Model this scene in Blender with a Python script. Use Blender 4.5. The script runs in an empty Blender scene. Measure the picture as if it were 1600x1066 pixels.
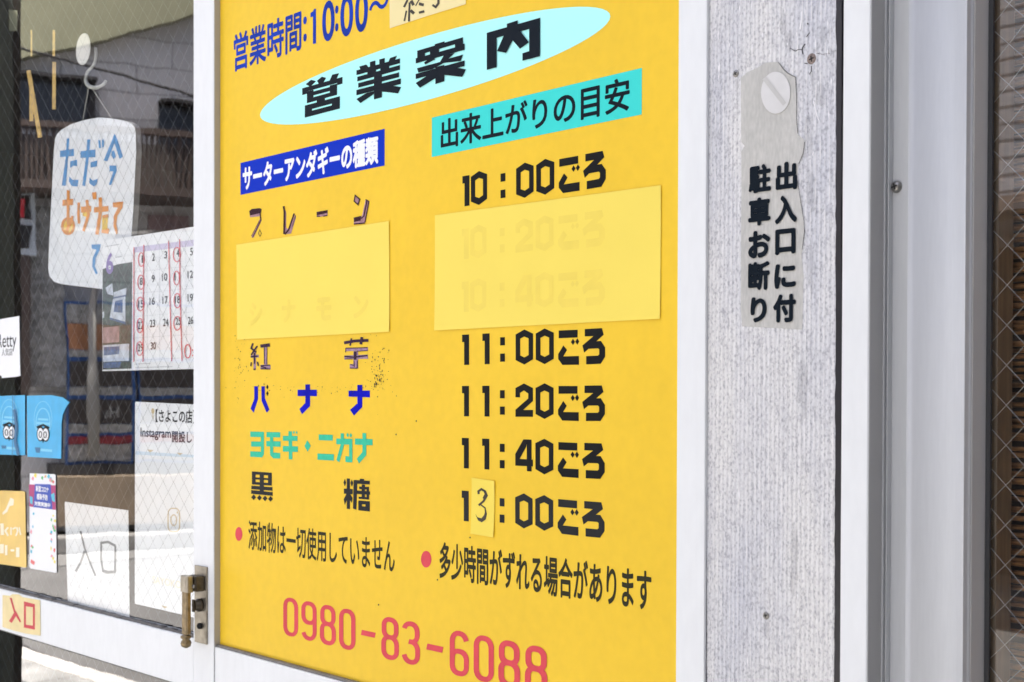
import bpy, bmesh, math, random
from mathutils import Vector, Matrix
C = bpy.context.scene
COL = C.collection
rnd = random.Random(7)

# ------------------------------------------------------------------ camera
cam = bpy.data.cameras.new('camera'); co = bpy.data.objects.new('camera', cam); COL.objects.link(co)
co.location = (0, -1.233, 1.5)
co.rotation_euler = (1.5582144, -0.0027953, 0.8535234)
cam.sensor_width = 36; cam.lens = 49.5; cam.shift_y = 0.068718
cam.clip_start = 0.05; cam.clip_end = 500
cam.dof.use_dof = True; cam.dof.focus_distance = 1.85; cam.dof.aperture_fstop = 13.0
C.camera = co

# ------------------------------------------------------------------ light
SUN_EL, SUN_AZ = math.radians(75), math.radians(18)     # azimuth measured from +y towards +x
w = bpy.data.worlds.new('World'); C.world = w; w.use_nodes = True
nt = w.node_tree; bg = nt.nodes['Background']
sky = nt.nodes.new('ShaderNodeTexSky'); sky.sky_type = 'NISHITA'; sky.sun_disc = False
sky.sun_elevation = SUN_EL; sky.sun_rotation = SUN_AZ
sky.air_density = 0.55; sky.dust_density = 5.0; sky.ozone_density = 1.0
nt.links.new(sky.outputs[0], bg.inputs[0]); bg.inputs[1].default_value = 0.092
sl = bpy.data.lights.new('sun', 'SUN'); so = bpy.data.objects.new('sun', sl); COL.objects.link(so)
sl.energy = 4.2; sl.angle = math.radians(0.5); sl.color = (1, 0.94, 0.86)
sd = Vector((math.sin(SUN_AZ)*math.cos(SUN_EL), math.cos(SUN_AZ)*math.cos(SUN_EL), math.sin(SUN_EL)))
so.rotation_euler = sd.to_track_quat('Z', 'Y').to_euler(); so.location = (0, 5, 12)
C.view_settings.view_transform = 'Standard'; C.view_settings.look = 'None'
C.view_settings.gamma = 1.0; C.view_settings.exposure = 2.84
C.cycles.max_bounces = 10; C.cycles.transparent_max_bounces = 16

# vinyl shapes, in tenths of a millimetre on the sign (x, z), or on the glass door measured from its hinge side
D={}
G={}
D['title']=[[[-19264,19810,-18124,19803,-18124,19873,-19264,19882]],[[-19264,19772,-19125,19773,-19125,19881,-19264,19882]],[[-18271,19770,-18124,19770,-18124,19873,-18272,19874]],[[-19027,19866,-18861,19930,-19006,19975,-19158,19930]],[[-18769,19858,-18667,19859,-18576,19934,-18697,19973,-18834,19931]],[[-18505,19847,-18305,19844,-18216,19946,-18405,19955]],[[-19124,19621,-18933,19621,-18933,19806,-19125,19808]],[[-18470,19622,-18271,19622,-18271,19794,-18471,19799]],[[-19125,19718,-18271,19711,-18271,19772,-19125,19781]],[[-19124,19621,-18271,19622,-18271,19686,-19124,19687]],[[-18840,19575,-18605,19573,-18605,19629,-18840,19632]],[[-19183,19401,-18974,19402,-18974,19592,-19183,19593]],[[-18414,19398,-18192,19398,-18192,19587,-18414,19588]],[[-19183,19509,-18192,19506,-18192,19587,-19183,19593]],[[-19183,19401,-18192,19398,-18192,19479,-19183,19482]],[[-17628,19874,-17402,19873,-17487,19952,-17669,19954]],[[-17393,19861,-17254,19858,-17255,19971,-17393,19974]],[[-17153,19857,-17017,19860,-17017,19967,-17154,19969]],[[-16963,19845,-16801,19844,-16713,19946,-16882,19943]],[[-17745,19836,-16638,19824,-16639,19893,-17745,19908]],[[-17722,19737,-16638,19729,-16638,19797,-17722,19806]],[[-17697,19638,-16659,19625,-16659,19695,-17697,19706]],[[-17744,19530,-16615,19518,-16615,19596,-17745,19610]],[[-17458,19771,-17236,19769,-17236,19891,-17458,19893]],[[-17126,19769,-16900,19766,-16900,19885,-17126,19889]],[[-17286,19396,-17085,19397,-17086,19797,-17287,19800]],[[-17636,19396,-17287,19477,-17287,19520,-17476,19523,-17744,19473]],[[-16685,19392,-16606,19469,-16818,19525,-17085,19541,-17085,19483]],[[-15809,19865,-15586,19865,-15586,19946,-15809,19947]],[[-16219,19863,-15178,19862,-15178,19926,-16219,19929]],[[-16219,19827,-16253,19828,-16253,19753,-16038,19757,-16039,19926,-16219,19929]],[[-15353,19749,-15141,19747,-15142,19830,-15177,19837,-15178,19926,-15354,19923]],[[-16253,19753,-15141,19747,-15142,19817,-16253,19825]],[[-15920,19777,-15710,19780,-15710,19872,-15920,19872]],[[-16189,19611,-15863,19604,-15600,19646,-15225,19607,-15173,19687,-15492,19687,-15353,19743,-15601,19754,-15687,19675,-16223,19679]],[[-16031,19698,-15809,19730,-15820,19800,-16054,19732]],[[-16252,19529,-15141,19523,-15141,19599,-16253,19601]],[[-15792,19381,-15588,19388,-15589,19617,-15793,19619]],[[-16150,19387,-15792,19462,-15792,19537,-15974,19534,-16252,19470]],[[-15188,19382,-15109,19472,-15320,19530,-15589,19570,-15589,19476]],[[-14660,19388,-14456,19388,-14458,19887,-14662,19888]],[[-14662,19787,-13590,19771,-13590,19879,-14662,19888]],[[-13797,19381,-13588,19382,-13590,19879,-13800,19879]],[[-13930,19383,-13779,19382,-13779,19485,-13931,19481]],[[-14245,19811,-14028,19808,-14028,19931,-14245,19929]],[[-14447,19603,-14259,19546,-14124,19693,-14124,19795,-14299,19796]],[[-14133,19695,-13979,19549,-13802,19602,-13989,19794,-14182,19799]]]
D['plain_fill']=[[[-20880,17968,-20575,17957,-20575,18009,-20894,18009]],[[-20680,17775,-20836,17633,-20765,17617,-20505,17885,-20581,17906]],[[-19796,17591,-19596,17588,-19447,17838,-19465,17883,-19663,17658,-19743,17694,-19743,17952,-19810,18030]],[[-18840,17782,-18536,17775,-18532,17864,-18840,17866]],[[-17808,17928,-17699,17864,-17652,17946,-17781,18019]],[[-17605,17681,-17820,17674,-17815,17571,-17605,17568,-17513,17580,-17404,17887,-17502,17930]]]
D['plain_ink']=[[[-20880,17998,-20524,18008,-20505,18068,-20567,18092,-20823,18102,-20903,18077]],[[-20578,18030,-20547,17887,-20508,17886,-20539,18029]],[[-20533,17897,-20649,17775,-20626,17768,-20510,17890],[-20649,17775,-20811,17619,-20788,17611,-20626,17768]],[[-20580,17886,-20838,17650,-20823,17645,-20565,17881]],[[-20560,17722,-20516,17666,-20498,17664,-20561,17740],[-20516,17666,-20553,17626,-20552,17608,-20498,17664],[-20553,17626,-20597,17673,-20615,17674,-20552,17608],[-20597,17673,-20560,17722,-20561,17740,-20615,17674]],[[-19845,18052,-19818,17958,-19759,17954,-19786,18051],[-19818,17958,-19828,17598,-19769,17593,-19759,17954]],[[-19757,17579,-19643,17646,-19683,17662,-19793,17597],[-19643,17646,-19473,17896,-19515,17908,-19683,17662]],[[-19453,17868,-19563,17694,-19551,17690,-19440,17865]],[[-18835,17810,-18537,17820,-18532,17864,-18840,17863]],[[-18836,17789,-18736,17777,-18734,17790,-18835,17803]],[[-18645,17770,-18533,17773,-18540,17790,-18651,17787]],[[-17766,17998,-17674,17942,-17640,17945,-17786,18033],[-17674,17942,-17708,17883,-17693,17850,-17640,17945],[-17708,17883,-17787,17932,-17820,17929,-17693,17850],[-17787,17932,-17766,17998,-17786,18033,-17820,17929]],[[-17479,17917,-17562,17682,-17533,17670,-17448,17910],[-17562,17682,-17627,17657,-17606,17641,-17533,17670]],[[-17508,17919,-17430,17884,-17405,17888,-17497,17929],[-17430,17884,-17529,17585,-17506,17581,-17405,17888]],[[-17812,17663,-17614,17672,-17620,17688,-17818,17679]],[[-17808,17570,-17523,17561,-17526,17580,-17812,17589]],[[-17810,17613,-17628,17617,-17617,17669,-17803,17666]]]
D['imo_fill']=[[[-20428,15788,-20421,15433,-20322,15432,-20329,15787]],[[-20545,15396,-20222,15389,-20219,15465,-20542,15473]],[[-20769,15683,-20768,15402,-20687,15401,-20688,15681]],[[-20843,15591,-20591,15596,-20597,15641,-20849,15637]],[[-18036,15647,-17437,15644,-17439,15694,-18038,15698]],[[-18065,15518,-17436,15523,-17440,15583,-18070,15579]],[[-17819,15643,-17824,15385,-17702,15383,-17697,15639]],[[-17916,15375,-17694,15377,-17699,15447,-17921,15445]]]
D['imo_ink']=[[[-20806,15843,-20870,15750,-20802,15759,-20752,15832],[-20870,15750,-20688,15673,-20653,15696,-20802,15759]],[[-20659,15797,-20750,15734,-20706,15717,-20616,15780],[-20750,15734,-20859,15648,-20813,15632,-20706,15717]],[[-20851,15597,-20608,15604,-20613,15630,-20855,15624]],[[-20752,15674,-20758,15490,-20711,15489,-20704,15673]],[[-20851,15519,-20871,15454,-20828,15450,-20808,15515]],[[-20658,15521,-20625,15447,-20582,15452,-20616,15525]],[[-20764,15386,-20696,15382,-20692,15407,-20759,15411]],[[-20530,15755,-20230,15769,-20244,15824,-20544,15810]],[[-20433,15763,-20422,15485,-20399,15485,-20409,15762]],[[-20334,15769,-20347,15475,-20330,15475,-20317,15769]],[[-20536,15447,-20229,15453,-20231,15470,-20538,15464]],[[-20524,15394,-20230,15388,-20230,15405,-20523,15412]],[[-20516,15433,-20350,15405,-20339,15425,-20504,15453]],[[-18062,15753,-17776,15775,-17785,15819,-18075,15798],[-17776,15775,-17423,15775,-17427,15819,-17785,15819]],[[-17891,15842,-17927,15731,-17883,15726,-17848,15836]],[[-17629,15856,-17656,15746,-17585,15738,-17558,15848]],[[-18015,15627,-18012,15685,-18034,15698,-18037,15628],[-18012,15685,-17446,15682,-17447,15694,-18034,15698]],[[-17724,15632,-17437,15638,-17439,15649,-17726,15643]],[[-18061,15556,-17807,15539,-17808,15561,-18058,15578],[-17807,15539,-17585,15551,-17590,15573,-17808,15561],[-17585,15551,-17444,15558,-17448,15580,-17590,15573]],[[-18046,15523,-17836,15516,-17835,15527,-18045,15534]],[[-17802,15639,-17810,15513,-17738,15510,-17730,15636]],[[-17813,15496,-17802,15400,-17780,15401,-17791,15496]],[[-17722,15495,-17730,15384,-17708,15383,-17700,15494]],[[-17913,15379,-17711,15373,-17710,15387,-17913,15393]],[[-17900,15435,-17811,15418,-17804,15430,-17893,15448]]]
D['banana']=[[[-20744,14894,-20863,14735,-20761,14666,-20620,14894,-20620,15113,-20744,15113]],[[-20510,14869,-20344,14671,-20252,14723,-20400,14913,-20400,15112,-20510,15112]],[[-19394,14951,-18832,14952,-18833,15054,-19394,15055]],[[-19167,14843,-19341,14741,-19264,14659,-19027,14794,-19028,15139,-19167,15139]],[[-17951,14947,-17388,14938,-17388,15040,-17951,15040]],[[-17717,14845,-17911,14745,-17805,14657,-17585,14791,-17586,15127,-17718,15127]]]
D['banana_dots']=[[[-20321,15055,-20282,15098,-20321,15141,-20361,15098]],[[-20321,14949,-20282,14993,-20321,15036,-20361,14993]]]
D['yomogi']=[[[-20871,14256,-20435,14262,-20435,14351,-20871,14346]],[[-20841,14092,-20478,14100,-20478,14186,-20842,14180]],[[-20871,13919,-20483,13922,-20435,14014,-20478,14016,-20871,14012]],[[-20527,13923,-20486,13922,-20429,13976,-20429,14351,-20527,14349]],[[-20349,14264,-19919,14271,-19919,14357,-20349,14350]],[[-20355,14110,-19905,14117,-19905,14206,-20355,14200]],[[-20235,13998,-20136,14001,-20137,14352,-20236,14349]],[[-20227,13968,-20136,13919,-19918,13923,-19919,14013,-20136,14016,-20235,14035]],[[-19836,14218,-19395,14226,-19396,14307,-19836,14299]],[[-19836,14041,-19382,14049,-19382,14139,-19836,14134]],[[-19652,13922,-19548,13923,-19557,14379,-19666,14377]],[[-19188,14153,-19095,14061,-19006,14159,-19104,14245]],[[-18773,14257,-18380,14260,-18381,14349,-18774,14347]],[[-18809,13946,-18352,13949,-18347,14048,-18809,14043]],[[-18281,14207,-17845,14210,-17845,14300,-18281,14295]],[[-18162,14201,-18277,13959,-18198,13927,-18076,14189,-18076,14381,-18162,14379]],[[-17929,13938,-17844,13941,-17845,14293,-17930,14291]],[[-18031,13941,-17924,13938,-17924,14028,-18031,14031]],[[-17773,14215,-17312,14219,-17313,14310,-17773,14308]],[[-17575,14109,-17724,14001,-17664,13930,-17475,14064,-17481,14398,-17575,14396]],[[-19500,14334,-19471,14364,-19501,14392,-19530,14362]],[[-19417,14333,-19388,14363,-19417,14391,-19447,14361]],[[-17971,14319,-17935,14357,-17971,14393,-18008,14355]],[[-17884,14317,-17848,14355,-17884,14391,-17920,14353]]]
D['kokuto']=[[[-20817,13456,-20694,13459,-20695,13674,-20818,13674]],[[-20300,13464,-20178,13467,-20178,13679,-20300,13677]],[[-20818,13623,-20178,13631,-20178,13679,-20818,13674]],[[-20817,13541,-20178,13552,-20178,13585,-20817,13578]],[[-20817,13453,-20178,13464,-20178,13507,-20817,13498]],[[-20564,13319,-20428,13322,-20429,13674,-20564,13674]],[[-20835,13372,-20158,13381,-20158,13441,-20835,13432]],[[-20841,13294,-20150,13297,-20150,13359,-20841,13357]],[[-20758,13191,-20677,13244,-20759,13288,-20841,13235]],[[-20572,13193,-20491,13246,-20572,13290,-20653,13236]],[[-20391,13193,-20311,13246,-20391,13289,-20471,13236]],[[-20220,13196,-20141,13248,-20220,13291,-20300,13239]],[[-18050,13562,-18013,13622,-18050,13679,-18087,13618]],[[-17860,13565,-17824,13624,-17860,13681,-17897,13621]],[[-17995,13220,-17910,13219,-17911,13689,-17996,13689]],[[-18074,13449,-17836,13451,-17836,13531,-18074,13528]],[[-18079,13361,-18049,13275,-18000,13345,-17903,13351,-17860,13319,-17838,13396,-17903,13454,-18001,13456]],[[-17647,13654,-17533,13652,-17533,13700,-17647,13702]],[[-17812,13618,-17385,13626,-17385,13680,-17812,13673]],[[-17826,13234,-17739,13223,-17711,13674,-17812,13673]],[[-17663,13540,-17404,13546,-17404,13584,-17664,13582]],[[-17725,13464,-17376,13470,-17376,13520,-17725,13517]],[[-17675,13392,-17403,13396,-17403,13432,-17675,13426]],[[-17596,13396,-17509,13394,-17510,13617,-17597,13615]],[[-17469,13395,-17403,13396,-17404,13590,-17470,13587]],[[-17587,13317,-17497,13317,-17385,13370,-17687,13366],[-17497,13317,-17497,13286,-17384,13218,-17385,13370],[-17497,13286,-17587,13287,-17686,13219,-17384,13218],[-17587,13287,-17587,13317,-17687,13366,-17686,13219]]]
D['bullets']=[[[-21135,12627,-21152,12659,-21178,12684,-21211,12699,-21249,12702,-21286,12693,-21319,12673,-21346,12645,-21363,12610,-21369,12572,-21363,12535,-21346,12502,-21319,12477,-21286,12463,-21248,12460,-21211,12469,-21178,12489,-21151,12518,-21135,12552,-21129,12590]],[[-15877,12671,-15894,12703,-15922,12727,-15956,12741,-15994,12744,-16032,12735,-16066,12715,-16093,12685,-16111,12650,-16117,12612,-16111,12575,-16093,12542,-16065,12518,-16031,12504,-15993,12502,-15955,12511,-15921,12532,-15894,12561,-15877,12596,-15871,12634]]]
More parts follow.
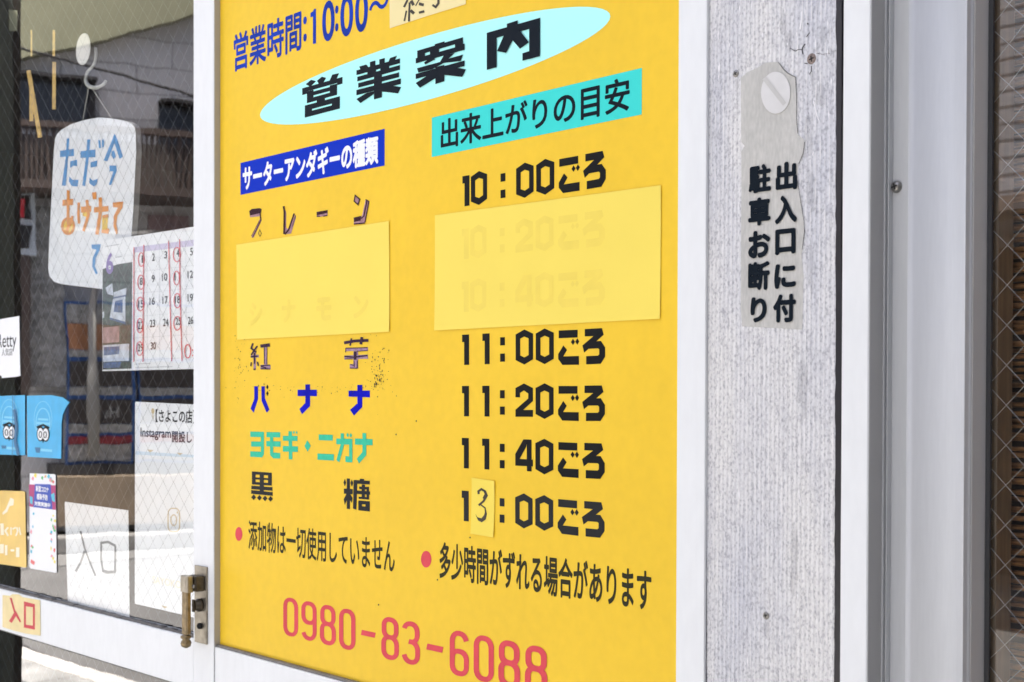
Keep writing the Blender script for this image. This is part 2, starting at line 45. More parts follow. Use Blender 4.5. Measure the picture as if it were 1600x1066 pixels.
D['phone']=[[[-19375,11532,-19383,11571,-19497,11545,-19491,11515],[-19383,11571,-19406,11608,-19513,11570,-19497,11545],[-19406,11608,-19444,11639,-19536,11589,-19513,11570],[-19444,11639,-19495,11660,-19561,11599,-19536,11589],[-19495,11660,-19554,11667,-19589,11602,-19561,11599],[-19554,11667,-19620,11667,-19628,11602,-19589,11602],[-19620,11667,-19684,11658,-19650,11599,-19628,11602],[-19684,11658,-19746,11633,-19666,11592,-19650,11599],[-19746,11633,-19790,11597,-19684,11578,-19666,11592],[-19790,11597,-19815,11557,-19699,11555,-19684,11578],[-19815,11557,-19823,11516,-19704,11526,-19699,11555],[-19823,11516,-19823,11175,-19704,11193,-19704,11526],[-19823,11175,-19815,11135,-19698,11163,-19704,11193],[-19815,11135,-19791,11098,-19682,11138,-19698,11163],[-19791,11098,-19753,11067,-19658,11119,-19682,11138],[-19753,11067,-19701,11046,-19632,11108,-19658,11119],[-19701,11046,-19643,11039,-19604,11105,-19632,11108],[-19643,11039,-19577,11040,-19564,11105,-19604,11105],[-19577,11040,-19513,11048,-19542,11108,-19564,11105],[-19513,11048,-19451,11074,-19527,11114,-19542,11108],[-19451,11074,-19407,11110,-19510,11128,-19527,11114],[-19407,11110,-19382,11151,-19496,11150,-19510,11128],[-19382,11151,-19374,11191,-19491,11180,-19496,11150],[-19374,11191,-19375,11532,-19491,11515,-19491,11180]],[[-18833,11546,-18840,11582,-18954,11554,-18949,11529],[-18840,11582,-18864,11617,-18969,11576,-18954,11554],[-18864,11617,-18903,11645,-18992,11592,-18969,11576],[-18903,11645,-18955,11664,-19017,11601,-18992,11592],[-18955,11664,-19012,11670,-19045,11605,-19017,11601],[-19012,11670,-19076,11670,-19086,11604,-19045,11605],[-19076,11670,-19138,11663,-19110,11601,-19086,11604],[-19138,11663,-19199,11640,-19127,11595,-19110,11601],[-19199,11640,-19245,11606,-19143,11583,-19127,11595],[-19245,11606,-19272,11568,-19156,11565,-19143,11583],[-19272,11568,-19280,11530,-19161,11540,-19156,11565],[-19280,11530,-19280,11419,-19161,11438,-19161,11540],[-19280,11419,-19272,11383,-19155,11412,-19161,11438],[-19272,11383,-19247,11348,-19140,11390,-19155,11412],[-19247,11348,-19208,11320,-19117,11374,-19140,11390],[-19208,11320,-19156,11301,-19092,11365,-19117,11374],[-19156,11301,-19099,11295,-19063,11361,-19092,11365],[-19099,11295,-19034,11295,-19021,11361,-19063,11361],[-19034,11295,-18972,11303,-18998,11364,-19021,11361],[-18972,11303,-18911,11326,-18982,11370,-18998,11364],[-18911,11326,-18866,11360,-18966,11382,-18982,11370],[-18866,11360,-18840,11398,-18954,11400,-18966,11382],[-18840,11398,-18832,11436,-18948,11425,-18954,11400],[-18832,11436,-18833,11546,-18949,11529,-18948,11425]],[[-18949,11463,-18948,11194,-18832,11206,-18832,11477],[-18948,11194,-18952,11166,-18838,11169,-18832,11206],[-18952,11166,-18963,11143,-18856,11132,-18838,11169],[-18963,11143,-18979,11126,-18887,11098,-18856,11132],[-18979,11126,-18995,11116,-18932,11069,-18887,11098],[-18995,11116,-19009,11111,-18989,11049,-18932,11069],[-19009,11111,-19029,11109,-19045,11042,-18989,11049],[-19029,11109,-19052,11109,-19088,11042,-19045,11042],[-19052,11109,-19078,11111,-19139,11047,-19088,11042],[-19078,11111,-19102,11119,-19187,11062,-19139,11047],[-19102,11119,-19126,11132,-19226,11084,-19187,11062],[-19126,11132,-19144,11150,-19255,11112,-19226,11084],[-19144,11150,-19158,11174,-19272,11142,-19255,11112]],[[-18301,11560,-18309,11594,-18423,11564,-18418,11542],[-18309,11594,-18333,11625,-18437,11582,-18423,11564],[-18333,11625,-18371,11651,-18457,11595,-18437,11582],[-18371,11651,-18421,11668,-18481,11603,-18457,11595],[-18421,11668,-18475,11674,-18508,11606,-18481,11603],[-18475,11674,-18532,11673,-18544,11606,-18508,11606],[-18532,11673,-18591,11667,-18567,11603,-18544,11606],[-18591,11667,-18650,11646,-18582,11598,-18567,11603],[-18650,11646,-18695,11615,-18596,11588,-18582,11598],[-18695,11615,-18723,11579,-18607,11574,-18596,11588],[-18723,11579,-18731,11544,-18612,11554,-18607,11574],[-18731,11544,-18731,11456,-18612,11474,-18612,11554],[-18731,11456,-18723,11422,-18606,11453,-18612,11474],[-18723,11422,-18698,11390,-18593,11435,-18606,11453],[-18698,11390,-18660,11364,-18572,11421,-18593,11435],[-18660,11364,-18609,11348,-18548,11413,-18572,11421],[-18609,11348,-18555,11342,-18520,11410,-18548,11413],[-18555,11342,-18498,11342,-18484,11410,-18520,11410],[-18498,11342,-18439,11349,-18461,11413,-18484,11410],[-18439,11349,-18380,11370,-18447,11418,-18461,11413],[-18380,11370,-18336,11401,-18433,11427,-18447,11418],[-18336,11401,-18309,11437,-18423,11441,-18433,11427],[-18309,11437,-18301,11472,-18418,11462,-18423,11441],[-18301,11472,-18301,11560,-18418,11542,-18418,11462]],[[-18291,11285,-18299,11322,-18413,11292,-18408,11266],[-18299,11322,-18323,11357,-18428,11314,-18413,11292],[-18323,11357,-18362,11385,-18451,11330,-18428,11314],[-18362,11385,-18413,11404,-18476,11339,-18451,11330],[-18413,11404,-18470,11410,-18505,11342,-18476,11339],[-18470,11410,-18534,11410,-18547,11342,-18505,11342],[-18534,11410,-18596,11402,-18572,11339,-18547,11342],[-18596,11402,-18658,11379,-18588,11333,-18572,11339],[-18658,11379,-18705,11346,-18603,11322,-18588,11333],[-18705,11346,-18732,11307,-18616,11304,-18603,11322],[-18732,11307,-18740,11269,-18621,11280,-18616,11304],[-18740,11269,-18740,11169,-18621,11189,-18621,11280],[-18740,11169,-18732,11132,-18615,11163,-18621,11189],[-18732,11132,-18707,11098,-18600,11142,-18615,11163],[-18707,11098,-18668,11070,-18577,11126,-18600,11142],[-18668,11070,-18616,11051,-18551,11116,-18577,11126],[-18616,11051,-18559,11045,-18521,11113,-18551,11116],[-18559,11045,-18495,11045,-18479,11113,-18521,11113],[-18495,11045,-18433,11052,-18455,11116,-18479,11113],[-18433,11052,-18371,11076,-18440,11121,-18455,11116],[-18371,11076,-18326,11109,-18425,11133,-18440,11121],[-18326,11109,-18299,11148,-18413,11150,-18425,11133],[-18299,11148,-18291,11186,-18407,11175,-18413,11150],[-18291,11186,-18291,11285,-18408,11266,-18407,11175]],[[-17758,11540,-17766,11580,-17879,11552,-17874,11522],[-17766,11580,-17789,11618,-17895,11577,-17879,11552],[-17789,11618,-17827,11648,-17918,11595,-17895,11577],[-17827,11648,-17879,11670,-17942,11605,-17918,11595],[-17879,11670,-17936,11677,-17970,11609,-17942,11605],[-17936,11677,-18001,11676,-18010,11608,-17970,11609],[-18001,11676,-18064,11668,-18033,11605,-18010,11608],[-18064,11668,-18125,11642,-18049,11598,-18033,11605],[-18125,11642,-18169,11606,-18066,11584,-18049,11598],[-18169,11606,-18195,11565,-18080,11563,-18066,11584],[-18195,11565,-18203,11524,-18085,11535,-18080,11563],[-18203,11524,-18203,11184,-18084,11203,-18085,11535],[-18203,11184,-18195,11144,-18079,11174,-18084,11203],[-18195,11144,-18171,11106,-18063,11149,-18079,11174],[-18171,11106,-18132,11075,-18040,11130,-18063,11149],[-18132,11075,-18080,11054,-18014,11120,-18040,11130],[-18080,11054,-18023,11047,-17985,11116,-18014,11120],[-18023,11047,-17959,11048,-17945,11116,-17985,11116],[-17959,11048,-17896,11056,-17923,11119,-17945,11116],[-17896,11056,-17834,11082,-17908,11125,-17923,11119],[-17834,11082,-17790,11118,-17891,11139,-17908,11125],[-17790,11118,-17765,11160,-17878,11160,-17891,11139],[-17765,11160,-17757,11201,-17873,11189,-17878,11160],[-17757,11201,-17758,11540,-17874,11522,-17873,11189]],[[-17616,11323,-17254,11326,-17226,11406,-17587,11405]],[[-16655,11569,-16662,11603,-16774,11571,-16769,11550],[-16662,11603,-16686,11635,-16787,11589,-16774,11571],[-16686,11635,-16724,11660,-16807,11602,-16787,11589],[-16724,11660,-16773,11677,-16830,11610,-16807,11602],[-16773,11677,-16826,11683,-16857,11613,-16830,11610],[-16826,11683,-16881,11683,-16893,11612,-16857,11613],[-16881,11683,-16938,11676,-16917,11610,-16893,11612],[-16938,11676,-16996,11656,-16932,11604,-16917,11610],[-16996,11656,-17041,11625,-16945,11595,-16932,11604],[-17041,11625,-17069,11588,-16955,11582,-16945,11595],[-17069,11588,-17077,11552,-16960,11562,-16955,11582],[-17077,11552,-17077,11464,-16959,11483,-16960,11562],[-17077,11464,-17069,11429,-16954,11462,-16959,11483],[-17069,11429,-17044,11397,-16941,11445,-16954,11462],[-17044,11397,-17006,11372,-16921,11431,-16941,11445],[-17006,11372,-16956,11355,-16897,11423,-16921,11431],[-16956,11355,-16903,11349,-16870,11420,-16897,11423],[-16903,11349,-16848,11350,-16834,11420,-16870,11420],[-16848,11350,-16791,11356,-16810,11423,-16834,11420],[-16791,11356,-16733,11377,-16796,11428,-16810,11423],[-16733,11377,-16689,11408,-16783,11437,-16796,11428],[-16689,11408,-16662,11445,-16774,11450,-16783,11437],[-16662,11445,-16654,11480,-16769,11470,-16774,11450],[-16654,11480,-16655,11569,-16769,11550,-16769,11470]],[[-16644,11295,-16652,11332,-16764,11300,-16759,11275],[-16652,11332,-16676,11367,-16779,11321,-16764,11300],[-16676,11367,-16714,11395,-16801,11337,-16779,11321],[-16714,11395,-16765,11414,-16826,11347,-16801,11337],[-16765,11414,-16820,11420,-16855,11350,-16826,11347],[-16820,11420,-16883,11420,-16896,11349,-16855,11350],[-16883,11420,-16943,11413,-16921,11346,-16896,11349],[-16943,11413,-17004,11390,-16937,11340,-16921,11346],[-17004,11390,-17050,11356,-16952,11329,-16937,11340],[-17050,11356,-17078,11317,-16964,11313,-16952,11329],[-17078,11317,-17086,11278,-16969,11289,-16964,11313],[-17086,11278,-17086,11178,-16968,11199,-16969,11289],[-17086,11178,-17078,11141,-16963,11174,-16968,11199],[-17078,11141,-17053,11106,-16948,11153,-16963,11174],[-17053,11106,-17014,11078,-16926,11137,-16948,11153],[-17014,11078,-16963,11059,-16900,11127,-16926,11137],[-16963,11059,-16907,11053,-16871,11124,-16900,11127],[-16907,11053,-16844,11053,-16829,11124,-16871,11124],[-16844,11053,-16784,11061,-16805,11127,-16829,11124],[-16784,11061,-16724,11084,-16789,11133,-16805,11127],[-16724,11084,-16679,11118,-16775,11143,-16789,11133],[-16679,11118,-16652,11157,-16763,11160,-16775,11143],[-16652,11157,-16644,11196,-16758,11184,-16763,11160],[-16644,11196,-16644,11295,-16759,11275,-16758,11184]],[[-16457,11561,-16445,11583,-16549,11603,-16567,11571],[-16445,11583,-16431,11597,-16514,11636,-16549,11603],[-16431,11597,-16414,11606,-16467,11663,-16514,11636],[-16414,11606,-16396,11612,-16411,11680,-16467,11663],[-16396,11612,-16371,11614,-16358,11686,-16411,11680],[-16371,11614,-16354,11615,-16322,11686,-16358,11686],[-16354,11615,-16326,11611,-16267,11680,-16322,11686],[-16326,11611,-16301,11602,-16216,11661,-16267,11680],[-16301,11602,-16279,11587,-16178,11632,-16216,11661],[-16279,11587,-16265,11566,-16154,11597,-16178,11632],[-16265,11566,-16260,11541,-16146,11560,-16154,11597],[-16260,11541,-16260,11489,-16146,11500,-16146,11560],[-16260,11489,-16264,11465,-16153,11462,-16146,11500],[-16264,11465,-16275,11446,-16176,11424,-16153,11462],[-16275,11446,-16289,11434,-16215,11390,-16176,11424],[-16289,11434,-16304,11427,-16269,11364,-16215,11390],[-16304,11427,-16323,11424,-16329,11353,-16269,11364],[-16323,11424,-16391,11423,-16414,11352,-16329,11353]],[[-16415,11352,-16344,11352,-16305,11423,-16390,11423],[-16344,11352,-16316,11347,-16250,11414,-16305,11423],[-16316,11347,-16290,11336,-16202,11393,-16250,11414],[-16290,11336,-16269,11319,-16166,11364,-16202,11393],[-16269,11319,-16255,11297,-16143,11329,-16166,11364],[-16255,11297,-16249,11272,-16135,11292,-16143,11329],[-16249,11272,-16249,11198,-16135,11210,-16135,11292],[-16249,11198,-16255,11171,-16143,11168,-16135,11210],[-16255,11171,-16268,11151,-16171,11125,-16143,11168],[-16268,11151,-16284,11138,-16218,11089,-16171,11125],[-16284,11138,-16302,11131,-16281,11064,-16218,11089],[-16302,11131,-16329,11127,-16344,11056,-16281,11064],[-16329,11127,-16351,11127,-16387,11056,-16344,11056],[-16351,11127,-16380,11130,-16439,11061,-16387,11056],[-16380,11130,-16405,11139,-16488,11077,-16439,11061],[-16405,11139,-16428,11154,-16528,11102,-16488,11077],[-16428,11154,-16446,11173,-16556,11134,-16528,11102],[-16446,11173,-16457,11199,-16571,11167,-16556,11134]],[[-15987,11329,-15619,11331,-15590,11418,-15958,11417]],[[-15022,11315,-15030,11352,-15138,11320,-15132,11295],[-15030,11352,-15053,11387,-15152,11340,-15138,11320],[-15053,11387,-15090,11416,-15172,11356,-15152,11340],[-15090,11416,-15139,11435,-15197,11366,-15172,11356],[-15139,11435,-15192,11441,-15225,11369,-15197,11366],[-15192,11441,-15252,11441,-15265,11369,-15225,11369],[-15252,11441,-15310,11434,-15289,11366,-15265,11369],[-15310,11434,-15368,11411,-15305,11359,-15289,11366],[-15368,11411,-15413,11377,-15319,11349,-15305,11359],[-15413,11377,-15439,11337,-15330,11332,-15319,11349],[-15439,11337,-15448,11298,-15335,11309,-15330,11332],[-15448,11298,-15447,11187,-15334,11208,-15335,11309],[-15447,11187,-15439,11149,-15329,11183,-15334,11208],[-15439,11149,-15415,11114,-15315,11163,-15329,11183],[-15415,11114,-15377,11086,-15294,11146,-15315,11163],[-15377,11086,-15328,11067,-15269,11137,-15294,11146],[-15328,11067,-15275,11061,-15240,11134,-15269,11137],[-15275,11061,-15215,11061,-15200,11134,-15240,11134],[-15215,11061,-15157,11069,-15176,11137,-15200,11134],[-15157,11069,-15100,11092,-15161,11142,-15176,11137],[-15100,11092,-15056,11126,-15148,11153,-15161,11142],[-15056,11126,-15030,11166,-15137,11169,-15148,11153],[-15030,11166,-15022,11205,-15132,11193,-15137,11169],[-15022,11205,-15022,11315,-15132,11295,-15132,11193]],[[-15334,11272,-15335,11538,-15448,11526,-15447,11256],[-15335,11538,-15332,11564,-15443,11564,-15448,11526],[-15332,11564,-15321,11586,-15425,11602,-15443,11564],[-15321,11586,-15307,11602,-15394,11637,-15425,11602],[-15307,11602,-15292,11612,-15350,11666,-15394,11637],[-15292,11612,-15277,11618,-15297,11686,-15350,11666],[-15277,11618,-15256,11620,-15244,11692,-15297,11686],[-15256,11620,-15234,11620,-15204,11692,-15244,11692],[-15234,11620,-15207,11618,-15153,11687,-15204,11692],[-15207,11618,-15183,11609,-15105,11670,-15153,11687],[-15183,11609,-15161,11595,-15067,11645,-15105,11670],[-15161,11595,-15145,11576,-15040,11613,-15067,11645],[-15145,11576,-15134,11549,-15027,11580,-15040,11613]],[[-14490,11558,-14498,11598,-14607,11566,-14601,11538],[-14498,11598,-14521,11636,-14621,11590,-14607,11566],[-14521,11636,-14558,11667,-14642,11608,-14621,11590],[-14558,11667,-14608,11688,-14666,11618,-14642,11608],[-14608,11688,-14662,11695,-14694,11621,-14666,11618],[-14662,11695,-14724,11695,-14734,11621,-14694,11621],[-14724,11695,-14783,11687,-14757,11618,-14734,11621],[-14783,11687,-14841,11661,-14773,11611,-14757,11618],[-14841,11661,-14885,11625,-14788,11598,-14773,11611],[-14885,11625,-14911,11582,-14800,11578,-14788,11598],[-14911,11582,-14919,11540,-14805,11551,-14800,11578],[-14919,11540,-14918,11201,-14804,11223,-14805,11551],[-14918,11201,-14910,11161,-14798,11194,-14804,11223],[-14910,11161,-14886,11122,-14784,11171,-14798,11194],[-14886,11122,-14848,11091,-14762,11153,-14784,11171],[-14848,11091,-14798,11071,-14737,11142,-14762,11153],[-14798,11071,-14744,11064,-14708,11138,-14737,11142],[-14744,11064,-14683,11064,-14669,11138,-14708,11138],[-14683,11064,-14624,11072,-14646,11141,-14669,11138],[-14624,11072,-14565,11098,-14631,11148,-14646,11141],[-14565,11098,-14522,11135,-14617,11160,-14631,11148],[-14522,11135,-14497,11178,-14605,11180,-14617,11160],[-14497,11178,-14489,11219,-14600,11207,-14605,11180],[-14489,11219,-14490,11558,-14601,11538,-14600,11207]],[[-13963,11582,-13971,11617,-14083,11580,-14078,11561],[-13971,11617,-13996,11650,-14095,11596,-14083,11580],[-13996,11650,-14034,11676,-14114,11609,-14095,11596],[-14034,11676,-14083,11693,-14138,11617,-14114,11609],[-14083,11693,-14135,11698,-14166,11620,-14138,11617],[-14135,11698,-14190,11698,-14203,11620,-14166,11620],[-14190,11698,-14246,11692,-14229,11617,-14203,11620],[-14246,11692,-14303,11672,-14245,11611,-14229,11617],[-14303,11672,-14349,11640,-14257,11603,-14245,11611],[-14349,11640,-14378,11602,-14265,11592,-14257,11603],[-14378,11602,-14387,11564,-14269,11575,-14265,11592],[-14387,11564,-14387,11475,-14269,11498,-14269,11575],[-14387,11475,-14378,11440,-14264,11478,-14269,11498],[-14378,11440,-14353,11407,-14252,11462,-14264,11478],[-14353,11407,-14314,11381,-14232,11449,-14252,11462],[-14314,11381,-14264,11365,-14208,11441,-14232,11449],[-14264,11365,-14212,11360,-14179,11438,-14208,11441],[-14212,11360,-14157,11360,-14142,11438,-14179,11438],[-14157,11360,-14102,11366,-14117,11441,-14142,11438],[-14102,11366,-14045,11387,-14101,11447,-14117,11441],[-14045,11387,-13999,11418,-14090,11455,-14101,11447],[-13999,11418,-13971,11457,-14082,11466,-14090,11455],[-13971,11457,-13963,11494,-14078,11483,-14082,11466],[-13963,11494,-13963,11582,-14078,11561,-14078,11483]],[[-13952,11312,-13961,11350,-14072,11313,-14067,11289],[-13961,11350,-13986,11385,-14086,11332,-14072,11313],[-13986,11385,-14025,11414,-14107,11348,-14086,11332],[-14025,11414,-14075,11432,-14133,11357,-14107,11348],[-14075,11432,-14130,11438,-14163,11360,-14133,11357],[-14130,11438,-14192,11438,-14206,11360,-14163,11360],[-14192,11438,-14250,11431,-14233,11357,-14206,11360],[-14250,11431,-14310,11409,-14250,11350,-14233,11357],[-14310,11409,-14358,11375,-14263,11340,-14250,11350],[-14358,11375,-14387,11333,-14273,11326,-14263,11340],[-14387,11333,-14396,11293,-14278,11305,-14273,11326],[-14396,11293,-14395,11193,-14278,11217,-14278,11305],[-14395,11193,-14387,11155,-14272,11193,-14278,11217],[-14387,11155,-14361,11119,-14258,11174,-14272,11193],[-14361,11119,-14321,11091,-14237,11158,-14258,11174],[-14321,11091,-14270,11072,-14210,11149,-14237,11158],[-14270,11072,-14215,11066,-14180,11145,-14210,11149],[-14215,11066,-14153,11067,-14137,11145,-14180,11145],[-14153,11067,-14095,11074,-14111,11148,-14137,11145],[-14095,11074,-14036,11096,-14094,11155,-14111,11148],[-14036,11096,-13989,11131,-14081,11164,-14094,11155],[-13989,11131,-13960,11172,-14071,11178,-14081,11164],[-13960,11172,-13952,11212,-14067,11200,-14071,11178],[-13952,11212,-13952,11312,-14067,11289,-14067,11200]],[[-13428,11585,-13436,11620,-13546,11583,-13541,11563],[-13436,11620,-13460,11653,-13558,11599,-13546,11583],[-13460,11653,-13498,11679,-13577,11612,-13558,11599],[-13498,11679,-13547,11696,-13600,11620,-13577,11612],[-13547,11696,-13598,11701,-13628,11622,-13600,11620],[-13598,11701,-13652,11701,-13665,11622,-13628,11622],[-13652,11701,-13707,11695,-13690,11619,-13665,11622],[-13707,11695,-13763,11675,-13706,11613,-13690,11619],[-13763,11675,-13809,11643,-13718,11605,-13706,11613],[-13809,11643,-13838,11605,-13726,11594,-13718,11605],[-13838,11605,-13847,11567,-13730,11577,-13726,11594],[-13847,11567,-13846,11478,-13730,11501,-13730,11577],[-13846,11478,-13838,11443,-13725,11482,-13730,11501],[-13838,11443,-13812,11410,-13713,11466,-13725,11482],[-13812,11410,-13774,11384,-13694,11453,-13713,11466],[-13774,11384,-13725,11367,-13670,11444,-13694,11453],[-13725,11367,-13673,11362,-13641,11441,-13670,11444],[-13673,11362,-13619,11363,-13604,11442,-13641,11441],[-13619,11363,-13565,11369,-13579,11444,-13604,11442],[-13565,11369,-13509,11389,-13564,11450,-13579,11444],[-13509,11389,-13464,11421,-13553,11458,-13564,11450],[-13464,11421,-13435,11459,-13545,11469,-13553,11458],[-13435,11459,-13427,11497,-13541,11486,-13545,11469],[-13427,11497,-13428,11585,-13541,11563,-13541,11486]],[[-13417,11315,-13425,11353,-13535,11315,-13530,11292],[-13425,11353,-13450,11389,-13549,11335,-13535,11315],[-13450,11389,-13489,11417,-13570,11350,-13549,11335],[-13489,11417,-13539,11436,-13595,11359,-13570,11350],[-13539,11436,-13592,11442,-13625,11363,-13595,11359],[-13592,11442,-13653,11441,-13667,11362,-13625,11363],[-13653,11441,-13711,11435,-13694,11359,-13667,11362],[-13711,11435,-13770,11412,-13711,11353,-13694,11359],[-13770,11412,-13817,11378,-13724,11343,-13711,11353],[-13817,11378,-13846,11336,-13734,11329,-13724,11343],[-13846,11336,-13855,11296,-13739,11308,-13734,11329],[-13855,11296,-13855,11196,-13738,11220,-13739,11308],[-13855,11196,-13846,11158,-13733,11197,-13738,11220],[-13846,11158,-13821,11122,-13719,11177,-13733,11197],[-13821,11122,-13781,11094,-13698,11162,-13719,11177],[-13781,11094,-13730,11075,-13672,11152,-13698,11162],[-13730,11075,-13676,11069,-13642,11149,-13672,11152],[-13676,11069,-13616,11069,-13599,11149,-13642,11149],[-13616,11069,-13558,11076,-13573,11152,-13599,11149],[-13558,11076,-13499,11099,-13557,11158,-13573,11152],[-13499,11099,-13453,11134,-13544,11168,-13557,11158],[-13453,11134,-13425,11175,-13534,11182,-13544,11168],[-13425,11175,-13416,11215,-13530,11203,-13534,11182],[-13416,11215,-13417,11315,-13530,11292,-13530,11203]]]
D['patch_flavour']=[[[-21294,15911,-16881,15909,-16896,17544,-21321,17539]]]
D['patch_time']=[[[-15801,15894,-11452,15894,-11446,17476,-15795,17527]]]
D['patch_close']=[[[-16889,20380,-15979,20381,-15117,20371,-15131,21048,-16907,21366]]]
D['close_ink']=[[[-16472,20718,-16559,20631,-16514,20608,-16427,20695]],[[-16395,20676,-16338,20595,-16274,20602,-16331,20682]],[[-16424,20667,-16442,20393,-16392,20382,-16375,20655]],[[-16494,20561,-16547,20420,-16510,20408,-16457,20549]],[[-16401,20529,-16315,20464,-16267,20486,-16353,20551]],[[-16189,20655,-16267,20586,-16244,20574,-16166,20643]],[[-16185,20575,-16072,20535,-16056,20571,-16169,20612]],[[-16170,20448,-16043,20443,-16057,20478,-16184,20482]],[[-15749,20662,-15749,20515,-15699,20494,-15700,20651],[-15749,20515,-15792,20488,-15779,20445,-15699,20494],[-15792,20488,-15848,20522,-15875,20501,-15779,20445]],[[-16307,20793,-16112,20744,-16046,20753,-16305,20818],[-16112,20744,-16196,20659,-16158,20640,-16046,20753]],[[-15920,20709,-15662,20696,-15582,20708,-15930,20740],[-15662,20696,-15741,20670,-15707,20643,-15582,20708]]]
D['patch_three']=[[[-14982,13069,-14491,13054,-14470,13819,-14957,13842]]]
D['three_ink']=[[[-14787,13628,-14792,13656,-14841,13667,-14832,13622],[-14792,13656,-14751,13677,-14754,13712,-14841,13667],[-14751,13677,-14690,13658,-14653,13680,-14754,13712],[-14690,13658,-14662,13612,-14612,13612,-14653,13680],[-14662,13612,-14723,13543,-14688,13526,-14612,13612],[-14723,13543,-14824,13479,-14793,13459,-14688,13526]],[[-14783,13479,-14684,13436,-14658,13446,-14766,13494],[-14684,13436,-14673,13362,-14645,13360,-14658,13446],[-14673,13362,-14751,13271,-14727,13263,-14645,13360]],[[-14820,13261,-14739,13242,-14659,13287,-14632,13363,-14655,13427,-14693,13344,-14750,13296,-14831,13305,-14878,13346]],[[-14683,13632,-14724,13578,-14683,13543,-14626,13605,-14637,13656,-14724,13696]]]
D['hours_one']=[[[-19029,20965,-18957,20969,-18956,20532,-18868,20528,-18869,21073,-18924,21078,-18957,21048,-19029,21038]]]
